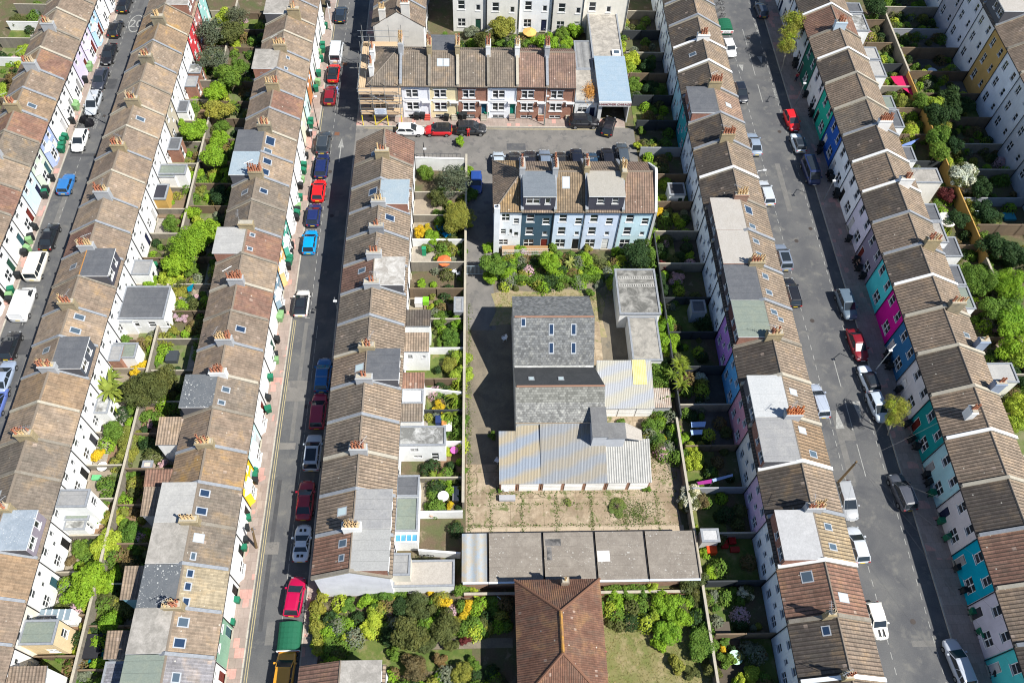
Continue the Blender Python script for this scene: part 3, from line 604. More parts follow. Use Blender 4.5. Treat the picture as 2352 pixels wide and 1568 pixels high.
# ---------------- R5: fifth row, rears face -x in shade; front on the right street
fr5 = Fr('y', 36.85, -1)
Y5 = [121.8, 116.7, 111.6, 106.5, 101.4, 96.2, 91.0, 85.7, 80.7, 75.5, 70.3, 65.0, 59.8, 54.6, 49.5, 44.6, 39.5, 34.4, 29.3, 24.2, 19.0, 13.7, 8.5]
b5 = dict(tw=.38, ph=.28, pw=.3, li=.22, ln=.75, t=TT, t2=TD, pipe=1, r=(.80, .88, .95))  # rear slope tiles painted darker to deepen its shade, sunward slope tan
RW5 = [(1.2, 4.1, .85, 1.3, 'sash'), (3.6, 4.2, .85, 1.25, 'sash'), (2.4, 2.6, .55, .8, 'small'), (1.2, .9, 1.1, 1.4, 'pair'), (3.9, 1.2, .85, 1.3, 'sash')]
b5['rw'] = RW5; TP = TR[0]
s5 = {3: dict(ch=ch(6, mat=WHR, colour=TERRA)), 4: dict(sky=[('r', .5, .45)], r=(.6, .72, .82)), 5: dict(ch=ch(9, colour=TERRA), r=(.35, .6, .7), d='pale teal-backed'), 6: dict(t=((.34, .23, .17), (.34, .23, .17)), dorm='brick', dside='brick', dr=F_DK, sky=[('f', .5, .5, .8, .9, SKW)], r=(.05, .38, .42), d='deep teal-backed'),
      7: dict(ch=ch(9, colour=TERRA)), 8: dict(), 9: dict(ch=ch(8, mat=brick((.3, .15, .1)), colour=BUFF)), 10: dict(dorm=(.1, .1, .12), dside='brick', dr=F_BEI, drim=brick(), sky=[('f', .7, .25, 1.3, 1.1, SKB), ('f', .2, .25)], x='beige flat dormer'),
      11: dict(dorm=(.1, .1, .12), dr=F_BEI, drim=brick(), sky=[('f', .75, .25), ('f', .35, .25)], ch=ch(10, mat=BUFFB)), 12: dict(dorm=(.08, .07, .08), dr=F_DK, sky=[('f', .75, .3, .8, .9), ('f', .3, .3)], x='charcoal flat dormer'),
      13: dict(dorm=(.12, .06, .06), dside='brick', dr=F_GRN, sky=[('f', .75, .3), ('f', .6, .5, .6, .8), ('f', .25, .3)], ch=ch(7, mat=BUFFB), r=(.42, .22, .62), d='purple-backed', x='mossy green dormer'), 14: dict(t2=TD, r=(.12, .4, .75), d='bright blue-backed'),
      15: dict(dorm=(.12, .12, .14), dr=felt((.40, .41, .41), (.48, .48, .47), .5, joints=.3), sky=[('f', .65, .3, .8, 1.0, SKW), ('f', .2, .3, .8, 1.0, SKW)], ch=ch(12, colour=plain((.6, .22, .09), .8)), r=(.62, .32, .42), d='dusky pink-backed', x='pale grey dormer'),
      16: dict(t=TO, dorm='brick', dr=F_MID, sky=[('f', .75, .3, .8, 1.0, SKW), ('f', .25, .5, .8, 1.0)], r=(.74, .74, .72), x='gravelled dormer'), 17: dict(r=(.62, .48, .68), d='lilac-backed', ch=ch(9)), 18: dict(t=((.36, .28, .18), (.36, .28, .18)), dorm='brick', dside='brick', dr=felt((.36, .36, .36), (.5, .5, .5), .4, joints=0), drim=brick((.3, .12, .08)), sky=[('f', .7, .4), ('f', .3, .4)], x='brick-sided grey dormer'),
      19: dict(t=TR, t2=TR, sky=[('f', .35, .35, .9, 1.2, SKW), ('r', .75, .45, 1.1, 1.0)], x='red tiles', ch=ch(2, la=.5, lb=.8, b=4.6)), 20: dict(t=TC, sky=[('r', .78, .3, .9, .7, SKB)], ch=ch(2, rows=1, lb=.8, b=4.2, mat=BUFFB, colour=TERRA)), 21: dict(t=TC)}
for k in (3, 4, 8, 16, 18, 20): s5.setdefault(k, {}).setdefault('cop', FRAME)
row_of('R5', fr5, Y5, 7.45, 6.0, 8.0, 3.7, s5, b5, 'white-backed')
# small dormer on the red-tiled house of the fifth row
rt = ROWH['R5'][19][3]; m = MB(); m.box(30.2, 32.6, 24.9, 26.5, 6.2, 7.9, 0); dd = part('dormer', m, [paint((.5, .5, .5))], rt)
m = MB(); m.box(30.0, 32.9, 24.75, 26.65, 7.9, 8.02, 1, 0); part('roof', m, [F_MID, FRAME], dd); place('window', WIN_MESH['wide'], dd, (30.17, 25.7, 6.75), facing(Vector((-1, 0, 0))), (1.2, 1, .9))
# ---------------- R6: sixth row, coloured fronts face -x on the right street
fr6 = Fr('y', 50.5, 1)
Y6 = [125.5, 120.2, 115.0, 109.6, 104.3, 99.3, 94.1, 88.75, 83.6, 78.5, 73.2, 68.0, 62.9, 58.2, 53.6, 48.4, 43.1, 37.8, 32.4, 27.1, 21.8, 16.5, 11.2]
FW6 = [(1.15, 3.9, .9, 1.45, 'sash'), (3.55, 3.9, 1.0, 1.45, 'sash'), (1.6, .9, 1.5, 1.5, 'pair'), (4.2, .2, 1.0, 2.1, 'door')]
b6 = dict(tw=.38, ph=.26, pw=.28, li=.15, ln=.8, t=TD, t2=TT, fw=FW6, pipe='f')  # front slope shade painted in with dark tiles, sunlit rear slope tan
cols6 = {2: (.62, .7, .78), 3: (.62, .68, .76), 4: ((.02, .13, .10), 'dark green'), 5: (.72, .74, .74), 6: ((.02, .42, .30), 'emerald green'), 7: ((.02, .10, .42), 'royal blue'), 8: ((.78, .86, .92), 'pale blue-white'), 9: (.84, .88, .92), 10: ((.68, .66, .78), 'lilac-white'),
         11: ((.24, .22, .30), 'mauve grey'), 12: ((.08, .58, .62), 'turquoise'), 13: ((.55, .01, .27), 'magenta'), 14: ((.03, .14, .30), 'navy blue'), 15: ((.62, .61, .62), 'pale grey'), 16: ((.01, .24, .25), 'dark teal'), 17: ((.35, .58, .63), 'pale teal'), 18: ((.60, .57, .58), 'warm grey'),
         19: ((.0, .32, .46), 'cerulean'), 20: ((.56, .54, .62), 'lilac grey'), 21: ((.08, .55, .55), 'aqua')}
s6 = {}
for k, v in cols6.items(): s6[k] = dict(f=v[0], d=v[1]) if isinstance(v[0], tuple) else dict(f=v)
for k, v in {3: dict(t=TR, t2=TR, ch=ch(7, mat=paint((.5, .6, .68)), colour=TERRA)), 4: dict(t=TC), 6: dict(t=TC), 7: dict(t=TG, ch=ch(12, mat=WHR, colour=TERRA, b=4.6)), 9: dict(t=TC, ch=ch(5, mat=WHR, colour=TERRA, b=4.6), cop=FRAME), 11: dict(t=TC, ch=ch(8, b=4.8, mat=BUFFB)),
             13: dict(t=TC, ch=ch(6, rows=1, b=4.8)), 14: dict(t=TC, sky=[('r', .4, .6, .7, .9)]), 16: dict(t=TC), 17: dict(t=TC), 19: dict(t=TR), 20: dict(t=TC)}.items(): s6.setdefault(k, {}).update(v)
for k in (2, 4, 8, 12, 16): s6[k]['cop'] = FRAME
row_of('R6', fr6, Y6, 7.4, 6.0, 8.0, 3.6, s6, b6, 'white-fronted')
rt = ROWH['R6'][16][3]; chimney(rt, fr6, 39.9, 2.2, 6.6, 9.0, la=1.0, lb=.7, n=3, rows=1, mat=WHR, colour=TERRA)
rt = ROWH['R6'][15][3]; chimney(rt, fr6, 43.4, 6.6, 5.0, 8.6, la=.7, lb=1.3, n=2, rows=1, mat=paint((.3, .36, .46)), colour=TERRA)
rt = ROWH['R6'][14][3]; chimney(rt, fr6, 49.0, 6.8, 5.0, 8.4, la=.7, lb=1.2, n=1, rows=1, mat=paint((.3, .36, .46)), colour=BUFF)
# ---------------- R7: tall far-right row, rears face -x
fr7 = Fr('y', 84.5, -1)
Y7 = [128.5, 123.2, 118.0, 112.8, 107.6, 102.4, 97.2, 92.0, 86.8, 81.6, 76.4, 71.2]
RW7 = [(1.2, 8.0, .8, 1.2, 'sash'), (3.9, 7.6, .9, 1.4, 'pair'), (1.2, 5.2, .7, 1.2, 'sash'), (3.8, 4.8, .9, 1.5, 'pair'), (1.2, 2.5, .7, 1.1, 'sash'), (3.8, 1.9, 1.0, 1.6, 'pair')]
s7 = {2: dict(r=(.5, .5, .55)), 3: dict(r=(.66, .7, .78)), 4: dict(r=(.68, .71, .74), dorm=(.1, .11, .13), dr=F_BEI), 5: dict(r=(.50, .33, .12), d='ochre-backed'), 6: dict(r=(.74, .8, .88)), 7: dict(r=(.62, .66, .72)), 8: dict(r=(.5, .53, .58)), 9: dict(r=(.45, .48, .52)), 10: dict(r=(.7, .75, .8))}
row_of('R7', fr7, Y7, 8.1, 10.0, 12.3, 4.0, s7, dict(rw=RW7, t=TC, li=.1, ph=.2), 'white-backed tall')
# ---------------- R0: far-left row, just inside the top-left corner
fr0 = Fr('y', -79.5, -1)
row_of('R0', fr0, [135, 130.6, 126.3, 121.9, 117.6, 113.2, 108.9, 104.5, 100.2], 7, 6, 8, 3.5, {1: dict(f=(.5, .08, .06), d='red-fronted'), 2: dict(f=(.5, .09, .06), d='brick red')}, dict(bay=1), 'white')
# ------------------------------------------------------------------ ground, roads, pavements
ASPH = ground((.082, .084, .089), (.115, .115, .114), .28, 9, .3, .85, (.15, .146, .135), .6, (.54, .7), name='asphalt')
ASPH2 = ground((.15, .143, .133), (.185, .174, .16), .5, 7, .22, .85, (.13, .125, .12), .9, (.55, .6), name='worn_asphalt')
PAVE = slabs((.27, .215, .185), (.33, .27, .235), .62, .95, .03, (.46, .27, .23), .62, .35)
KERB = slabs((.42, .39, .33), (.36, .33, .28), 3, .9, .04, joint=.4)
SOIL = ground((.12, .09, .06), (.09, .10, .045), .5, 6, .45, .95, (.20, .16, .11), .8, (.56, .66), name='garden_soil')
GRASS = ground((.075, .115, .028), (.12, .145, .04), .8, 14, .4, .95, (.2, .18, .085), .6, (.52, .66), name='lawn_grass')
DRY = ground((.31, .245, .155), (.24, .215, .11), .9, 12, .45, .95, (.14, .18, .05), .8, (.54, .64), name='dry_grass')
MARK = ground((.32, .32, .30), (.22, .22, .21), 2.5, 9, .35, name='road_paint'); MARKY = ground((.40, .34, .19), (.32, .28, .17), 2.5, 9, .35, name='yellow_road_paint')
m = MB(); m.poly([(-400, -300, -.02), (400, -300, -.02), (400, 600, -.02), (-400, 600, -.02)]); struct('ground', m, SOIL)
def sheet(name, x0, x1, y0, y1, z, mat, **k):
    m = MB(); m.poly([(x0, y0, z), (x1, y0, z), (x1, y1, z), (x0, y1, z)]); return struct(name, m, mat)
def slab(name, x0, x1, y0, y1, z, mat, z0=0.0):
    m = MB(); m.box(x0, x1, y0, y1, z0, z); return struct(name, m, mat)
sheet('road', -56.7, -50.3, -20, 160, .004, ASPH); sheet('road', -22.5, -17.2, -20, 160, .004, ASPH); sheet('road', 38.6, 47.7, -20, 160, .004, ASPH)
sheet('road', -17.2, 23.2, 84.9, 91.4, .008, ASPH2)
m = MB(); m.poly([(-2, 70, .012), (23.2, 70, .012), (23.2, 84.92, .012), (-2, 84.92, .012)]); struct('road', m, ASPH2)
for x0, x1, k in ((-57.8, -56.7, 1), (-50.3, -48.75, 0), (-24.1, -22.5, 1), (36.85, 38.6, 1), (47.7, 50.5, 0)):
    s = slab('pavement', x0 if not k else x0, x1 - .14 if k else x1, -20, 160, .12, PAVE) if k else slab('pavement', x0 + .14, x1, -20, 160, .12, PAVE)
    slab('kerb', *((x1 - .14, x1) if k else (x0, x0 + .14)), -20, 160, .125, KERB)
for y0, y1 in ((-20, 84.9), (93.3, 160)):
    slab('pavement', -17.06, -15.5, y0, y1, .12, PAVE); slab('kerb', -17.2, -17.06, y0, y1, .125, KERB)
slab('pavement', -17.2, 22, 91.54, 93.3, .12, PAVE); slab('kerb', -17.2, 22, 91.4, 91.54, .125, KERB)
slab('pavement', -17.06, -4.2, 83.1, 84.76, .118, PAVE); slab('kerb', -17.06, -4.2, 84.76, 84.9, .122, KERB)
def strip(m, p, q, w, z=.012):
    p, q = Vector(p), Vector(q); d = (q - p).normalized(); n = Vector((-d.y, d.x, 0)) * w / 2
    m.poly([(*(p - n).xy, z), (*(q - n).xy, z), (*(q + n).xy, z), (*(p + n).xy, z)])
def dashes(x, y0, y1, L=.55, gap=.6, w=.1):
    m = MB(); y = y0
    while y < y1: strip(m, (x, y, 0), (x, y + L, 0), w); y += L + gap
    return m
for nm, x, y0, y1, L, g, wd in (('left', -54.65, 40, 130, .6, .7, .07), ('mid', -20.45, 58.5, 125, .6, .7, .07), ('midr', -19.35, 15, 56, 1.8, .3, .06), ('rl', 41.2, 8, 130, .7, .75, .075), ('rr', 45.95, 8, 130, .7, .75, .075)):
    struct('road_marking', dashes(x, y0, y1, L, g, wd), MARK)
for y1_, y0_ in ((51.7, 47.7), (45.9, 41.9), (40.2, 36.2), (101.2, 97.2), (108.3, 103.3), (114.5, 110.4)):
    m = MB(); strip(m, (43.6, y0_, 0), (43.6, y1_, 0), .1); struct('road_marking', m, MARK)
m = MB()
for x in (-22.28, -22.06): strip(m, (x, -5, 0), (x, 57.6, 0), .08)
struct('road_marking', m, MARKY)
m = MB(); strip(m, (-22.3, 102, 0), (-22.3, 130, 0), .08)
for x in (-22.3,): strip(m, (x, 84, 0), (x, 95, 0), .08)
strip(m, (-16, 91.2, 0), (20, 91.2, 0), .08); strip(m, (-16, 91.0, 0), (20, 91.0, 0), .08); struct('road_marking', m, MARKY)
m = MB()
for k in range(10): x = 2.5 + k * 2.05; strip(m, (x, 84.3, 0), (x, 85.5, 0), .08, .018)
for k in range(10): x = 2.5 + k * 2.05; strip(m, (x - .25, 85.5, 0), (x + .25, 85.5, 0), .08, .018)
strip(m, (-8, 85.9, 0), (-5, 85.9, 0), .07, .018); strip(m, (-22.3, 57.9, 0), (-20.4, 57.9, 0), .09); strip(m, (-22.2, 96.2, 0), (-20.4, 96.2, 0), .09)
struct('road_marking', m, MARK)
def poly_mark(pts, z=.014, mat=None):
    m = MB(); m.poly([(x, y, z) for x, y in pts]); return struct('road_marking', m, mat or MARK)
a = at('e', 855, 1190); poly_mark([(a.x, a.y), (a.x - .42, a.y - 1.9), (a.x + .42, a.y - 1.9)]); m = MB(); strip(m, (a.x, a.y - 1.9, 0), (a.x - .02, a.y - 4.8, 0), .14, .014); struct('road_marking', m, MARK)
for t_, x, y, s in (('o', 905, 580, -1), ('o', 770, 815, 1)):
    a = at(t_, x, y); poly_mark([(a.x - .5, a.y), (a.x + .5, a.y), (a.x + .1 * s, a.y + (2.6 if s > 0 else -2.6))])
for t_, xx, yy in (('m', 75, 490), ('i', 2200, 560)):
    a = at(t_, xx, yy); poly_mark([(a.x - .4, a.y), (a.x + .4, a.y), (a.x, a.y - 1.6)])
def txt(s, loc, size, rz, mat, name='lettering', ext=.004, parent=None, tilt=0, sx=1.0):
    cu = bpy.data.curves.new(name, 'FONT'); cu.body = s; cu.size = size; cu.extrude = ext; cu.align_x = 'CENTER'; cu.align_y = 'CENTER'
    cu.materials.append(mat); o = bpy.data.objects.new(name, cu); C.objects.link(o); loc = Vector(loc)
    if parent is not None: o.parent = parent; o.location = loc - WL[parent.name]
    else: o.location = loc; o['kind'] = 'structure'
    bpy.context.view_layer.update(); me = bpy.data.meshes.new_from_object(o); q = bpy.data.objects.new(name, me); C.objects.link(q); q.parent = o.parent; q.location = o.location
    if parent is None: q['kind'] = 'structure'
    q.rotation_euler = (tilt, 0, rz); q.scale = (sx, 1, 1); bpy.data.objects.remove(o); return q
a = at('a', 1172, 205); txt('20', (a.x, a.y - .1, .018), 2.6, 0, MARK, 'road_marking', sx=.75)
m = MB(); n = 32
for k in range(n):
    t0, t1 = 2 * math.pi * k / n, 2 * math.pi * (k + 1) / n
    m.poly([(a.x + math.cos(t0) * .95, a.y + math.sin(t0) * 1.95, .016), (a.x + math.cos(t1) * .95, a.y + math.sin(t1) * 1.95, .016), (a.x + math.cos(t1) * 1.1, a.y + math.sin(t1) * 2.15, .016), (a.x + math.cos(t0) * 1.1, a.y + math.sin(t0) * 2.15, .016)])
struct('road_marking', m, MARK)
a = at('a', 835, 1045); txt('SOLO M/CS', (a.x, a.y, .018), .62, R(90), MARK, 'road_marking')
m = MB(); strip(m, (-56.4, a.y + 2.6, 0), (-54.6, a.y + 2.6, 0), .1, .016); strip(m, (-55.3, a.y - 2.3, 0), (-54.6, a.y - 2.3, 0), .1, .016); struct('road_marking', m, MARK)
a = at('m', 55, 270); txt('SOLO M/CS', (a.x, a.y, .018), .62, R(-90), MARK, 'road_marking')
a = at('m', 210, 815); txt('DISABLED', (a.x, a.y, .018), .62, R(-90), MARK, 'road_marking')
a = at('i', 2335, 245); txt('SOLO M/CS', (a.x, a.y, .018), .55, R(90), MARK, 'road_marking')
# road repair patches
for x0, x1, y0, y1, mt in ((-22, -19.2, 46.3, 49.0, ASPH2), (-22, -20.2, 40.2, 41.0, ASPH2), (-22, -20.6, 28.3, 29.6, ASPH2), (4.5, 7.2, 86.8, 88.1, ASPH), (18.0, 18.8, 85.6, 86.2, plain((.2, .12, .09))), (-20.3, -19.6, 104.6, 105.3, plain((.16, .08, .05))), (-20.2, -19.5, 89.5, 90.2, plain((.16, .08, .05)))):
    sheet('road_patch', x0, x1, y0, y1, .0165, mt)
pr = random.Random(4)
PM = [ground((.06, .062, .066), (.075, .075, .078), 1.2, 9, .3), ground((.13, .127, .12), (.155, .15, .142), 1.2, 9, .3), ground((.092, .092, .093), (.105, .105, .105), 1.2, 9, .35)]
for k in range(34):
    cx = pr.choice((-53.5, -20, 43)); w_, l_ = pr.choice(((.7, 9), (1.6, 2.2), (.5, 1.0), (2.6, 1.1), (.45, 16), (3.5, .6))); x = cx + pr.uniform(-1.6, 1.6) * (1.6 if cx == 43 else .9); y = pr.uniform(16, 118)
    sheet('road_patch', x - w_ / 2, x + w_ / 2, y, y + l_, .0062 + .0001 * k, pr.choice(PM))
for k in range(16):
    cx = pr.choice((-53.3, -19.9, 42.5, 44.8)); x, y = cx + pr.uniform(-.8, .8), pr.uniform(20, 115); m = MB(); m.poly([(x + .3 * math.cos(a_ * .785), y + .3 * math.sin(a_ * .785), .0105) for a_ in range(8)]); struct('manhole_cover', m, plain((.07, .06, .055), .6, .3))
# yards
CONC = ground((.15, .13, .10), (.205, .175, .13), .5, 6, .4, .9, (.13, .12, .1), .7, (.56, .68), name='worn_concrete')
m = MB(); m.poly([(-1.2, 33.4, .0), (22.9, 33.4, .0), (22.9, 64, .0), (-1.2, 64, .0)]); struct('yard', m, CONC)
m = MB(); m.poly([(-1.2, 28.9, .006), (22.2, 28.9, .006), (21.6, 36.5, .006), (20, 43.9, .006), (12, 44.2, .006), (12, 38, .006), (-1.2, 38.2, .006)]); struct('yard', m, yard())
m = MB(); m.poly([(-1.2, 28.9, .01), (22.2, 28.9, .01), (22.2, 30.9, .01), (-1.2, 30.9, .01)]); struct('yard', m, slabs((.42, .345, .25), (.37, .30, .22), 2.6, 2.2, .05, joint=.45, weeds=.5))
m = MB(); P_ = [(1.6, 56.6), (2.6, 59), (1.9, 61.5), (4, 62.1), (8, 61.7), (12, 62.2), (15.6, 61.8), (16.3, 60), (15.7, 57.6), (16.1, 54.9), (13.3, 54.9), (4, 56.9)]; m.poly([(x, y, .012) for x, y in P_]); struct('dry_grass', m, DRY)
m = MB(); m.poly([(13.3, 48.5, .014), (15.3, 48.5, .014), (15.3, 57.2, .014), (13.3, 57.2, .014)]); struct('yard', m, yard())
m = MB(); m.poly([(-1.2, 56, .008), (2.4, 56, .008), (1.7, 84.9, .008), (-1.2, 84.9, .008)]); struct('path', m, ASPH2)
sheet('grass', 11.7, 24, 8, 24.2, .01, ground((.21, .185, .085), (.14, .155, .05), .6, 12, .45, .95, (.27, .225, .12), .8, (.5, .62), name='parched_lawn'))
sheet('grass', -16, 3.5, 8, 24.3, .008, SOIL); sheet('grass', -13.5, -6, 16.2, 19.5, .014, GRASS); sheet('grass', -6.2, -.5, 16.5, 18.5, .016, GRASS)
slab('path', -6.0, 3.5, 18.55, 19.5, .04, CONC)
PAT = [slabs((.33, .30, .26), (.26, .24, .21), .6, .6, .02, joint=.6), slabs((.34, .30, .25), (.29, .26, .22), .45, .45, .02, joint=.5), ground((.30, .25, .19), (.25, .21, .17), .8, 9, .4), SOIL, GRASS,
       slabs((.24, .15, .09), (.2, .13, .08), 3, .14, .02, joint=.6), ground((.17, .17, .09), (.1, .14, .04), .7, 9, .5), ground((.29, .245, .18), (.23, .2, .15), 1, 10, .4)]
BLK = slabs((.34, .31, .26), (.29, .27, .22), .45, .22, .02, joint=.4); TIM = slabs((.2, .145, .095), (.16, .12, .085), 1.6, .15, .02, joint=.6)
BLK2 = slabs((.24, .215, .175), (.2, .18, .15), .45, .22, .02, joint=.4)
GW = dict(block=BLK2, timber=TIM, white=WHR, brick=brick(), grey=paint((.3, .31, .33)), dark=plain((.05, .055, .06), .8), slat=plain((.32, .28, .22), .8), ochre=plain((.42, .26, .08), .8))
def wallx(kind, p, q, h, label, t=.14, name=None, cat=None, group=None, cap=True):
    p, q = Vector((p[0], p[1], 0)), Vector((q[0], q[1], 0)); d = (q - p); L = d.length; d.normalize(); n = Vector((-d.y, d.x, 0)) * t / 2
    tim = kind in ('timber', 'dark', 'slat', 'ochre'); nm = name or ('garden_fence' if tim else 'garden_wall')
    root = thing(nm, label, cat or ('fence' if tim else 'wall'), (p + q) / 2, 0, group)
    m = MB(); lo = [p - n, q - n, q + n, p + n]; m.hexa(lo, [v + Vector((0, 0, h)) for v in lo]); part('panel' if tim else 'wall', m, GW[kind], root)
    m = MB(); n2 = n * 1.35; lo = [p - n2 - d * .03, q - n2 + d * .03, q + n2 + d * .03, p + n2 - d * .03]
    m.hexa([v + Vector((0, 0, h)) for v in lo], [v + Vector((0, 0, h + .06)) for v in lo]); part('coping' if not tim else 'rail', m, CEM if kind in ('block', 'brick') else GW[kind], root)
    if tim and L > 2.5:
        k = max(2, int(L / 3))
        for i in range(k + 1): m = MB(); c = p + d * (L * i / k); m.box(c.x - .06, c.x + .06, c.y - .06, c.y + .06, 0, h + .12); part('post', m, GW[kind], root)
    return root
gr = random.Random(11)
def gardens(row, x0, x1, ys, hts, kinds, xdiv=None, group='', base=None):
    """party fences between back gardens and a patio or lawn in each"""
    for i, y in enumerate(ys):
        h = gr.uniform(*hts); k = gr.choice(kinds)
        wallx(k, (x0, y), (x1, y), h, '%s behind the %s, upper side' % ({'block': 'rendered block garden wall', 'timber': 'brown timber garden fence', 'white': 'white garden wall', 'brick': 'red brick garden wall', 'grey': 'grey garden wall', 'dark': 'dark stained garden fence', 'slat': 'pale slatted garden fence'}[k], by_house(row, y - 2)), .12, group='party fences ' + group)
        if i + 1 < len(ys):
            y2 = ys[i + 1]; xm = x0 + (x1 - x0) * gr.uniform(.35, .65); a, b = sorted((x0, xm)); c, d = sorted((xm, x1))
            sheet('patio', a, b, y2 + .07, y - .07, .02 + .001 * (i % 7), gr.choice(PAT[:3] + [PAT[7], GRASS, SOIL, PAT[6]])); sheet('garden_bed', c, d, y2 + .07, y - .07, .021 + .001 * (i % 7), gr.choice(PAT[2:7] + [SOIL, GRASS, PAT[6]]))
y_ = lambda Y, lo, hi: [v for v in Y if lo <= v <= hi]
gardens('R2', -41.9, -38.0, y_(Y2, 10, 116), (.9, 1.5), ['block', 'timber', 'block', 'slat'], group='behind the second row')
gardens('R3', -31.1, -37.6, y_(Y3, 12, 116), (1.0, 1.5), ['block', 'timber', 'timber', 'timber'], group='behind the third row')
gardens('R4', -8.3, -1.5, [v for v in Y4 if 28 < v < 81], (1.2, 1.9), ['block', 'timber', 'white', 'dark'], group='behind the fourth row')
PAT0 = PAT; PAT = [ground((.06, .056, .05), (.085, .08, .07), .8, 9, .4), slabs((.12, .115, .105), (.09, .085, .08), .6, .6, .02, joint=.6), SOIL, GRASS, SOIL, slabs((.1, .08, .06), (.08, .065, .05), 3, .14, .02), GRASS, SOIL]  # darkened copy of the garden surfaces, shade behind the fifth row painted in
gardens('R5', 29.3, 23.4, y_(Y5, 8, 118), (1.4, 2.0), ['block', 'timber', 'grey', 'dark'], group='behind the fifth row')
PAT = PAT0
gardens('R6', 58.1, 66.6, y_(Y6, 30, 120), (1.4, 1.9), ['block', 'timber', 'timber', 'dark'], group='behind the sixth row')
PAT = [ground((.08, .075, .065), (.11, .105, .09), .8, 9, .4), slabs((.15, .145, .13), (.12, .115, .11), .6, .6, .02, joint=.6), SOIL, GRASS, SOIL, SOIL, GRASS, SOIL]  # ground colours lowered to paint in the shade below the tall row
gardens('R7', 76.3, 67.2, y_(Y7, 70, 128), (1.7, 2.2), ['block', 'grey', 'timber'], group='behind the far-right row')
PAT = PAT0
gardens('R1', -64.4, -72.0, y_(Y1, 75, 120), (1.2, 1.8), ['block', 'timber', 'white'], group='behind the first full row')
wallx('block', (-37.8, 8), (-37.8, 118), 1.6, 'long flint-grey wall dividing the back gardens of the second and third rows', .2)
wallx('block', (-1.45, 33), (-1.25, 84), 1.9, 'long narrow wall with pale coping beside the alley and garage yard', .22)
wallx('block', (23.0, 8), (22.8, 43), 1.5, 'long boundary wall between the garage yard and the shaded gardens', .2)
wallx('dark', (23.3, 43.2), (23.5, 82), 1.7, 'long dark fence behind the terrace gardens and pale flat garages', .12)
wallx('ochre', (66.9, 66), (66.7, 102), 2.0, 'long ochre timber fence between the right-hand gardens', .12)
wallx('block', (66.9, 102.1), (67.2, 122), 2.0, 'long rendered wall between the top right back gardens', .2)
wallx('block', (66.4, 30), (66.8, 65.9), 1.8, 'long weathered wall between the lower right back gardens', .2)
wallx('white', (-8.3, 82.9), (-1.6, 82.7), 2.3, 'white rendered wall with a railing along the cul-de-sac pavement', .2)
wallx('brick', (-1.3, 23.6), (22.7, 23.5), 1.0, 'low red brick wall along the foot of the long garage block', .2)
wallx('white', (-6.1, 47.0), (-1.7, 46.4), 1.6, 'white sloping garden wall above the bright little lawn', .15)
wallx('white', (-6.0, 28.0), (-1.7, 27.6), 1.6, 'white garden wall by the bicycle in the small courtyard', .15)
# ------------------------------------------------------------------ top terrace facing the cul-de-sac
frT = Fr('x', 93.25, 1)
XT = [-10.4, -6.42, -2.45, 1.86, 5.97, 10.2, 14.3]
def T1W(W): return [(W * .36, 3.85, 1.75, 1.35, 'pair'), (W * .36, 1.55, 1.75, 1.35, 'pair'), (W * .36, .12, 1.7, .6, 'wide'), (W * .86, .9, .8, 2.1, 'door')]
T1S = [dict(f=(.86, .88, .92), d='white', ch=ch(10, b=4.9, top=9.7, mat=GREYR)), dict(f=(.86, .74, .46), d='cream yellow', dorm=(.1, .1, .12), dr=F_DK, ch=ch(10, b=4.7, top=9.7, mat=BUFFB), sky=[('f', .37, .35, .85, 1.1, SKW), ('f', .6, .35, .85, 1.1, SKW)]),
       dict(f='brick', d='red brick', x='blue door', ch=ch(10, b=4.7, top=9.7, mat=BUFFB)), dict(f=(.86, .89, .93), d='white', x='green door', ch=ch(8, b=4.7, top=9.7, mat=WHR, colour=TERRA)),
       dict(f='brick', d='red brick', x='pale grey door', ch=ch(8, b=4.7, top=9.7, mat=WHR), t=((.25, .165, .13), (.25, .165, .13))), dict(f='brick', d='red brick', x='dark door', ch=ch(8, b=4.7, top=9.7, mat=GREYR, colour=TERRA), t=((.225, .15, .12), (.225, .15, .12)))]
DC = [plain((.3, .29, .3)), plain((.05, .06, .08)), plain((.01, .08, .13)), plain((.01, .2, .14)), plain((.5, .5, .52)), plain((.02, .02, .02))]
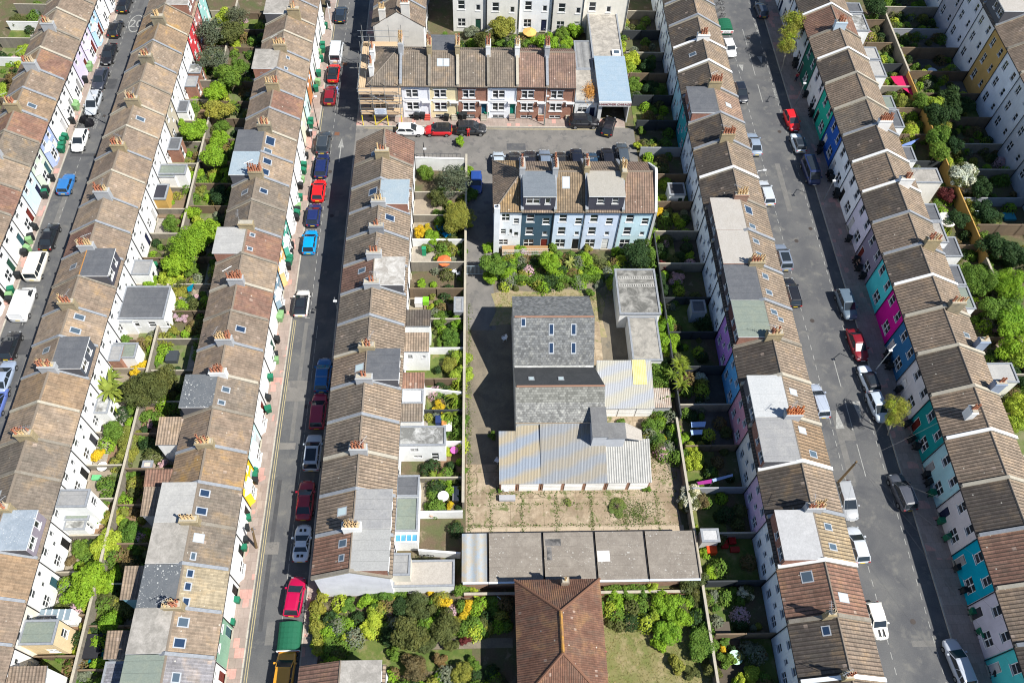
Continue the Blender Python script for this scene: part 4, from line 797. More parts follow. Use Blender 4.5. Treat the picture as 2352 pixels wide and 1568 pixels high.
for i, (x0, x1) in enumerate(zip(XT, XT[1:])):
    o = dict(t=TG, li=.2, ln=.45, pw=.3, ph=.35, pipe=0, end=(.36, .35, .33) if i == 5 else None); o.update(T1S[i]); o['fw'] = T1W(x1 - x0); W = x1 - x0
    lab = '%s terraced house, %s from the left in the cul-de-sac terrace%s' % (o['d'], ORD[i + 1], ', ' + o['x'] if 'x' in o else '')
    rt = house('T1', i, frT, x0, x1, 8.05, 5.95, 8.0, 4.7, o, lab, 'houses of the cul-de-sac terrace')
    for c in rt.children:
        if c.name.startswith('door'): c.material_slots[0].material = DC[i]
    m = MB(); u = x0 + W * .36
    for z in (5.25, 2.95): m.box(u - 1.0, u + 1.0, 93.16, 93.26, z, z + .16)
    for z in (3.72, 1.42, .0): m.box(u - 1.0, u + 1.0, 93.14, 93.26, z, z + .12)
    m.box(x0 + .1, x0 + W * .72, 93.17, 93.26, 3.2, 3.4); m.box(u - .08, u + .08, 93.15, 93.25, 3.85, 5.25); m.box(u - .08, u + .08, 93.15, 93.25, 1.55, 2.95)
    part('window_surround', m, FRAME, rt)
    m = MB(); d = x0 + W * .86; m.box(d - .65, d + .6, 92.9, 93.25, 3.05, 3.25); m.box(d - .62, d - .5, 93.0, 93.25, 2.6, 3.05); m.box(d + .46, d + .58, 93.0, 93.25, 2.6, 3.05); part('door_canopy', m, FRAME, rt)
    m = MB(); [m.box(d - .45, d + .4, 92.55 + k * .22, 93.24, k * .22 + .12, k * .22 + .34) for k in range(3)]
    part('steps', m, [plain((.45, .08, .06)), CEM, CEM, PAVE, brick(), CEM][i], rt)
    m = MB(); m.tube((x1 - .05, 93.12, 0), (x1 - .05, 93.12, 5.9), .05); part('drainpipe', m, DARKF if i % 2 else FRAME, rt)
# corner house with a hipped roof, wrapped in scaffolding
rt = thing('terraced_house', 'corner house with hipped tiled roof wrapped in scaffolding at the cul-de-sac mouth', 'house', (-12.8, 97, 0)); ROWH['T1'].append((-15, -10.4, 7, rt))
m = MB(); ops = [(.6, 2.2, 3.8, 5.2), (.6, 2.2, 1.5, 2.9), (3.2, 4.0, .9, 3.0)]
panel(m, (-15, 93.3, 0), (1, 0, 0), (0, -1, 0), 4.6, 0, 6, ops, 0); panel(m, (-15, 101.3, 0), (0, -1, 0), (-1, 0, 0), 8, 0, 6, [(2, 2.8, 3.8, 5.1), (5, 5.8, 3.8, 5.1)], 0); m.poly([(-15, 101.3, 0), (-10.4, 101.3, 0), (-10.4, 101.3, 6), (-15, 101.3, 6)], 0)
part('wall', m, paint((.6, .58, .54)), rt); put_windows(rt, (-15, 93.3, 0), (1, 0, 0), (0, -1, 0), ops, ['pair', 'pair', 'door']); put_windows(rt, (-15, 101.3, 0), (0, -1, 0), (-1, 0, 0), [(2, 2.8, 3.8, 5.1), (5, 5.8, 3.8, 5.1)], ['sash', 'sash'])
def hip(rt, x0, x1, y0, y1, ze, pk, mats, xr=None):
    """pk: the two ends of the ridge"""
    m = MB(); e = [Vector((x0, y0, ze)), Vector((x1, y0, ze)), Vector((x1, y1, ze)), Vector((x0, y1, ze))]; p, q = Vector(pk[0]), Vector(pk[1])
    m.poly([e[0], e[1], q, p], 0) if pk[0][1] == pk[1][1] else m.poly([e[1], e[2], q, p], 1)
    if pk[0][1] == pk[1][1]: m.poly([e[1], e[2], q], 1); m.poly([e[2], e[3], p, q], 0); m.poly([e[3], e[0], p], 1)
    else: m.poly([e[0], e[1], p], 0); m.poly([e[2], e[3], q], 0); m.poly([e[3], e[0], p, q], 1)
    m.poly([v - Vector((0, 0, .12)) for v in e[::-1]], 2)
    for a, b in zip(e, e[1:] + e[:1]): m.poly([a - Vector((0, 0, .12)), b - Vector((0, 0, .12)), b, a], 2)
    return part('roof', m, mats, rt), e, p, q
def ridge(rt, segs, mat, r=.13, name='ridge_tiles'):
    m = MB(); [m.tube(Vector(a), Vector(b), r, n=6) for a, b in segs]; part(name, m, mat, rt)
_, e, p, q = hip(rt, -15.2, -10.45, 93.0, 101.5, 6.05, ((-11.1, 98, 8.1), (-10.45, 98, 8.1)), [tiles('x', *TG, .2, .45), tiles('y', *TG, .2, .45), BLACKP])
ridge(rt, [(e[0], p), (e[3], p)], plain((.2, .17, .14)), .09)
chimney(rt, frT, -14.5, 2.0, 5.0, 8.2, la=.6, lb=1.5, n=2, rows=1, mat=WHR, colour=TERRA); chimney(rt, frT, -14.5, 5.0, 5.0, 8.4, la=.6, lb=1.5, n=2, rows=1, mat=WHR, colour=TERRA)
chimney(rt, frT, -10.4, 4.9, 6.5, 9.9, la=.6, lb=1.7, n=8, mat=GREYR, colour=BUFF)
STEEL = plain((.36, .38, .38), .4, .7); BOARD = plain((.52, .38, .24), .85); YEL = plain((.75, .6, .05), .5)
sc = thing('scaffolding', 'scaffolding of steel tubes and planks with yellow feet round the corner house', 'scaffolding', (-13.5, 93, 0))
xs = [-16.2, -14.4, -12.6, -10.6]
for x in xs:
    for y in (91.55, 92.9):
        m = MB(); m.tube((x, y, 1.9), (x, y, 7.2), .045, n=5); part('pole', m, STEEL, sc)
        if y < 92: m = MB(); m.tube((x, y, .12), (x, y, 1.95), .075, n=6); part('pole', m, YEL, sc)
for y in (94.8, 97, 99.2, 101.6, 102.8):
    for x in (-16.3, -15.4): m = MB(); m.tube((x, y, .1), (x, y, 8.6 if x < -16 else 7), .045, n=5); part('pole', m, STEEL, sc)
for z in (2.1, 4.0, 5.7):
    for k in range(5): m = MB(); m.box(-16.3, -10.4, 91.6 + k * .27, 91.83 + k * .27, z, z + .05); part('board', m, BOARD, sc)
for k in range(4): m = MB(); m.box(-16.4 + k * .26, -16.17 + k * .26, 93.0, 102.6, 5.7, 5.75); part('board', m, BOARD, sc)
for k in range(4): m = MB(); m.box(-16.3, -10.6, 101.9 + k * .26, 102.13 + k * .26, 5.7, 5.75); part('board', m, BOARD, sc)
for z in (2.6, 3.1, 4.5, 5.0, 6.2, 6.7):
    m = MB(); m.tube((-16.4, 91.55, z), (-10.3, 91.55, z), .035, n=5); part('rail', m, STEEL, sc); m = MB(); m.tube((-16.3, 91.5, z), (-16.3, 103, z), .035, n=5); part('rail', m, STEEL, sc)
for z in (6.6, 7.6): m = MB(); m.tube((-17, 102.9, z), (-9.6, 102.9, z), .035, n=5); part('rail', m, STEEL, sc)
for x in (-14.5, -12.5, -10.7): m = MB(); m.tube((x, 102.9, 4), (x, 102.9, 8.6), .04, n=5); part('pole', m, STEEL, sc)
m = MB(); m.tube((-14.4, 91.5, .2), (-12.7, 91.5, 1.7), .06); part('brace', m, YEL, sc); m = MB(); m.tube((-14.3, 91.5, 5.5), (-12.2, 91.5, 4.2), .04); part('brace', m, STEEL, sc)
m = MB(); m.box(-14.3, -12.6, 91.42, 91.46, 2.25, 3.35); sg = part('sign', m, paint((.7, .76, .84)), sc)
m = MB()
for z, wd in ((3.12, .5), (2.92, .7), (2.74, .45), (2.56, .6), (2.42, .35)): m.box(-13.45 - wd, -13.45 + wd, 91.405, 91.418, z, z + .06)
part('lettering', m, plain((.35, .4, .5)), sg)
# ------------------------------------------------------------------ garages right of the top terrace
def bld(name, label, cat, x0, x1, y0, y1, z, roof, wall, wins=(), rim=.1, rimmat=None, slope=None, group=None):
    rt = thing(name, label, cat, ((x0 + x1) / 2, (y0 + y1) / 2, 0), 0, group)
    m = MB(); sides = {'s': ((x0, y0, 0), (1, 0, 0), (0, -1, 0), x1 - x0), 'n': ((x1, y1, 0), (-1, 0, 0), (0, 1, 0), x1 - x0), 'e': ((x1, y0, 0), (0, 1, 0), (1, 0, 0), y1 - y0), 'w': ((x0, y1, 0), (0, -1, 0), (-1, 0, 0), y1 - y0)}
    for s, (O, U, N, L) in sides.items(): panel(m, O, U, N, L, 0, z, [(q[1] - q[3] / 2, q[1] + q[3] / 2, q[2], q[2] + q[4]) for q in wins if q[0] == s], 0)
    part('wall', m, wall, rt)
    for s, (O, U, N, L) in sides.items():
        q = [q for q in wins if q[0] == s]; put_windows(rt, O, U, N, [(a[1] - a[3] / 2, a[1] + a[3] / 2, a[2], a[2] + a[4]) for a in q], [a[5] for a in q])
    r = MB(); o = .1; sl = slope or {}
    P = [(x0 - o, y0 - o), (x1 + o, y0 - o), (x1 + o, y1 + o), (x0 - o, y1 + o)]; zz = [z + sl.get(k, 0) for k in ('sw', 'se', 'ne', 'nw')]
    r.hexa([(p[0], p[1], h + .003) for p, h in zip(P, zz)], [(p[0], p[1], h + .13) for p, h in zip(P, zz)], 1, 0)
    if slope:
        Q = [(x0 + .01, y0 + .01), (x1 - .01, y0 + .01), (x1 - .01, y1 - .01), (x0 + .01, y1 - .01)]; r.hexa([(p[0], p[1], z - .05) for p in Q], [(p[0], p[1], h - .005) for p, h in zip(Q, zz)], 2)
    elif rim:
        t = .14
        for bx in ((x0 - .1, x1 + .1, y0 - .1, y0 + t), (x0 - .1, x1 + .1, y1 - t, y1 + .1), (x0 - .1, x0 + t, y0 + t, y1 - t), (x1 - t, x1 + .1, y0 + t, y1 - t)): r.box(*bx, z + .133, z + .13 + rim, 1)
    part('roof', r, [roof, rimmat or LEAD, wall], rt); return rt
F_CC = felt((.27, .25, .22), (.5, .46, .4), .8, joints=0)
bld('garage_office', 'low white fronted building with flat concrete roof beside the blue roofed garage', 'building', 14.5, 17.75, 93.35, 100.3, 3.1, F_CC, WHITE, [('s', 1.1, 1.2, 1.3, 1.0, 'wide'), ('s', 2.6, .2, .8, 2.0, 'door')], .06)
bld('lean_to', 'narrow ribbed dark roofed lean-to beside the end of the cul-de-sac terrace', 'building', 15.2, 17.6, 100.5, 106.8, 3.1, corr((.2, .2, .2), (.28, .28, .27), 1.1), GREYR, rim=.08)
rt = bld('workshop', 'broad workshop with patched flat concrete roof and one square rooflight', 'building', 17.75, 22.3, 102.3, 113.6, 3.3, F_CC, paint((.5, .5, .48)), rim=.12)
m = MB(); m.box(20.7, 22.0, 103.2, 104.3, 3.43, 3.75, 0); m.box(20.95, 21.75, 103.4, 104.1, 3.75, 3.77, 1); part('skylight', m, [FRAME, SKYG], rt)
rt = thing('garage', 'open fronted garage with pale blue flat roof and lettered fascia', 'garage', (20, 97, 0))
m = MB(); m.box(17.85, 18.0, 92.6, 102.2, 0, 4); m.box(22.15, 22.3, 92.6, 102.2, 0, 4); m.box(18, 22.15, 102.05, 102.2, 0, 4); m.box(18, 18.35, 92.6, 92.8, 0, 3.2); part('wall', m, paint((.66, .66, .64)), rt)
m = MB(); m.box(17.75, 22.4, 92.4, 102.3, 4.0, 4.14, 0); part('roof', m, felt((.26, .34, .41), (.34, .40, .44), .5, joints=.3), rt)
m = MB(); m.box(17.75, 22.4, 92.22, 92.4, 3.35, 4.12); fs = part('fascia', m, paint((.72, .72, .7)), rt)
txt('HANOVER GARAGE', (20.1, 92.19, 3.73), .52, 0, plain((.25, .05, .05)), parent=fs, tilt=R(90), ext=.01)
# ------------------------------------------------------------------ rear of the white apartments at the top
frA = Fr('x', 122.5, -1); XA = [-3.4, 1.9, 7.0, 12.2, 17.0, 24.0]
AW = [(1.3, 6.9, 1.1, 1.5, 'sash'), (3.9, 6.7, .6, .9, 'small'), (1.3, 4.0, 1.1, 1.6, 'sash'), (3.9, 3.8, .7, 1.1, 'small'), (1.3, .9, 1.2, 1.5, 'pair'), (3.9, .3, .9, 2.1, 'door')]
for i, (x0, x1) in enumerate(zip(XA, XA[1:])):
    house('A', i, frA, x0, x1, 9.4 + (.4 if i % 2 else 0), 9.4, 11.5, 4.6, dict(rw=AW, fw='std', pipe=1, r=[(.76, .75, .71), (.8, .78, .72), (.84, .86, .88), (.8, .76, .69), (.84, .80, .70)][i], t=TG, ch=ch(6) if i % 2 == 0 else None),
          ['pale grey', 'off-white', 'bluish white', 'beige', 'cream'][i] + ' rendered tall house, %s from the left behind the cul-de-sac terrace' % ORD[i + 1], 'tall houses behind the cul-de-sac terrace')
# ------------------------------------------------------------------ mid terrace (rear facade faces the camera)
fr2b = Fr('x', 77.0, -1); XM = [2.36, 5.75, 9.85, 13.75, 18.3, 22.4]
MW = [(1.1, 5.35, 1.0, 1.4, 'sash'), (3.1, 4.9, .9, 1.2, 'sash'), (1.1, 2.9, 1.0, 1.45, 'sash'), (3.1, 2.8, .6, .7, 'small'), (1.1, .35, 1.3, 1.6, 'pair'), (3.1, .1, .9, 2.0, 'door')]
MS = [None, dict(r=(.06, .11, .15), d='dark slate blue', dorm=(.07, .07, .09), dr=felt((.15, .17, .19), (.2, .22, .24), .5, joints=.3), ch=ch(5, rows=1, b=3.9, top=11.4, mat=GREYR, colour=TERRA), dw=[(1.2, 1.7, 'wide'), (3.0, .65, 'small')]), dict(r=(.68, .79, .92), d='powder blue', sky=[('r', .35, .3, .95, 1.3, SKW)], t=((.24, .18, .12), (.24, .18, .12)), ch=ch(6, rows=1, b=3.9, top=11.4, mat=GREYR, colour=TERRA)),
      dict(r=(.68, .77, .92), d='pale periwinkle', dorm=(.07, .07, .09), dr=felt((.33, .31, .27), (.38, .36, .32), .4, joints=0), ch=ch(7, rows=1, b=3.7, top=11.4, mat=BUFFB, colour=TERRA), dw=[(1.5, .9, 'sash'), (3.3, .8, 'sash')]), dict(r=(.62, .82, .88), d='pale aqua', t=((.235, .16, .12), (.235, .16, .12)), ch=ch(6, b=4.2, top=11.2, mat=BUFFB, lb=2.2, colour=BUFF), end=(.66, .66, .64))]
for i in range(1, 5):
    o = dict(t=TC, li=.2, ln=.5, pw=.3, ph=.4, rw=MW, pipe=1, cop=LEAD); o.update(MS[i])
    house('T2', i, fr2b, XM[i], XM[i + 1], 8.25, 7.4, 9.9, 4.05, o, '%s backed terraced house, %s from the left in the middle terrace' % (o['d'], ORD[i + 1]), 'houses of the middle terrace')
m = MB(); m.box(22.3, 22.62, 68.6, 77.1, 0, 7.5)
m.hexa([(22.3, 68.6, 7.5), (22.62, 68.6, 7.5), (22.62, 77.1, 7.5), (22.3, 77.1, 7.5)], [(22.3, 72.7, 10.5), (22.62, 72.7, 10.5), (22.62, 73.2, 10.5), (22.3, 73.2, 10.5)]); part('parapet', m, paint((.6, .6, .58)), ROWH['T2'][-1][3])
rt = thing('terraced_house', 'white hipped-roof end house with tall round flue, leftmost of the middle terrace', 'house', (4, 72.9, 0), 0, 'houses of the middle terrace'); ROWH['T2'].append((2.36, 5.75, 0, rt))
ops = [(.9, 1.9, 5.5, 6.9), (2.4, 3.1, 5.0, 6.0), (.8, 1.5, 3.0, 4.0), (1.9, 2.3, 3.0, 4.0), (2.5, 3.1, 2.6, 3.4), (.6, 1.8, .8, 1.9)]
m = MB(); panel(m, (2.36, 68.75, 0), (1, 0, 0), (0, -1, 0), 3.38, 0, 7.45, ops, 0); panel(m, (2.36, 77, 0), (0, -1, 0), (-1, 0, 0), 8.25, 0, 7.45, [(2, 2.9, 5, 6.3), (5, 5.9, 2, 3.3)], 0); m.poly([(2.36, 77, 0), (5.74, 77, 0), (5.74, 77, 7.45), (2.36, 77, 7.45)])
part('wall', m, paint((.82, .85, .87)), rt); put_windows(rt, (2.36, 68.75, 0), (1, 0, 0), (0, -1, 0), ops, ['pair', 'sash', 'sash', 'small', 'small', 'pair']); put_windows(rt, (2.36, 77, 0), (0, -1, 0), (-1, 0, 0), [(2, 2.9, 5, 6.3), (5, 5.9, 2, 3.3)], ['sash', 'sash'])
_, e, p, q = hip(rt, 2.15, 5.74, 68.45, 77.3, 7.5, ((5.73, 72.95, 10), (5.74, 72.95, 10)), [tiles('x', (.26, .18, .1), (.26, .18, .1), .2, .5), tiles('y', *TC, .2, .7), BLACKP]); ridge(rt, [(e[0], p), (e[3], p)], plain((.2, .17, .14)), .09)
m = MB(); m.box(2.3, 3.0, 68.0, 68.74, 0, 8.6); ck = part('chimney_stack', m, paint((.82, .85, .87)), rt); place('chimney_pot', POT_MESH[1], ck, (2.65, 68.35, 8.6), 0, (1.5, 1.5, .5), [LEAD])
# ------------------------------------------------------------------ slate warehouse
rt = thing('warehouse', 'large grey slate twin-gabled warehouse in the middle of the garage yard', 'warehouse', (8.8, 49, 0))
SL, SLM = slate((.17, .172, .165), .25), slate((.2, .2, .19), .95); SLD = felt((.055, .058, .06), (.1, .1, .1), .4, joints=0); WX0, WX1 = 4.35, 13.35
prof = [(57.3, 5.2), (52.7, 7.6), (48.2, 4.1), (44.1, 6.9), (40.8, 4.7)]
m = MB()
for x in (WX0, WX1): m.poly([(x, 57.2, 0)] + [(x, y if 0 < i < 4 else (57.2 if i == 0 else 40.9), z - .05) for i, (y, z) in enumerate(prof)] + [(x, 40.9, 0)])
m.poly([(WX0, 57.2, 0), (WX1, 57.2, 0), (WX1, 57.2, 5.15), (WX0, 57.2, 5.15)]); m.poly([(WX0, 40.9, 0), (WX1, 40.9, 0), (WX1, 40.9, 4.65), (WX0, 40.9, 4.65)]); part('wall', m, paint((.5, .5, .47)), rt)
for k, ((ya, za), (yb, zb)) in enumerate(zip(prof, prof[1:])):
    x1 = WX1 + (.6 if k == 3 else .1); m = MB(); P = [(WX0 - .1, ya, za), (x1, ya, za), (x1 + (.55 if k == 2 else 0), yb, zb), (WX0 - .1, yb, zb)]
    if k == 3:   # mossy lower courses
        ym, zm = 42.6, 6.9 - (1.5 * 2.2 / 3.3)
        m.hexa([(WX0 - .1, ya, za), (x1, ya, za), (x1, ym, zm), (WX0 - .1, ym, zm)], [(WX0 - .1, ya, za + .12), (x1, ya, za + .12), (x1, ym, zm + .12), (WX0 - .1, ym, zm + .12)], 1, 0)
        m.hexa([(WX0 - .1, ym, zm), (x1, ym, zm), (x1, yb, zb), (WX0 - .1, yb, zb)], [(WX0 - .1, ym, zm + .12), (x1, ym, zm + .12), (x1, yb, zb + .12), (WX0 - .1, yb, zb + .12)], 1, 2)
        part('roof', m, [slate((.19, .19, .17), .3), WOODL, SLM], rt)
    else: m.hexa(P, [(x, y, z + .12) for x, y, z in P], 1, 0); part('roof', m, [SLD if k == 2 else slate((.15, .155, .155), .5), plain((.62, .58, .5)), SL], rt)
ridge(rt, [((WX0, 52.7, 7.74), (WX1, 52.7, 7.74)), ((WX0, 44.1, 7.04), (WX1 + .6, 44.1, 7.04))], plain((.28, .16, .11)), .11)
m = MB(); m.box(WX0, WX1, 47.95, 48.5, 4.16, 4.3); part('valley_gutter', m, felt((.35, .35, .33), (.75, .75, .72), .6, joints=0), rt)
class F2:
    def __call__(s, a, b, z=0): return Vector((a, b, z))
def wz(y):
    for (ya, za), (yb, zb) in zip(prof, prof[1:]):
        if yb <= y <= ya: return za + (zb - za) * (y - ya) / (yb - ya)
for t_, x, y, w_, h_, gm in (('j', 325, 1360, .6, .8, SKB), ('j', 565, 1420, .6, 1.05, SKB), ('j', 757, 1420, .6, 1.05, SKB), ('k', 565, 135, .6, 1.05, SKB), ('k', 757, 135, .6, 1.05, SKB), ('k', 395, 390, .65, .75, SKW), ('k', 650, 390, .65, .75, SKW)):
    P = at(t_, x, y, 5.8 if y > 200 else 5.0); P = at(t_, x, y, wz(P.y) or 5); P = at(t_, x, y, wz(P.y)); skylight(rt, F2(), wz, P.x, P.y, w_, h_, .12, gm)
# corrugated garages in front of the warehouse
CR = corr((.25, .285, .335), (.35, .30, .215), .16, 2.6); CR2 = corr((.245, .26, .28), (.29, .265, .22), .16, 2.6); CG = corr((.33, .33, .31), (.47, .46, .43), .26); GDOOR = paint((.88, .87, .83)); RB = brick((.36, .16, .09))
def mono(name, label, cat, x0, x1, y0, y1, z0, z1, roof, wall, doors=0, front=True, piers=None, group=None):
    rt = thing(name, label, cat, ((x0 + x1) / 2, (y0 + y1) / 2, 0), 0, group); m = MB()
    m.hexa([(x0, y0, 0), (x1, y0, 0), (x1, y1, 0), (x0, y1, 0)], [(x0, y0, z0 - .02), (x1, y0, z0 - .02), (x1, y1, z1 - .02), (x0, y1, z1 - .02)]); part('wall', m, wall, rt)
    P = [(x0 - .08, y0 - .15, z0), (x1 + .08, y0 - .15, z0), (x1 + .08, y1, z1), (x0 - .08, y1, z1)]; m = MB(); m.hexa(P, [(x, y, z + .06) for x, y, z in P], 1, 0); part('roof', m, [roof, LEAD], rt)
    for k in range(doors):
        u0 = x0 + (x1 - x0) * (k + .08) / doors; u1 = x0 + (x1 - x0) * (k + .92) / doors; m = MB(); m.box(u0, u1, y0 - .05, y0, .03, z0 - .25)
        for j in range(1, 5): zz = .03 + (z0 - .3) * j / 5; m.box(u0 + .03, u1 - .03, y0 - .065, y0 - .045, zz, zz + .03)
        part('garage_door', m, GDOOR, rt)
    return rt
mono('garage', 'rainbow-streaked corrugated garage at the left end, below the warehouse', 'garage', 2.5, 4.3, 35.0, 40.35, 2.15, 3.75, CR, RB, 1)
mono('garage', 'rainbow-streaked corrugated garage second from the left, below the warehouse', 'garage', 4.38, 6.9, 35.0, 40.9, 2.15, 4.0, CR, RB, 1)
rt = mono('garage', 'widest corrugated garage roof with blue-white joint lines, below the warehouse', 'garage', 7.0, 13.95, 35.0, 41.5, 2.15, 4.5, CR2, RB, 3)
mono('garage', 'grey ribbed corrugated garage roof at the right end of the yard block', 'garage', 14.05, 18.8, 35.0, 39.4, 2.15, 3.5, CG, RB, 2)
rt = thing('stair_tower', 'dark flat-roofed tower wedged between warehouse slates and corrugated garages', 'building', (13.6, 40, 0)); m = MB(); m.box(12.4, 13.95, 38.6, 42.0, 3, 5.8); m.box(13.95, 15.9, 38.6, 40.3, 2.6, 5.4); part('wall', m, paint((.55, .57, .6)), rt)
m = MB(); m.box(12.3, 14.02, 38.5, 42.1, 5.8, 5.95, 1, 0); m.box(14.02, 16.0, 38.5, 40.4, 5.4, 5.55, 1, 0); P = [(16.0, 38.5, 5.45), (18.0, 38.9, 4.0), (18.0, 40.2, 4.0), (16.0, 40.4, 5.45)]; m.hexa(P, [(x, y, z + .1) for x, y, z in P], 1, 2); part('roof', m, [felt((.15, .15, .15), (.24, .24, .23), .6, joints=0), LEAD, felt((.36, .33, .29), (.4, .38, .33), .4)], rt)
rt = mono('garage_block', 'double garage with banded corrugated roof and yellow translucent strip beside the warehouse', 'garage', 14.0, 20.2, 44.0, 49.5, 2.1, 3.4, corr((.36, .375, .40), (.41, .395, .335), .2, 3.0), WHITE, 3)
m = MB(); P = [(18.0, 46.6, 2.8), (19.6, 46.6, 2.8), (19.6, 49.5, 3.47), (18.0, 49.5, 3.47)]; P = [(x, y, 2.2 + (y - 43.85) * 1.3 / 5.65) for x, y, z in P]; m.hexa(P, [(x, y, z + .03) for x, y, z in P]); part('roof_light', m, corr((.62, .52, .2), (.7, .6, .3), .2), rt)
mono('shed', 'rusty striped lean-to shed at the right of the banded garage', 'shed', 20.4, 22.2, 44.2, 46.4, 1.9, 2.3, corr((.35, .26, .2), (.5, .46, .4), .22), GREYR)
rt = bld('garage_block', 'upper flat garage block with patched concrete roof by the ivy', 'garage', 17.4, 22.3, 56.3, 63.0, 2.9, felt((.12, .118, .108), (.36, .35, .32), .9, joints=0), paint((.8, .8, .78)), rim=.1)
m = MB(); [m.box(17.6, 22.1, y_s, y_s + .05, 3.04, 3.1) for y_s in (60.3, 60.7, 61.5, 61.9)]; [m.box(17.7 + k * .28, 17.82 + k * .28, y_s, y_s + .4, 3.035, 3.07) for y_s in (60.3, 61.5) for k in range(16)]; part('duckboard', m, paint((.42, .41, .38)), rt)
bld('garage_block', 'lower flat garage block with cracked pale concrete roof by the ivy', 'garage', 18.4, 21.8, 50.0, 56.1, 2.5, felt((.34, .32, .28), (.13, .125, .115), .8, joints=0), paint((.74, .74, .72)), rim=.06)
# long garage row
LX = [-1.45, 1.15, 6.75, 12.1, 17.3, 22.5]
FL = felt((.205, .18, .152), (.29, .26, .22), .8, spots=.4, joints=.35)
for i, (x0, x1) in enumerate(zip(LX, LX[1:])):
    rt = bld('garage_block', ['blue and ochre striped', 'plain grey-brown', 'dark-stained grey', 'white-patched grey', 'faintly marked grey'][i] + ' roof section of the long garage block, %s from the left' % ORD[i + 1], 'garage', x0 + .02, x1 - .02, 24.4, 29.2, 2.5, corr((.30, .36, .42), (.42, .34, .22), 1.2) if i == 0 else FL, brick((.36, .2, .13)), rim=0, group='sections of the long garage block')
    m = MB(); m.box(x1 - .1, x1 - .04, 24.3, 29.3, 2.634, 2.72); part('upstand', m, BLACKP, rt)
    m = MB(); m.box(x0 + .04, x1 - .02, 24.12, 24.3, 2.5, 2.66); part('gutter', m, paint((.62, .68, .74)), rt)
    if i == 3: m = MB(); m.box(12.25, 13.5, 26.2, 27.3, 2.634, 2.64); part('patch', m, paint((.74, .74, .72), dirt=.3), rt)
    if i == 2: m = MB(); m.box(7.0, 8.6, 27.9, 28.6, 2.634, 2.64); m.box(7.1, 7.6, 26.4, 27.8, 2.634, 2.64); part('tar_patch', m, ground((.06, .06, .06), (.2, .19, .18), 1.5, 9, .4), rt)
    if False:
        m = MB(); [m.box(*b, 2.634, 2.64) for b in ((18.05, 18.15, 26.6, 28.0), (18.65, 18.75, 26.6, 28.0), (18.15, 18.65, 27.2, 27.3))]; part('chalk_mark', m, plain((.30, .29, .28), .9), rt)
# brown hipped house
rt = thing('hall', 'large building under a rust brown hipped tile roof at the bottom centre', 'building', (7.8, 18, 0))
m = MB(); m.box(3.95, 11.65, 12.8, 23.4, 0, 5.0); part('wall', m, brick((.3, .15, .1)), rt)
for x, N in ((3.95, (-1, 0, 0)), (11.65, (1, 0, 0))):
    for y in (14.5, 17.5, 20.5): place('window', WIN_MESH['pair'], rt, (x + N[0] * .03, y, 2.4), facing(Vector(N)), (1.4, 1, 1.4))
BT = ((.185, .098, .068), (.185, .098, .068))
_, e, p, q = hip(rt, 3.62, 11.93, 12.4, 23.75, 5.0, ((7.66, 16.3, 8.0), (7.66, 19.95, 8.0)), [tiles('x', *BT, .25, .3, .2, .26), tiles('y', *BT, .3, .3, .2, .26), BLACKP])
ridge(rt, [(e[0], p), (e[1], p), (e[2], q), (e[3], q)], plain((.19, .1, .065)), .13, 'hip_tiles'); ridge(rt, [(p, q)], ground((.42, .22, .05), (.25, .14, .07), 2.0, 9, .4), .16)
chimney(rt, F2(), 8.4, 23.2, 4.9, 6.6, la=.7, lb=.6, n=1, rows=1, mat=brick((.25, .2, .15)), colour=BUFF)
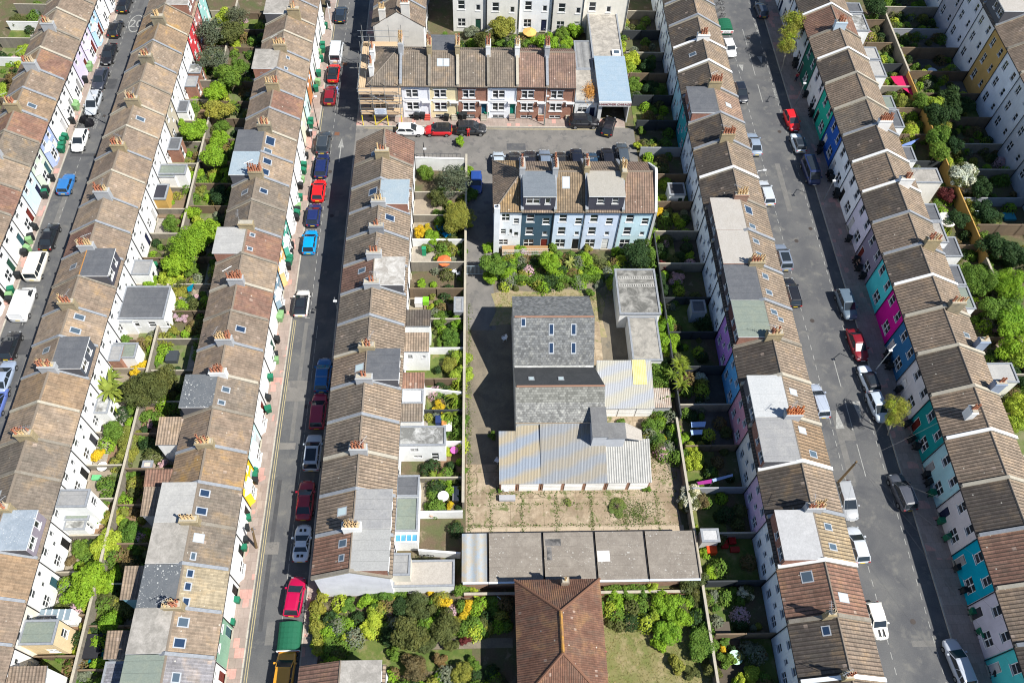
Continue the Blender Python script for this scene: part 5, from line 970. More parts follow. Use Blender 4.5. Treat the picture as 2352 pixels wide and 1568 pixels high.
# ------------------------------------------------------------------ rear extensions on the rows, footprints surveyed from the photo
def roofrect(t, xl, yt, xr, yb, z):
    ym, xm = (yt + yb) / 2, (xl + xr) / 2
    return at(t, xl, ym, z).x, at(t, xr, ym, z).x, at(t, xm, yb, z).y, at(t, xm, yt, z).y
def hx(row, y): return min(ROWH[row], key=lambda h: abs((h[0] + h[1]) / 2 - y))[3]
TW = lambda s, u=.9: [(s, u, .9, .9, 1.2, 'pair')]
EX = [('R2', 'a', 1415, 1425, 1605, 1505, 2.9, F_GRN, WHITE, [('s', 1.5, 1.2, 1.0, 1.0, 'pair')]), ('R2', 'b', 1055, 1035, 1440, 1310, 3.0, F_DK, WHITE, [('s', 1.5, 1.3, 1.2, 1.1, 'wide'), ('s', 3.6, 1.3, .9, 1.1, 'sash'), ('s', 5, 1.3, 1.1, 1.1, 'wide')]),
      ('R2', 'c', 920, 85, 1175, 210, 2.4, F_GRN, WHITE, []), ('R2', 'c', 580, 1345, 760, 1490, 5, F_MID, WHITE, [('e', 1.2, 3.0, .8, 1.2, 'sash')]), ('R2', 'd', 680, 112, 770, 165, 2.6, F_GRN, WHITE, []),
      ('R2', 'd', 215, 1030, 480, 1235, 4.6, F_GRN, paint((.78, .62, .38)), [('e', 1.4, 2.2, .8, 1.3, 'sash'), ('s', 2, 1.5, 1, 1.2, 'pair')]), ('R2', 'd', 130, 1445, 395, 1620, 4.5, tiles('x', *TC, .2, .4), WHITE, []),
      ('R3', 'c', 1375, 745, 1590, 950, 4.4, tiles('x', *TT, .2, .4), WHITE, []), ('R3', 'c', 1265, 1195, 1470, 1330, 4.4, tiles('x', *TR, .2, .4), paint((.5, .5, .5)), []), ('R3', 'c', 1245, 1345, 1420, 1560, 4.4, tiles('x', *TT, .2, .4), paint((.4, .4, .42)), []),
      ('R3', 'd', 1075, 585, 1255, 840, 4.4, tiles('x', *TT, .2, .4), paint((.2, .4, .5)), []), ('R3', 'd', 930, 1140, 1110, 1350, 4.2, tiles('x', *TC, .2, .4), WHITE, []), ('R3', 'd', 895, 1390, 1060, 1620, 4.2, slate((.2, .2, .22), .2), WHITE, []),
      ('R4', 'f', 1385, 1262, 1610, 1368, 4.3, tiles('x', *TD, .1, .4), WHITE, []), ('R4', 'g', 1372, 20, 1598, 150, 4.3, tiles('x', *TT, .1, .4), WHITE, [('s', .7, 2.6, .6, .9, 'sash'), ('s', 2.3, 2.8, .4, .5, 'small')]), ('R4', 'g', 1345, 362, 1558, 465, 4.0, tiles('x', *TR, .1, .4), WHITE, []),
      ('R4', 'g', 1335, 482, 1553, 600, 3.4, felt((.62, .64, .64), (.85, .86, .86), .6, joints=0), WHITE, []), ('R4', 'g', 1330, 632, 1543, 750, 4.0, tiles('x', *TG, .1, .4), WHITE, []), ('R4', 'g', 1315, 800, 1745, 962, 4.0, F_MOT, WHITE, [('s', 1.6, 2.6, .9, .7, 'wide'), ('s', 1.9, 1.0, .9, .5, 'wide'), ('s', 3.8, .4, .8, 1.7, 'sash')]),
      ('R4', 'g', 1290, 1225, 1518, 1400, 3.9, F_DK, WHITE, []), ('R4', 'g', 1275, 1408, 1508, 1700, 3.5, F_GRN, WHITE, []), ('R4', 'h', 1245, 458, 1440, 640, 4.6, F_MID, paint((.7, .66, .56)), []), ('R4', 'h', 1492, 515, 1820, 735, 2.3, felt((.36, .33, .29), (.48, .44, .39), .5, joints=0), WHITE, []),
      ('R6', 'm', 785, 35, 945, 110, 5, F_DK, WHITE, []), ('R6', 'm', 815, 130, 990, 270, 4.8, F_MOT, WHITE, []), ('R6', 'm', 905, 415, 1090, 515, 4.8, F_LT, WHITE, []), ('R6', 'm', 945, 528, 1140, 665, 4.8, F_LT, WHITE, []), ('R6', 'm', 1065, 835, 1225, 940, 4.6, F_GRN, WHITE, []),
      ('R6', 'm', 1095, 950, 1290, 1100, 4.6, F_DK, WHITE, []), ('R6', 'm', 1215, 1270, 1400, 1390, 4.6, F_DK, WHITE, []), ('R6', 'n', 1265, 20, 1620, 140, 4.4, F_CON, paint((.8, .76, .68)), [('s', 2.5, 1, 1, 1.2, 'pair')]), ('R6', 'n', 1390, 325, 1610, 470, 4.6, F_DK, WHITE, []),
      ('R6', 'n', 1445, 482, 1665, 655, 4.6, F_CON, WHITE, []), ('R6', 'n', 1600, 610, 1785, 775, 3.4, F_DK, WHITE, []), ('R6', 'n', 1590, 852, 1815, 1020, 4.6, F_DK, WHITE, []), ('R6', 'n', 1650, 1036, 1895, 1225, 4.6, F_GRN, WHITE, []), ('R6', 'o', 2040, 258, 2270, 420, 4.6, F_LT, paint((.8, .78, .68)), [])]
XR = dict(R2=(-42.0, 1), R3=(-31.0, -1), R4=(-8.35, 1), R6=(57.9, 1))
EXT_SEEN = []
for row, t_, xl, yt, xr, yb, z, rf, wl, wn in EX:
    x0, x1, y0, y1 = roofrect(t_, xl, yt, xr, yb, z); wallx_, sg = XR[row]
    if sg > 0 and x0 < wallx_ + 2.5: x0 = wallx_ + .01
    if sg < 0 and x1 > wallx_ - 2.5: x1 = wallx_ - .01
    wn = [w_ for w_ in wn if w_[1] < (x1 - x0 if w_[0] in 'sn' else y1 - y0)]
    tiled = rf.name.startswith('roof_tiles')
    e = ext(hx(row, (y0 + y1) / 2), x0, x1, y0, y1, z, rf, wl, rim=0 if tiled else .12, wins=wn, slope=dict(nw=.5, ne=.5) if tiled else None)
    EXT_SEEN.append((x0, x1, y0, y1))
E2 = hx('R4', 29)
x0, x1, y0, y1 = roofrect('h', 1272, 225, 1505, 350, 2.8); m = MB(); m.box(-8.33, x1, y0, y1, 0, 2.0, 0); m.box(-8.33, x1, y0, y1, 2.7, 2.72, 1)
for k in range(5): u = -8.33 + (x1 + 8.33) * k / 4; m.box(u - .04, u + .04, y0, y1, 2.72, 2.8, 2)
for y in (y0, (y0 + y1) / 2, y1): m.box(-8.33, x1, y - .04, y + .04, 2.0, 2.79, 2)
part('conservatory', m, [WHITE, glass((.08, .28, .45), .1), FRAME], E2)
x0, x1, y0, y1 = roofrect('d', 335, 925, 600, 1020, 2.8); m = MB(); m.box(-41.98, x1, y0, y1, 0, .9, 0); m.box(-41.98, x1, y0, y1, 2.5, 2.52, 1)
for k in range(6): u = -41.98 + (x1 + 41.98) * k / 5; m.box(u - .04, u + .04, y0, y1, .9, 2.6, 2)
part('conservatory', m, [WHITE, glass((.2, .26, .3), .1), FRAME], hx('R2', (y0 + y1) / 2))
def small_bld(name, label, cat, t, xl, yt, xr, yb, z, rf, wl, wins=(), rim=.05):
    x0, x1, y0, y1 = roofrect(t, xl, yt, xr, yb, z); return bld(name, label, cat, x0, x1, y0, y1, z, rf, wl, wins, rim)
small_bld('garden_room', 'garden room with glossy black roof and golden timber front beside decking', 'garden room', 'b', 1300, 158, 1440, 280, 2.4, plain((.04, .04, .05), .3), plain((.5, .32, .1), .7))
small_bld('shed', 'small white shed with dark roof in the shaded gardens right of the pale terrace', 'shed', 'j', 1580, 148, 1712, 245, 2.3, plain((.05, .05, .055)), WHITE, [('s', 1.6, .3, .6, 1.5, 'door')])
small_bld('shed', 'pale grey felt-roofed shed beside red garden chairs near the bottom right', 'shed', 'l', 1862, 248, 2005, 350, 2.2, felt((.42, .42, .42), (.55, .55, .55), .5, joints=0), paint((.55, .55, .53)))
small_bld('shed', 'dark roofed shed in shade behind the purple-backed house', 'shed', 'j', 1775, 1155, 1890, 1255, 2.2, F_DK, paint((.3, .35, .4)))
small_bld('shed', 'felt-roofed shed in the fenced decked garden of the fourth row', 'shed', 'f', 1825, 1130, 1895, 1250, 2.0, F_MID, plain((.2, .2, .2)))
small_bld('shed', 'little pink roofed playhouse beside clipped hedge behind the third row', 'playhouse', 'c', 1235, 1100, 1310, 1155, 1.3, plain((.6, .48, .4)), plain((.5, .4, .34)))
small_bld('shed', 'brown garden shed under the climbing plants behind the third row', 'shed', 'd', 1540, -30, 1560, -20, 1.5, WOOD, WOOD)

lr = random.Random(6)
for k in (3, 4, 5, 7, 8, 12, 14, 15, 17, 20, 23, 24):
    a0, a1, _, rt = [h for h in ROWH['R2'] if h[2] == k][0]; u0 = a0 + lr.choice((.1, 1.5)); x1 = -42.0 + lr.uniform(1.2, 2.4); z = lr.uniform(2.3, 2.9)
    ext(rt, -41.99, x1, u0, u0 + lr.uniform(1.9, 2.4), z, lr.choice([F_GRN, F_MID, F_DK, F_LT, F_MOT]), lr.choice([WHITE, WHITE, WHITE, brick()]), rim=.06, wins=[('e', 1.0, .3, .8, 1.8, 'sash')]); EXT_SEEN.append((-42, x1, u0, u0 + 2.2))
# ------------------------------------------------------------------ cars
RUB = plain((.02, .02, .02), .9, name='tyre_rubber'); ALLOY = plain((.45, .46, .47), .35, .8, name='alloy'); TRIM = plain((.03, .03, .03), .6, name='black_trim'); HEADL = plain((.30, .32, .34), .15, name='headlight_glass'); TAILL = plain((.45, .02, .02), .25, name='tail_light_glass')
PLW = plain((.75, .75, .72), .5); PLY = plain((.7, .5, .04), .5); CGL = glass((.02, .026, .032), .06)
def loft(m, secs, mi=0):
    n = len(secs[0]); b = len(m.v); m.v += [tuple(p) for s in secs for p in s]
    for i in range(len(secs) - 1):
        for k in range(n): m.f.append((b + i * n + k, b + i * n + (k + 1) % n, b + (i + 1) * n + (k + 1) % n, b + (i + 1) * n + k)); m.m.append(mi)
    m.f.append(tuple(b + k for k in reversed(range(n)))); m.m.append(mi); m.f.append(tuple(b + (len(secs) - 1) * n + k for k in range(n))); m.m.append(mi)
# kind: length, width, height, sill z, body stations (x, half width share, z bottom, z top), cabin (rear base, rear roof, front roof, front base), roof half width share
CT = {
 'hatch': (4.0, 1.76, 1.46, [(-2.0, .70, .42, .62), (-1.93, .88, .27, .88), (-1.6, .97, .2, .96), (-.6, 1, .2, .94), (.4, 1, .2, .92), (1.0, .98, .2, .92), (1.5, .93, .22, .80), (1.85, .82, .28, .66), (2.0, .62, .38, .52)], (-1.92, -1.5, .15, 1.0), .74),
 'saloon': (4.5, 1.80, 1.42, [(-2.25, .72, .42, .66), (-2.15, .88, .28, .88), (-1.6, .96, .2, .92), (-.6, 1, .2, .90), (.6, 1, .2, .88), (1.2, .97, .2, .86), (1.8, .92, .22, .76), (2.12, .80, .28, .62), (2.25, .6, .38, .5)], (-1.75, -1.0, .2, 1.1), .70),
 'estate': (4.6, 1.80, 1.48, [(-2.3, .80, .42, .66), (-2.22, .92, .28, .90), (-1.6, .98, .2, .94), (-.6, 1, .2, .92), (.6, 1, .2, .90), (1.2, .97, .2, .88), (1.8, .92, .22, .78), (2.15, .80, .28, .64), (2.3, .6, .38, .5)], (-2.22, -1.85, .25, 1.15), .74),
 'suv': (4.4, 1.86, 1.66, [(-2.2, .82, .5, .76), (-2.13, .93, .34, 1.02), (-1.6, .98, .28, 1.06), (-.6, 1, .28, 1.04), (.6, 1, .28, 1.02), (1.2, .98, .28, 1.0), (1.75, .93, .3, .92), (2.08, .83, .36, .76), (2.2, .66, .46, .62)], (-2.1, -1.75, .3, 1.1), .78),
 'mini': (3.7, 1.68, 1.42, [(-1.85, .76, .42, .66), (-1.78, .9, .28, .88), (-1.4, .98, .2, .94), (-.5, 1, .2, .92), (.4, 1, .2, .90), (.9, .98, .2, .88), (1.4, .92, .24, .82), (1.75, .8, .3, .7), (1.85, .64, .4, .55)], (-1.75, -1.5, .2, .75), .80),
 'sport': (4.0, 1.74, 1.2, [(-2.0, .62, .4, .60), (-1.9, .82, .28, .80), (-1.4, .98, .18, .86), (-.6, .97, .18, .76), (.3, .95, .18, .72), (.9, 1, .18, .76), (1.4, .98, .2, .72), (1.8, .84, .26, .56), (2.0, .5, .34, .44)], (-1.0, -.55, .0, .75), .66),
 'van': (4.9, 1.92, 1.96, [(-2.45, .93, .45, 1.0), (-2.4, .98, .3, 1.12), (-1.6, 1, .25, 1.14), (-.6, 1, .25, 1.14), (.6, 1, .25, 1.12), (1.5, .99, .25, 1.1), (2.0, .95, .28, 1.0), (2.35, .86, .34, .84), (2.45, .74, .42, .7)], (-2.42, -2.34, 1.15, 1.95), .84),
 'camper': (4.6, 1.84, 1.94, [(-2.3, .90, .45, 1.0), (-2.26, .96, .3, 1.06), (-1.6, 1, .25, 1.1), (-.6, 1, .25, 1.1), (.6, 1, .25, 1.1), (1.4, .99, .25, 1.08), (1.95, .94, .28, .98), (2.22, .86, .34, .84), (2.3, .74, .42, .7)], (-2.26, -2.12, 1.2, 1.9), .84)}
CARM = {}
def car_meshes(kind):
    if kind in CARM: return CARM[kind]
    L, Wd, H, st, (rb, rr, fr_, fb), rw = CT[kind]; h = Wd / 2; out = {}
    m = MB(); secs = []
    for x, s, zb, zt in st:
        a = h * s; P = [(a * .86, zb), (a * .97, zb + .12), (a, zb + (zt - zb) * .55), (a * .97, zt - .12), (a * .90, zt - .03), (a * .72, zt + .01)]
        secs.append([(x, y, z) for y, z in P] + [(x, 0, zt + .035)] + [(x, -y, z) for y, z in reversed(P)])
    loft(m, secs); out['body'] = (m, 0, True)
    zs = max(z for _, _, _, z in st) - .03; zr = H - .05; bw, tw = h * .90, h * rw
    B = [(rb, tw * .98 if 0 else bw * .93, zs), (fb, bw * .9, zs)]; 
    def side(s, x0b, x1b, x0t, x1t, y_off=0): return [(x0b, s * (bw * .95 + y_off), zs), (x1b, s * (bw * .95 + y_off), zs), (x1t, s * (tw + y_off), zr), (x0t, s * (tw + y_off), zr)]
    solid = kind in ('van',)
    m = MB(); m.poly([(rb, bw * .9, zs), (rb, -bw * .9, zs), (rr, -tw * .95, zr), (rr, tw * .95, zr)], 0); m.poly([(fb, bw * .86, zs), (fb, -bw * .86, zs), (fr_, -tw * .95, zr), (fr_, tw * .95, zr)], 0)
    out['windscreen'] = (MB(), 1, False); out['windscreen'][0].poly([(fb, bw * .88, zs), (fb, -bw * .88, zs), (fr_, -tw * .97, zr), (fr_, tw * .97, zr)])
    out['rear_window'] = (MB(), 2 if solid else 1, False); out['rear_window'][0].poly([(rb, bw * .92, zs), (rb, -bw * .92, zs), (rr, -tw * .97, zr), (rr, tw * .97, zr)])
    for s in (1, -1):
        g = MB(); x1b, x1t = (fb, fr_) if not solid else (fb, fr_)
        g.poly(side(s, rb, fb, rr, fr_)); out['side_window%d' % s] = (g, 1, False)
        if solid: p_ = MB(); p_.poly(side(s, rb - .01, .75, rr, .55, .012)); out['side_panel%d' % s] = (p_, 0, False)
    # roof with pillars
    m = MB(); e = .05
    secs = []
    for x, s, dz in ((rr - .06, .93, -.02), (rr + .12, 1.0, .03), ((rr + fr_) / 2, 1.02, .06), (fr_ - .12, 1.0, .04), (fr_ + .05, .93, -.015)):
        a = tw * s; secs.append([(x, a, zr - .03 + dz * 0), (x, a * .96, zr + .02 + dz * .6), (x, a * .6, zr + .035 + dz), (x, -a * .6, zr + .035 + dz), (x, -a * .96, zr + .02 + dz * .6), (x, -a, zr - .03)])
    loft(m, secs)
    for s in (1, -1):
        m.tube((fb, s * bw * .93, zs - .02), (fr_, s * tw, zr), .045, .04, 5); m.tube((rb, s * bw * .93, zs - .02), (rr, s * tw, zr), .07, .06, 5)
        xm = (rb + fb) / 2; m.tube((xm, s * bw * .955, zs), ((rr + fr_) / 2, s * tw * 1.01, zr), .045, .04, 5)
        if kind in ('estate', 'suv', 'camper'): xm = rb + .75; m.tube((xm, s * bw * .955, zs), (rr + .55, s * tw * 1.01, zr), .05, .05, 5)
    out['roof'] = (m, 0, False)
    for nm, sx, sg, mi in (('headlight', L / 2 - .16, 1, 4), ('tail_light', -L / 2 + .06, -1, 5)):
        zz = zs * .78 if sg > 0 else zs * .86
        for s in (1, -1):
            g = MB(); y = s * h * (.66 if sg > 0 else .78); g.box(sx - .06, sx + .02 * (sg > 0), y - .13, y + .1, zz - .07, zz + .03); out[nm + str(s)] = (g, mi, False)
    g = MB(); g.box(L / 2 - .01, L / 2 + .02, -.26, .26, .42, .53); out['number_plate1'] = (g, 6, False)
    g = MB(); g.box(-L / 2 - .02, -L / 2 + .03, -.26, .26, zs * .62, zs * .62 + .12); out['number_plate2'] = (g, 7, False)
    for s in (1, -1): g = MB(); g.box(fb - .42, fb - .24, min(s * h * .95, s * (h + .16)), max(s * h * .95, s * (h + .16)), zs + .02, zs + .16); out['wing_mirror%d' % s] = (g, 0, False)
    wr = .31 if kind not in ('suv', 'van') else .35; n = 14; m = MB()
    m.tube((0, -.11, 0), (0, .11, 0), wr, n=n, mi=0); m.tube((0, -.118, 0), (0, .118, 0), wr * .62, n=n, mi=1); out['wheel'] = (m, 8, False)
    m = MB(); q = .06; m.box(rr + .3, fr_ - .3, -tw * .75, tw * .75, zr + .09, zr + .1); out['sunroof'] = (m, 1, False)
    mats = {0: [plain((.5, .5, .5))], 1: [CGL], 2: [plain((.5, .5, .5))], 4: [HEADL], 5: [TAILL], 6: [PLW], 7: [PLY], 8: [RUB, ALLOY]}
    res = {}
    for k, (mb, mi, sm) in out.items(): res[k] = (mb.mesh(k.rstrip('-1234567890').rstrip('-'), mats[mi], sm), mi)
    CARM[kind] = res; return res
def car(t, x, y, hd, kind, col, label, roof=None, sun=False, extra=None, met=.0):
    p = at(t, x, y, .6); p.z = .006; L, Wd, H, st, cab, rw = CT[kind]; ms = car_meshes(kind)
    root = thing('parked_car' if kind not in ('van', 'camper') else 'parked_van', label, 'car' if kind not in ('van', 'camper') else 'van', p, R(hd), 'cars and vans parked in the streets')
    cm = carpaint(col, met)
    def ch_(name, me, mats=None, loc=(0, 0, 0), rz=0):
        o = bpy.data.objects.new(name, me); C.objects.link(o); o.parent = root; o.location = loc; o.rotation_euler = (0, 0, rz); WL[o.name] = Vector(p)
        if mats: o.material_slots[0].link = 'OBJECT'; o.material_slots[0].material = mats
        return o
    for k, (me, mi) in ms.items():
        nm = k.rstrip('-1234567890')
        if k == 'wheel' or (k == 'sunroof' and not sun): continue
        mt = cm if mi in (0, 2) else None
        if k == 'roof' and roof is not None: mt = carpaint(roof)
        ch_(nm, me, mt)
    wb = L * .305
    for sx in (-1, 1):
        for sy in (-1, 1): ch_('wheel', ms['wheel'][0], None, (sx * wb, sy * (Wd / 2 - .1), .31 if kind not in ('suv', 'van') else .35))
    if extra == 'bars':
        for s in (-.5, .6): m = MB(); m.tube((s - .3, -.62, H + .08), (s - .3, .62, H + .08), .03); m.tube((s - .3, -.6, H - .02), (s - .3, -.6, H + .08), .02); m.tube((s - .3, .6, H - .02), (s - .3, .6, H + .08), .02); ch_('roof_bar', m.mesh('roof_bar', [ALLOY]))
    if extra == 'rails':
        for s in (-1, 1): m = MB(); m.tube((cab[1] + .1, s * Wd / 2 * rw * .95, H + .05), (cab[2] - .1, s * Wd / 2 * rw * .95, H + .05), .03); ch_('roof_rail', m.mesh('roof_rail', [ALLOY]))
    if extra == 'stripes':
        m = MB(); [m.box(.95, 1.7, y0, y0 + .16, .935, .95) for y0 in (-.3, .14)]; ch_('stripe', m.mesh('stripe', [TRIM]))
    if extra == 'vents':
        for s in (-1, 1):
            m = MB(); m.box(1.15, 1.45, s * .22 - .13, s * .22 + .13, .78, .80); ch_('vent', m.mesh('vent', [TRIM])); m = MB(); m.box(-1.6, -1.3, s * .2 - .14, s * .2 + .14, .885, .91); ch_('vent', m.mesh('vent', [TRIM]))
    return root
BLK_, NAVY, SILV, WHT, RED, DRED, GRY = (.012, .012, .014), (.01, .018, .06), (.42, .45, .48), (.82, .82, .80), (.62, .012, .012), (.20, .008, .015), (.10, .105, .12)
U_, D_ = 90, -90
CARS = [('a', 1075, 38, U_, 'hatch', BLK_, 'black hatchback, topmost car on the left street'), ('a', 998, 245, U_, 'hatch', BLK_, 'black hatchback beside the painted 20 roundel'), ('a', 938, 465, D_, 'saloon', BLK_, 'glossy black car third from the top on the left street'),
 ('a', 864, 680, D_, 'saloon', (.03, .035, .05), 'dark slate car just above the silver estate on the left street'), ('a', 803, 892, D_, 'estate', SILV, 'silver estate parked above the covered motorcycle'), ('a', 688, 1212, D_, 'hatch', WHT, 'white hatchback below the covered motorcycle'),
 ('b', 574, 148, U_, 'mini', (.03, .16, .42), 'mid blue small car on the left street'), ('b', 428, 600, U_, 'saloon', BLK_, 'black coupe just above the cream camper van'), ('b', 322, 855, U_, 'camper', (.84, .80, .70), 'cream camper van with side windows on the left street'), ('b', 208, 1185, U_, 'van', (.84, .84, .83), 'white panel van with plain sides on the left street'),
 ('c', 93, 100, U_, 'hatch', BLK_, 'black hatchback below the white panel van'), ('c', 35, 372, U_, 'saloon', (.28, .34, .44), 'silver blue saloon at the left edge below a black hatchback'), ('c', -25, 590, U_, 'hatch', (.1, .15, .4), 'blue car clipped by the left edge of the picture'),
 ('e', 847, 122, U_, 'hatch', (.02, .03, .045), 'dark hatchback, topmost car on the middle street'), ('e', 808, 458, U_, 'camper', (.55, .58, .6), 'silver people carrier above the red cars on the middle street'), ('e', 783, 628, U_, 'hatch', RED, 'bright red car with black glass roof on the middle street', dict(sun=True, roof=(.02, .02, .02))),
 ('e', 755, 820, U_, 'hatch', DRED, 'dark red hatchback with a person at its open door'), ('e', 698, 1230, U_, 'suv', (.04, .05, .06), 'charcoal off-roader with roof rails on the middle street', dict(extra='rails')), ('e', 683, 1425, U_, 'estate', (.01, .02, .09), 'navy estate above the bright red hatchback'),
 ('f', 655, 202, U_, 'hatch', (.75, .01, .01), 'plain bright red hatchback between two navy cars'), ('f', 614, 412, U_, 'hatch', (.012, .022, .10), 'navy hatchback between red hatchback and bright blue car'), ('f', 580, 645, U_, 'hatch', (.0, .28, .62), 'bright sky blue car on the middle street'),
 ('f', 510, 1172, U_, 'hatch', (.72, .70, .66), 'white car with black roof alone beside the middle street pavement', dict(roof=(.015, .015, .02), sun=True)), ('g', 693, 352, U_, 'estate', (.0, .10, .30), 'blue estate with roof bars in the shade', dict(extra='bars')), ('g', 652, 662, U_, 'estate', (.28, .006, .03), 'crimson estate in the shade below the blue estate'),
 ('g', 606, 1022, U_, 'suv', (.38, .42, .47), 'silver car with long glass roof in the shade', dict(sun=True)), ('g', 540, 1430, U_, 'saloon', (.30, .008, .02), 'dark crimson car above the white sports car'), ('h', 510, 362, U_, 'sport', (.62, .68, .74), 'white sports car with bonnet vents', dict(extra='vents')), ('h', 450, 822, 86, 'hatch', (.42, .0, .05), 'magenta red hatchback just above the green bicycle hangar'),
 ('h', 362, 1480, 88, 'suv', (.62, .28, .02), 'orange car at the bottom edge below the green hangar'), ('e', 1440, 1120, 0, 'hatch', WHT, 'white hatchback at the cul-de-sac mouth'), ('e', 1683, 1120, 180, 'hatch', (.55, .01, .015), 'red car with black roof in the cul-de-sac', dict(roof=(.015, .015, .015))), ('e', 1968, 1112, 0, 'suv', (.02, .022, .025), 'black off-roader next to the red car in the cul-de-sac'),
 ('i', 850, 1052, 0, 'suv', (.012, .012, .015), 'black car by the low white garage office'), ('i', 1062, 1085, 74, 'hatch', (.015, .015, .02), 'black car slanted before the open blue-roofed garage'), ('f', 2010, 140, D_, 'mini', (.02, .06, .25), 'royal blue small car beside the white end house'),
 ('i', 2060 + 42, 420, -84, 'mini', (.78, .79, .78), 'small white van-like car below the upper bicycle hangar'), ('i', 2200, 800, -86, 'hatch', (.012, .014, .02), 'black hatchback on the left side of the right street'), ('i', 2312, 1240, 91, 'saloon', (.22, .27, .34), 'steel grey saloon on the left side of the right street'),
 ('n', 125, 222, 93, 'estate', (.44, .47, .50), 'silver white estate below the steel grey saloon'), ('n', 268, 780, 92, 'suv', (.16, .19, .24), 'grey off-roader with glass roof on the right street', dict(sun=True)), ('n', 345, 1080, 92, 'estate', (.012, .012, .014), 'black estate below the grey off-roader', dict(extra='rails')),
 ('o', 578, 575, 93, 'estate', (.33, .37, .44), 'pale silver estate with bright rear shelf opposite the roadside tree'), ('o', 825, 1432, -88, 'estate', (.32, .33, .34), 'silver grey estate beneath the leaning telegraph pole'), ('p', 521, 215, 93, 'hatch', (.48, .51, .54), 'silver white hatchback above the cream mini'), ('p', 618, 588, -86, 'mini', (.80, .77, .68), 'cream mini with black bonnet stripes', dict(extra='stripes')),
 ('m', 90, 85, 92, 'hatch', (.03, .04, .06), 'dark car at the top of the right street'), ('m', 352, 1040, -84, 'hatch', (.62, .01, .012), 'bright red hatchback on the right street'), ('m', 405, 1230, 93, 'mini', (.62, .70, .75), 'pale two-tone mini below the red hatchback', dict(roof=(.05, .06, .07), sun=True)), ('n', 512, 45, -87, 'camper', (.01, .02, .08), 'navy camper with roof windows in the shade', dict(sun=True)),
 ('n', 820, 1188, -86, 'suv', (.10, .14, .18), 'dark silver off-roader half in the shade'), ('o', 918, 95, -86, 'saloon', (.20, .005, .01), 'dark red saloon in the shade of the navy house'), ('o', 1010, 385, 97, 'mini', (.66, .74, .80), 'white mini with black roof and stripes', dict(roof=(.015, .015, .018), sun=True)), ('o', 1092, 628, -83, 'hatch', (.40, .46, .52), 'silver hatchback under the small roadside tree'),
 ('o', 1300, 1362, 97, 'suv', (.06, .065, .08), 'charcoal off-roader in the shade below the roadside tree', dict(extra='rails')), ('p', 1022, 795, 97, 'estate', (.40, .43, .48), 'silver people carrier at the bottom right')]
for c_ in CARS:
    kw = c_[7] if len(c_) > 7 else {}; car(*c_[:7], **kw)
for k, (x, y, kd, cl, nm) in enumerate([(110, 1395, 'hatch', (.42, .48, .53), 'silver'), (250, 1395, 'hatch', BLK_, 'black'), (385, 1395, 'saloon', (.015, .015, .02), 'black'), (512, 1390, 'estate', (.16, .2, .26), 'steel grey'), (645, 1395, 'hatch', (.02, .02, .02), 'black'), (785, 1380, 'suv', (.01, .012, .02), 'black'), (917, 1400, 'hatch', (.02, .05, .09), 'dark blue'), (1052, 1375, 'suv', (.012, .012, .015), 'black'), (1180, 1330, 'estate', (.06, .075, .09), 'dark grey')]):
    car('i', x, y, U_, kd, cl, '%s car, %s from the left of those parked behind the middle terrace' % (nm, ORD[k + 1]))
# ------------------------------------------------------------------ bicycle hangars
def hangar(t, x, y, rz, label):
    p = at(t, x, y, .7); p.z = 0; rt = thing('bicycle_hangar', label, 'bike hangar', p, rz, 'green bicycle hangars'); GR = plain((.015, .09, .05), .5)
    def ch_(n, m, ms): o = bpy.data.objects.new(n, m.mesh(n, ms)); C.objects.link(o); o.parent = rt; WL[o.name] = p; return o
    m = MB(); m.box(-1.05, 1.05, -1.3, 1.3, .12, .85); ch_('base', m, [GR])
    m = MB(); n = 8; secs = [[(1.1 * math.cos(math.pi * k / n), yy, .85 + .52 * math.sin(math.pi * k / n)) for k in range(n + 1)] for yy in (-1.32, 1.32)]
    loft(m, secs); 
    for j in range(6): yy = -1.25 + j * .5; loft(m, [[(1.13 * math.cos(math.pi * k / n), y2, .85 + .55 * math.sin(math.pi * k / n)) for k in range(n + 1)] for y2 in (yy, yy + .05)])
    ch_('cover', m, [plain((.018, .11, .06), .55)])
    m = MB(); m.box(-1.12, 1.12, -1.42, -1.33, .5, 1.0); ch_('end_panel', m, [paint((.75, .75, .74))])
    for s in (-1, 1):
        m = MB(); [m.poly([(s * .85 - .16 + j * .12, -1.425, .55), (s * .85 - .08 + j * .12, -1.425, .55), (s * .85 - .02 + j * .12, -1.425, .95), (s * .85 - .10 + j * .12, -1.425, .95)]) for j in range(3)]; ch_('warning_stripe', m, [plain((.6, .03, .03))])
        m = MB(); c = (s * .2, -1.43, .7); P = [(c[0] + .14 * math.cos(2 * math.pi * j / 12), c[1], c[2] + .12 * math.sin(2 * math.pi * j / 12)) for j in range(13)]; [m.tube(P[j], P[j + 1], .012, n=4) for j in range(12)]; ch_('bicycle_emblem', m, [TRIM])
    return rt
hangar('h', 405, 1168, R(1), 'green bicycle hangar on the middle street above the orange car'); hangar('i', 2062, 232, R(1), 'green bicycle hangar at the top of the right street')
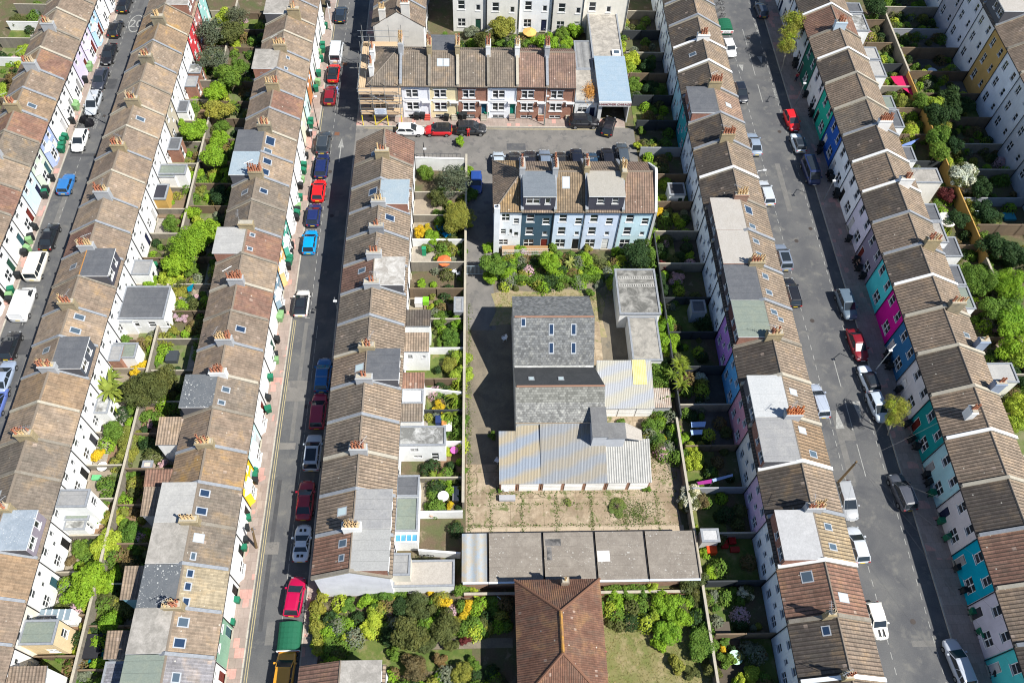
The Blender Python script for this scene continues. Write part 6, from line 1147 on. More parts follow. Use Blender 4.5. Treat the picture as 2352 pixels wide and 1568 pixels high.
# ------------------------------------------------------------------ covered motorcycle, bicycles
p = at('a', 745, 1038, .5); p.z = 0; m = MB(); n = 14; secs = []
for i, (u, hw, hz) in enumerate(((-1.15, .12, .45), (-.95, .42, .85), (-.6, .34, .95), (-.2, .3, .8), (.2, .32, .95), (.55, .5, 1.15), (.85, .30, .9), (1.15, .1, .4))):
    secs.append([(u, hw * 1.25 * (1 + .2 * math.sin(i * 2.1)), .02), (u, hw, hz * .5), (u, hw * .5, hz * .9), (u, 0, hz), (u, -hw * .5, hz * .9), (u, -hw, hz * .5), (u, -hw * 1.3, .02)])
loft(m, secs); m.v = [(p.x + y * .25 + x * .95 * math.cos(R(-35)) - y * math.sin(R(-35)), p.y + x * math.sin(R(-35)) + y, z) for x, y, z in m.v]
solo('covered_motorcycle', m, plain((.012, .012, .015), .45), 'motorcycle under a rumpled black cover in the painted bay', 'motorcycle')
def bicycle(p, rz, label):
    rt = thing('bicycle', label, 'bicycle', p, rz)
    def ch_(n, m, ms): o = bpy.data.objects.new(n, m.mesh(n, ms)); C.objects.link(o); o.parent = rt; WL[o.name] = Vector(p)
    for x in (-.52, .52):
        m = MB(); P = [(x + .33 * math.cos(2 * math.pi * j / 16), 0, .34 + .33 * math.sin(2 * math.pi * j / 16)) for j in range(17)]; [m.tube(P[j], P[j + 1], .02, n=5) for j in range(16)]
        [m.tube((x, 0, .34), P[j], .005, n=3) for j in range(0, 16, 2)]; ch_('wheel', m, [RUB])
    m = MB(); S, H_, B, Rr, F = (-.18, 0, .82), (.36, 0, .86), (-.05, 0, .34), (-.52, 0, .34), (.52, 0, .34)
    for a, b in ((S, B), (S, H_), (B, H_), (B, Rr), (S, Rr), (H_, F)): m.tube(a, b, .018, n=5)
    ch_('frame', m, [BLACKP]); m = MB(); m.tube((.36, 0, .86), (.38, 0, 1.0), .015); m.tube((.38, -.26, 1.0), (.38, .26, 1.0), .015); ch_('handlebar', m, [ALLOY]); m = MB(); m.box(-.32, -.06, -.07, .07, .86, .92); ch_('saddle', m, [RUB])
a = at('h', 1578, 480, .4); bicycle((a.x, a.y, 0.02), .1, 'black bicycle in the small white walled courtyard'); a = at('a', 672, 1085, .4); bicycle((a.x, a.y, .12), 1.2, 'bicycle leaning outside the pale blue house on the left street')
for k in range(3): a = at('i', 2000 + 10 * k, 30 + 55 * k, .4); bicycle((a.x + .3, a.y, .02), .2 + k * .15, 'parked bicycle, %s from the top by the upper right kerb' % ORD[k + 1])
# ------------------------------------------------------------------ wheelie bins and recycling boxes
def bin_proto():
    m = MB(); lo = [(-.24, -.28, .06), (.24, -.28, .06), (.24, .22, .06), (-.24, .22, .06)]; hi = [(-.29, -.36, .98), (.29, -.36, .98), (.29, .33, .98), (-.29, .33, .98)]; m.hexa(lo, hi)
    b = m.mesh('bin_body', [plain((.02, .1, .05))]); m = MB(); m.hexa([(-.31, -.40, .98), (.31, -.40, .98), (.31, .36, .98), (-.31, .36, .98)], [(-.27, -.34, 1.05), (.27, -.34, 1.05), (.27, .34, 1.10), (-.27, .34, 1.10)])
    l = m.mesh('lid', [plain((.02, .1, .05))]); m = MB(); m.tube((-.29, .28, .1), (-.24, .28, .1), .1, n=10); m.tube((.24, .28, .1), (.29, .28, .1), .1, n=10); w_ = m.mesh('wheels', [RUB])
    return b, l, w_
BINM = bin_proto(); GB, GL_, BB = plain((.02, .13, .07), .5), plain((.02, .16, .09), .5), plain((.025, .028, .03), .5)
def bin_(t, x, y, row, kind='g', z=.12, sz=1.0):
    p = at(t, x, y, .6); p.z = z; k = {'g': 'green', 'b': 'black', 'l': 'light green'}[kind]
    rt = thing('wheelie_bin', '%s wheelie bin outside the %s' % (k, by_house(row, p.y)), 'bin', p, random.uniform(-.4, .4) + R(90), 'wheelie bins on the pavements')
    for nm, me in zip(('bin_body', 'lid', 'wheel'), BINM):
        o = bpy.data.objects.new(nm, me); C.objects.link(o); o.parent = rt; WL[o.name] = p
        if nm != 'wheel': o.material_slots[0].link = 'OBJECT'; o.material_slots[0].material = {'g': GB if nm == 'bin_body' else GL_, 'b': BB, 'l': plain((.2, .35, .16), .5)}[kind]
BN = [('R3', 'e', [(735, 40, 'b'), (712, 225, 'g'), (690, 390, 'g'), (690, 430, 'g'), (655, 455, 'l'), (675, 510, 'g'), (655, 635, 'g'), (648, 710, 'l'), (632, 765, 'g'), (590, 1045, 'g'), (585, 1080, 'g'), (577, 1150, 'b'), (545, 1345, 'b'), (530, 1425, 'g'), (525, 1475, 'g')]),
      ('R3', 'f', [(510, 110, 'l'), (497, 165, 'b'), (494, 265, 'g'), (480, 345, 'l'), (472, 375, 'b'), (470, 400, 'g'), (463, 440, 'b'), (420, 680, 'b'), (413, 735, 'b'), (410, 785, 'g'), (400, 820, 'g'), (392, 860, 'b'), (330, 1270, 'l'), (320, 1305, 'l'), (345, 1235, 'b'), (293, 1490, 'b')]),
      ('R3', 'g', [(293, 50, 'b'), (282, 185, 'b'), (285, 230, 'l'), (238, 378, 'g'), (215, 552, 'b'), (222, 650, 'g'), (103, 1180, 'g'), (100, 1220, 'g'), (105, 1265, 'b')]), ('R3', 'd', [(2135, 150, 'g'), (2120, 235, 'b'), (2110, 340, 'b'), (2100, 405, 'g'), (2060, 635, 'b'), (2038, 855, 'g'), (1995, 1045, 'g')]),
      ('R1', 'a', [(945, 30, 'l'), (900, 170, 'b'), (900, 200, 'l'), (845, 355, 'g'), (775, 560, 'l'), (770, 590, 'l'), (735, 690, 'b'), (660, 895, 'l'), (655, 925, 'l'), (620, 1040, 'b'), (565, 1180, 'g'), (540, 1215, 'g'), (535, 1255, 'g'), (530, 1290, 'g')]), ('R1', 'b', [(447, 100, 'b'), (400, 195, 'b'), (390, 225, 'g'), (385, 245, 'b'), (300, 520, 'b'), (270, 605, 'b'), (255, 635, 'l'), (240, 705, 'l'), (213, 740, 'b'), (155, 935, 'b'), (100, 1060, 'g'), (85, 1110, 'l'), (85, 1145, 'b')]),
      ('R6', 'n', [(675, 60, 'b'), (690, 100, 'b'), (735, 215, 'b'), (740, 245, 'b'), (840, 620, 'b'), (905, 800, 'b'), (925, 870, 'b'), (960, 940, 'b')]), ('R6', 'o', [(1175, 175, 'b'), (1165, 225, 'b'), (1190, 280, 'b'), (1270, 480, 'b'), (1345, 775, 'b'), (1380, 905, 'b'), (1425, 970, 'b'), (1510, 1215, 'b'), (1530, 1280, 'b'), (1555, 1370, 'g')]),
      ('R6', 'p', [(935, 100, 'g'), (965, 180, 'g'), (1015, 330, 'b'), (1050, 440, 'b'), (1092, 545, 'g'), (1130, 640, 'g'), (1140, 660, 'g'), (1205, 855, 'b')]), ('R6', 'm', [(380, 530, 'b'), (385, 560, 'b'), (470, 815, 'b'), (520, 930, 'b'), (525, 980, 'b'), (600, 1250, 'b'), (590, 1300, 'b')])]
for row, t_, L_ in BN:
    for x, y, k in L_: bin_(t_, x, y, row, k)
for x, y, k in ((1500, 1005, 'b'), (1550, 1000, 'b'), (1860, 985, 'g'), (1880, 1005, 'b'), (1910, 1000, 'b'), (1755, 1015, 'b'), (2098, 985, 'g')): bin_('e', x, y, 'T1', k)
for x, y, k in ((10, 985, 'g'), (258, 980, 'l'), (497, 965, 'g'), (745, 965, 'g')):
    p = at('i', x, y, .6); rt = bin_('i', x, y, 'T1', k)
# ------------------------------------------------------------------ lamps and poles
def lamp(t, bx, by, tt, tx, ty, h, label, arm=.9, col=None):
    b = at(t, bx, by, 0) if bx != 1750 else Vector((37.6, 77.6, 0)); q = at(tt, tx, ty, h); rt = thing('street_lamp', label, 'street lamp', b, 0, 'street lamps'); m = MB(); m.tube(b, b + Vector((0, 0, 1.2)), .09); m.tube(b + Vector((0, 0, 1.2)), b + Vector((0, 0, h)), .06, .045); part('post', m, col or STEEL, rt)
    d = (q - b); d.z = 0; L = d.length; d = d / L if L > .05 else Vector((1, 0, 0)); L = min(L, 1.4); m = MB(); m.tube(b + Vector((0, 0, h)), b + d * L + Vector((0, 0, h + .15)), .04); part('arm', m, col or STEEL, rt)
    e_ = b + d * L + Vector((0, 0, h + .12)); m = MB(); m.box(e_.x - .12, e_.x + .3, e_.y - .11, e_.y + .11, e_.z - .04, e_.z + .1); part('lamp_head', m, plain((.7, .71, .7), .4), rt)
lamp('D', 245, 285, 'a', 885, 965, 6.0, 'tall street lamp on the shaded kerb of the left street opposite the motorcycle'); lamp('D', 783, 744, 'f', 790, 1162, 5.6, 'tall street lamp with white head in the shaded pavement of the middle street')
lamp('i', 505, 1085, 'i', 530, 835, 5.4, 'slim street lamp on the cul-de-sac pavement before the brick houses', col=plain((.2, .22, .2), .5)); lamp('o', 1075, 310, 'o', 1180, 160, 5.8, 'street lamp with curved arm on the shaded pavement by the navy house', col=plain((.6, .62, .6), .5))
lamp('n', 625, 290, 'n', 675, 190, 5.0, 'street lamp on the shaded pavement by the lilac-white house'); lamp('m', 380, 915, 'm', 420, 800, 5.2, 'street lamp by the emerald house'); lamp('D', 1750, 410, 'n', 110, 35, 5.5, 'white curved street lamp on the left kerb of the right street', col=plain((.75, .75, .73), .5))
lamp('e', 768, 268, 'e', 745, 90, 5.0, 'pale street lamp on the upper middle street pavement', col=plain((.7, .7, .68), .5)); lamp('e', 655, 1125, 'e', 622, 840, 5.6, 'dark street lamp by the charcoal off-roader', col=BLACKP); lamp('e', 1565, 1372, 'e', 1562, 1290, 3.2, 'short dark lamp post behind the white rendered wall', col=BLACKP); lamp('e', 618, 1305, 'e', 580, 1130, 5.0, 'thin grey lamp post by the navy estate')
def pole(t, bx, by, h, dx, dy, label, wires=()):
    b = at(t, bx, by, 0); tp = b + Vector((dx, dy, h)); rt = thing('telegraph_pole', label, 'telegraph pole', b, 0); m = MB(); m.tube(b, tp, .15, .11, 8); part('pole', m, plain((.16, .11, .06), .9), rt)
    m = MB(); m.tube(tp - Vector((.3, 0, .25)), tp + Vector((.3, 0, -.25)), .04); m.tube(tp - Vector((0, .3, .4)), tp + Vector((0, .3, -.4)), .04); part('crossarm', m, STEEL, rt)
    for wx, wy, wz_ in wires:
        q = Vector((wx, wy, wz_)); m = MB(); n = 8; P = [tp.lerp(q, i / n) - Vector((0, 0, math.sin(math.pi * i / n) * .5)) for i in range(n + 1)]; [m.tube(P[i], P[i + 1], .009, n=3, cap=False) for i in range(n)]; part('cable', m, plain((.12, .12, .12), .7), rt)
pole('o', 722, 1312, 6.6, -.1, 0, 'leaning brown telegraph pole with fanned cables on the right street', [(50.5, 40, 6), (50.5, 30, 6), (50.5, 24, 6), (50.6, 18, 6), (50.5, 12.5, 6), (36.9, 46, 6), (36.9, 28, 6), (50.5, 47, 6), (36.9, 52, 6)])
pole('d', 2210, 405, 4.2, .4, .6, 'dark leaning telegraph pole on the left pavement of the middle street')
for t_, x, y, h, lb in (('o', 0, 0, 0, ''),):
    pass
# second bundle of cables from a pole beyond the bottom edge to the fanned pole
# ------------------------------------------------------------------ vegetation
def crown_mesh(seed, n, leafs, lobes, squash=.8, spread=1.0, name='crown', cover=.55):
    """unit-radius crown: leaf-sized faces over many lobes, gaps between them"""
    r = random.Random(seed); L = []
    for k in range(lobes):
        th = r.uniform(0, 2 * math.pi); ph = math.acos(r.uniform(-.25, 1)); rad = r.uniform(.35, .78) * spread
        L.append((Vector((math.sin(ph) * math.cos(th) * rad, math.sin(ph) * math.sin(th) * rad, math.cos(ph) * rad * squash)), r.uniform(.20, .42)))
    L.append((Vector((0, 0, .1)), .5)); m = MB(); tot = sum(q[1] ** 2 for q in L)
    for c, lr in L:
        for i in range(int(n * lr * lr / tot)):
            z = r.uniform(-.5, 1); t = r.uniform(0, 2 * math.pi); s = math.sqrt(max(0, 1 - z * z)); d = Vector((s * math.cos(t), s * math.sin(t), z))
            p = c + d * lr * r.uniform(.72, 1.08); nn = (d + Vector((r.uniform(-1, 1), r.uniform(-1, 1), r.uniform(-.4, 1))) * .75).normalized()
            u = nn.orthogonal().normalized(); u.rotate(Matrix.Rotation(r.uniform(0, 6.28), 3, nn)); v = nn.cross(u); a = leafs * r.uniform(.6, 1.3); b = a * r.uniform(.5, .8)
            m.add([p - u * a, p - v * b, p + u * a, p + v * b], [(0, 1, 2, 3)])
    return m.mesh(name, [leaf((.1, .18, .04))])
CRS = [crown_mesh(s, 1700, .10, 9, .9) for s in (1, 2, 3)]; CRM = [crown_mesh(s, 4800, .062, 17) for s in (4, 5, 6)]; CRL = [crown_mesh(s, 15000, .036, 34, .85, 1.1) for s in (7, 8, 9)]
CRW = [crown_mesh(s, 3600, .045, 34, .95, 1.15) for s in (10, 11)]     # wispy
def palm_mesh(seed, nf=26, droop=.7):
    r = random.Random(seed); m = MB()
    for k in range(nf):
        a = r.uniform(0, 2 * math.pi); el = r.uniform(.1, 1.2); d = Vector((math.cos(a), math.sin(a), 0)); sd = Vector((-d.y, d.x, 0)); L = r.uniform(.75, 1.05); prev = None
        for i in range(7):
            t = i / 6; p = d * (L * t * math.cos(el * (1 - t * .3))) + Vector((0, 0, L * (math.sin(el) * t - droop * t * t * .7))); w_ = .11 * (1 - t) + .012; cur = (p - sd * w_, p + sd * w_)
            if prev: m.add([prev[0], prev[1], cur[1], cur[0]], [(0, 1, 2, 3)])
            prev = cur
    return m.mesh('fronds', [leaf((.1, .18, .04))])
PALM = [palm_mesh(1), palm_mesh(2)]
def trunk_mesh(seed):
    r = random.Random(seed); m = MB(); m.tube((0, 0, 0), (0, 0, .55), .07, .05, 7)
    for k in range(6): a = k * 1.05 + r.uniform(-.3, .3); e = Vector((math.cos(a) * .45, math.sin(a) * .45, r.uniform(.8, 1.05))); m.tube((0, 0, .45), e, .035, .01, 5)
    m.tube((0, 0, .55), (r.uniform(-.1, .1), r.uniform(-.1, .1), 1.15), .045, .015, 6); return m.mesh('trunk', [plain((.11, .085, .06), .9)])
TRK = [trunk_mesh(1), trunk_mesh(2)]
LC = dict(bright=((.19, .33, .03), 'bright green'), green=((.115, .205, .035), 'mid green'), dark=((.035, .07, .025), 'dark green'), olive=((.10, .12, .04), 'olive green'), oliveg=((.13, .15, .09), 'grey-green'), lime=((.33, .42, .05), 'lime green'),
          yg=((.235, .25, .05), 'yellow-green'), yellow=((.52, .40, .03), 'golden yellow'), white=((.62, .62, .48), 'white-blossomed'), pink=((.52, .36, .40), 'pink-blossomed'), darkred=((.12, .03, .03), 'dark red'), brown=((.17, .13, .06), 'brown'),
          palm=((.15, .21, .03), 'spiky green'), palmg=((.22, .28, .05), 'spiky light green'), palmy=((.34, .36, .10), 'spiky yellow-green'), grey=((.17, .2, .14), 'silvery'))
def where(x, y):
    if -48 < x < -38: return 'behind the ' + by_house('R2', y)
    if -38 <= x < -30.5: return 'behind the ' + by_house('R3', y)
    if -9 < x < -1.2 and y > 27: return 'behind the ' + by_house('R4', y)
    if 2 < x < 22.9 and 60 < y < 69: return 'in the gardens of the middle terrace'
    if y > 101 and -9 < x < 24: return 'in the gardens behind the cul-de-sac terrace'
    if x < -60: return 'behind the ' + by_house('R1', y)
    if -1.3 < x < 22.6 and y > 29: return 'in the garage yard'
    if y < 26 and x < 4: return 'in the hedge garden beside the brown hipped roof'
    if y < 26 and x < 23.1: return 'on the parched lawn right of the brown hipped roof'
    if 20 < x < 31: return 'behind the ' + by_house('R5', y)
    if 50 < x < 66.8: return 'behind the ' + by_house('R6', y)
    if x >= 66.8: return 'behind the ' + by_house('R7', y)
    return 'beside the street'
VR = random.Random(21)
def plant(t, x, y, rpx, kind, hf=None, cls=None, squash=None, label=None):
    col, nm = LC[kind]; jc = VR.choice((.85, 1.0, 1.0, 1.12)); col = (col[0] * jc, col[1] * (jc * .5 + .5), col[2]); p0 = at(t, x, y, 1.0); p1 = at(t, x + rpx, y, 1.0); r = (p1 - p0).length * (.98 if rpx > 125 else 1.2 if rpx > 60 or t == "D" else 1.3)
    tree = r > 1.75 if cls is None else cls == 'tree'; h = r * (.95 if tree else .55) if hf is None else hf
    h += .5 if tree else 0
    pc = at(t, x, y, h + r * .25); base = Vector((pc.x, pc.y, 0)); pal = kind in ('palm', 'palmy', 'palmg')
    cat = 'palm' if pal else ('tree' if tree else 'shrub'); size = 'tall' if r > 3 else ('' if r > 1.2 else 'small')
    lab = label or ' '.join(w_ for w_ in (size, nm, cat, where(pc.x, pc.y)) if w_)
    rt = thing({'palm': 'palm', 'tree': 'garden_tree', 'shrub': 'garden_shrub'}[cat], lab, cat, base, 0, 'trees and shrubs of the back gardens')
    mat_ = leaf(col)
    if pal: o = place('fronds', VR.choice(PALM), rt, base + Vector((0, 0, h + r * .2)), VR.uniform(0, 6), (r * 1.35, r * 1.35, r * 1.2), [mat_])
    else:
        ms = CRL if r > 2.3 else (CRM if r > 1.1 else CRS); ms = CRW if kind in ('oliveg',) or cls == 'wispy' else ms
        sq = squash or VR.uniform(.75, 1.0); o = place('crown', VR.choice(ms), rt, base + Vector((0, 0, h)), VR.uniform(0, 6.28), (r * VR.uniform(.92, 1.05), r * VR.uniform(.92, 1.05), r * sq), [mat_])
        if kind in ('white', 'pink') and r > .8: place('foliage', VR.choice(CRM), rt, base + Vector((0, 0, h - .1)), 1.0, (r * .97, r * .97, r * sq * .95), [leaf(LC['olive'][0])])
    k = max(h, r * .6); place('trunk', VR.choice(TRK), rt, base, VR.uniform(0, 6), (max(1.2, r) * (1.0 if not pal else .8), max(1.2, r) * (1.0 if not pal else .8), k))
    return rt
VEG = dict(
 a=[(1930, 130, 80, 'lime'), (2040, 130, 85, 'oliveg'), (1990, 270, 100, 'olive'), (1800, 265, 115, 'oliveg'), (1810, 480, 115, 'oliveg'), (1700, 610, 60, 'bright'), (1960, 640, 135, 'green'), (1850, 780, 100, 'bright'), (1890, 920, 105, 'yg'), (2005, 920, 60, 'palm'), (1530, 1040, 70, 'bright'), (1670, 1090, 100, 'bright'), (1890, 1195, 90, 'bright'), (1850, 1330, 105, 'bright'), (1640, 725, 45, 'green'), (2030, 390, 50, 'lime'), (2060, 560, 70, 'green'), (1640, 920, 45, 'green'), (1700, 1230, 40, 'green'), (150, 170, 60, 'olive'), (200, 440, 60, 'lime'), (130, 690, 90, 'brown'), (30, 780, 80, 'lime'), (250, 330, 35, 'green'), (170, 540, 40, 'lime'), (1900, 1080, 60, 'green'), (1450, 1080, 30, 'green')],
 b=[(1690, 60, 60, 'bright'), (1725, 190, 55, 'yg'), (1650, 390, 75, 'bright'), (1700, 470, 55, 'lime'), (1760, 540, 120, 'bright'), (1620, 640, 190, 'bright'), (1520, 810, 120, 'bright'), (1290, 975, 80, 'bright'), (1440, 955, 90, 'lime'), (1545, 1080, 75, 'yg'), (1410, 1265, 55, 'green'), (1550, 1135, 40, 'pink'), (1500, 1200, 40, 'pink'), (1510, 1280, 45, 'pink'), (1580, 1300, 35, 'pink'), (1560, 1200, 55, 'bright'), (1470, 480, 80, 'green'), (1900, 240, 90, 'dark'), (1870, 500, 80, 'dark'), (1640, 880, 70, 'green'), (1480, 1400, 55, 'yg')],
 c=[(1240, 450, 190, 'olive'), (1400, 390, 120, 'olive'), (1130, 610, 70, 'green'), (950, 480, 150, 'palmg'), (960, 590, 130, 'palmg'), (930, 400, 110, 'palmg'), (930, 380, 80, 'palm'), (1170, 300, 60, 'yellow'), (1250, 270, 50, 'yellow'), (970, 830, 100, 'green'), (1150, 740, 60, 'bright'), (1130, 850, 80, 'yg'), (1110, 940, 85, 'yg'), (1090, 1040, 80, 'yg'), (1060, 1120, 60, 'olive'), (840, 1045, 55, 'yellow'), (1065, 1225, 50, 'green'), (1030, 1385, 50, 'green'), (1390, 1145, 55, 'pink'), (1170, 1205, 50, 'green'), (960, 250, 60, 'olive'), (1080, 40, 60, 'green'), (1460, 60, 40, 'yg'), (1350, 250, 30, 'green'), (1270, 690, 45, 'green'), (1290, 770, 35, 'pink'), (1220, 950, 40, 'dark'), (1050, 1480, 50, 'yg'), (880, 1300, 40, 'dark')],
 d=[(940, 130, 75, 'yg'), (1125, 280, 100, 'green'), (910, 380, 150, 'lime'), (760, 660, 180, 'bright'), (880, 690, 120, 'bright'), (680, 800, 120, 'bright'), (890, 860, 75, 'olive'), (950, 1030, 95, 'bright'), (700, 410, 90, 'green'), (480, 590, 45, 'olive'), (740, 1110, 65, 'yg'), (680, 1230, 55, 'yg'), (650, 1330, 50, 'lime'), (520, 1330, 65, 'green'), (700, 1500, 70, 'grey'), (620, 500, 50, 'brown'), (850, 130, 60, 'green'), (1060, 80, 50, 'yg'), (390, 1360, 35, 'green'), (620, 1420, 40, 'yg'), (640, 1560, 50, 'green')],
 e=[(1870, 1215, 45, 'bright'), (1968, 270, 62, 'grey'), (2230, 220, 85, 'yg'), (2080, 320, 85, 'olive'), (2190, 340, 60, 'green'), (1745, 300, 30, 'green')],
 f=[(1570, 40, 75, 'green'), (1820, 100, 125, 'oliveg'), (1920, 40, 60, 'bright'), (1680, 260, 80, 'olive'), (1860, 420, 125, 'yg'), (1700, 430, 60, 'green'), (1640, 600, 75, 'bright'), (1530, 560, 62, 'yellow'), (1590, 520, 35, 'yellow'), (1760, 870, 32, 'yellow'), (1540, 1005, 45, 'bright'), (1700, 1310, 75, 'green'), (1850, 1330, 60, 'bright'), (1800, 1470, 85, 'green'), (1740, 650, 60, 'olive'), (1890, 740, 45, 'green'), (1630, 1090, 40, 'yg'), (1960, 240, 60, 'green'), (1930, 500, 40, 'lime'), (1700, 1500, 45, 'green'), (1885, 960, 30, 'green'), (1620, 1210, 35, 'lime'), (1600, 700, 50, 'green')],
 g=[(1800, 80, 75, 'green'), (1880, 200, 80, 'lime'), (1890, 340, 95, 'lime'), (1790, 270, 70, 'yg'), (1850, 530, 80, 'palm'), (1695, 625, 62, 'yellow'), (1800, 680, 60, 'palm'), (1850, 770, 40, 'green'), (1765, 1020, 40, 'lime'), (1840, 1230, 50, 'olive'), (1660, 1230, 55, 'palm'), (1690, 310, 40, 'dark'), (1770, 850, 30, 'green'), (1780, 1470, 35, 'yellow'), (1920, 730, 35, 'green'), (1910, 910, 25, 'lime'), (1915, 1180, 30, 'green'), (2150, 870, 35, 'green'), (1850, 640, 40, 'green'), (1560, 1220, 35, 'olive'), (1870, 1330, 30, 'yg')],
 h=[(700, 780, 70, 'lime'), (630, 920, 75, 'yg'), (610, 1010, 60, 'lime'), (650, 1100, 75, 'yg'), (640, 1210, 55, 'lime'), (660, 1290, 50, 'lime'), (910, 890, 60, 'green'), (1050, 850, 60, 'bright'), (1230, 820, 80, 'green'), (1190, 930, 70, 'green'), (1130, 1010, 90, 'lime'), (1060, 1110, 80, 'lime'), (1500, 900, 130, 'olive'), (1450, 1130, 180, 'olive'), (1740, 1080, 150, 'olive'), (1740, 860, 70, 'yellow'), (1930, 910, 60, 'yellow'), (1900, 1000, 45, 'yellow'), (1620, 785, 32, 'yellow'), (1880, 770, 70, 'green'), (1920, 1190, 45, 'darkred'), (1985, 1400, 60, 'green'), (1880, 1490, 100, 'yg'), (1480, 1430, 110, 'brown'), (740, 1220, 45, 'grey'), (1350, 900, 80, 'dark'), (1260, 1160, 90, 'dark'), (760, 980, 40, 'green'), (1760, 960, 60, 'dark'), (2000, 790, 45, 'lime'), (820, 1120, 40, 'green'), (1300, 1300, 70, 'green'), (1700, 1370, 60, 'brown'), (1590, 1220, 90, 'olive'), (1810, 1240, 60, 'olive')],
 i=[(160, 230, 95, 'yg'), (50, 320, 75, 'olive'), (540, 350, 85, 'bright'), (660, 290, 60, 'green'), (765, 250, 75, 'bright'), (700, 370, 50, 'bright'), (1150, 395, 60, 'lime'), (1150, 460, 45, 'lime'), (1260, 500, 75, 'lime'), (1250, 580, 55, 'lime'), (1280, 720, 60, 'green'), (1290, 640, 50, 'green'), (1180, 200, 35, 'lime'), (1345, 1120, 35, 'green'), (1320, 1250, 38, 'lime'), (1405, 1350, 32, 'bright'), (350, 380, 45, 'green'), (1400, 560, 70, 'dark'), (1420, 740, 70, 'dark'), (1290, 840, 50, 'dark'), (1100, 470, 30, 'lime')],
 j=[(70, 830, 110, 'green'), (40, 950, 65, 'bright'), (180, 930, 65, 'bright'), (290, 730, 70, 'bright'), (300, 830, 50, 'green'), (560, 810, 100, 'bright'), (585, 690, 50, 'green'), (730, 825, 48, 'palmy'), (860, 790, 70, 'bright'), (640, 910, 50, 'bright'), (720, 915, 45, 'bright'), (800, 925, 45, 'lime'), (880, 930, 45, 'bright'), (1130, 620, 45, 'lime'), (1140, 720, 50, 'bright'), (1160, 810, 60, 'lime'), (1080, 860, 45, 'palm'), (940, 860, 40, 'palm'), (1330, 740, 115, 'dark'), (1400, 560, 85, 'green'), (1400, 820, 70, 'dark'), (1430, 1060, 65, 'green'), (1490, 1230, 70, 'bright'), (1450, 1290, 45, 'bright'), (1550, 1370, 75, 'bright'), (1580, 1480, 85, 'bright'), (1500, 950, 60, 'dark'), (1530, 840, 50, 'darkred'), (1650, 950, 60, 'pink'), (1500, 385, 40, 'yellow'), (910, 1080, 40, 'green'), (20, 690, 50, 'bright'), (450, 970, 45, 'green'), (560, 975, 40, 'green'), (1270, 720, 70, 'brown'), (880, 690, 40, 'yg'), (1530, 1040, 55, 'dark')],
 k=[(1550, 60, 90, 'bright'), (1590, 130, 60, 'bright'), (1500, 300, 80, 'green'), (1520, 400, 70, 'green'), (1560, 240, 55, 'dark'), (1670, 250, 60, 'palm'), (1610, 350, 50, 'palm'), (1700, 310, 55, 'palm'), (1690, 430, 65, 'palm'), (1420, 800, 75, 'green'), (1480, 870, 70, 'green'), (1400, 870, 50, 'yg'), (1520, 900, 35, 'yellow'), (1550, 960, 60, 'green'), (1170, 745, 30, 'green'), (1690, 900, 55, 'bright'), (1780, 1000, 70, 'lime'), (1790, 1100, 95, 'lime'), (1700, 1050, 75, 'green'), (1790, 1400, 95, 'white'), (1720, 1450, 70, 'white'), (1860, 1430, 75, 'brown'), (1390, 1320, 35, 'green'), (120, 1345, 20, 'green'), (1630, 520, 30, 'lime'), (1140, 1480, 75, 'weed'), (710, 1440, 35, 'weed'), (1470, 1055, 20, 'weed'), (1850, 370, 50, 'white')],
 l=[(1790, 690, 140, 'olive'), (1700, 600, 80, 'olive'), (1860, 820, 80, 'olive'), (1930, 620, 65, 'bright'), (1560, 880, 120, 'bright'), (1650, 980, 130, 'bright'), (1560, 1130, 110, 'bright'), (1450, 980, 60, 'lime'), (1870, 1130, 100, 'green'), (1880, 1270, 115, 'green'), (1660, 1400, 75, 'yg'), (1230, 800, 70, 'green'), (1120, 820, 60, 'bright'), (1440, 760, 65, 'lime'), (1350, 790, 60, 'green'), (2250, 790, 60, 'white'), (2080, 1360, 75, 'green'), (2050, 1270, 35, 'yellow'), (2300, 1500, 80, 'lime'), (2200, 1560, 60, 'lime'), (1950, 1470, 75, 'olive'), (1780, 1470, 60, 'olive'), (2060, 1210, 45, 'green'), (1990, 920, 35, 'green'), (1130, 50, 60, 'weed'), (1815, 230, 25, 'lime'), (1860, 440, 25, 'lime'), (1080, 870, 45, 'green'), (1500, 1230, 60, 'bright')],
 m=[(1100, 40, 90, 'dark'), (1350, 880, 75, 'yg'), (1580, 880, 85, 'lime'), (1580, 960, 70, 'green'), (1720, 830, 100, 'dark'), (1850, 900, 85, 'dark'), (1380, 1130, 75, 'lime'), (1640, 1070, 75, 'yg'), (1620, 1170, 100, 'green'), (1620, 1280, 90, 'green'), (1185, 520, 40, 'green'), (1720, 960, 90, 'dark'), (1240, 640, 25, 'yg'), (1840, 1490, 100, 'white')],
 n=[(1840, 60, 110, 'white'), (1860, 170, 85, 'white'), (1880, 300, 45, 'yg'), (1905, 400, 45, 'yg'), (1920, 480, 40, 'yg'), (1870, 900, 80, 'green'), (1960, 960, 80, 'dark'), (2030, 870, 60, 'green'), (2160, 985, 42, 'yg'), (2250, 1180, 100, 'green'), (2180, 1090, 60, 'dark'), (2280, 1380, 120, 'bright'), (1990, 180, 90, 'dark'), (1690, 240, 70, 'darkred'), (2100, 430, 70, 'dark'), (2200, 820, 70, 'dark'), (2310, 1500, 80, 'bright'), (1930, 1140, 30, 'bright')],
 o=[(2270, 120, 110, 'bright'), (2200, 180, 60, 'green'), (2290, 640, 100, 'lime'), (2290, 750, 90, 'lime'), (2330, 400, 60, 'dark')],
 p=[(0, 850, 40, 'lime')],
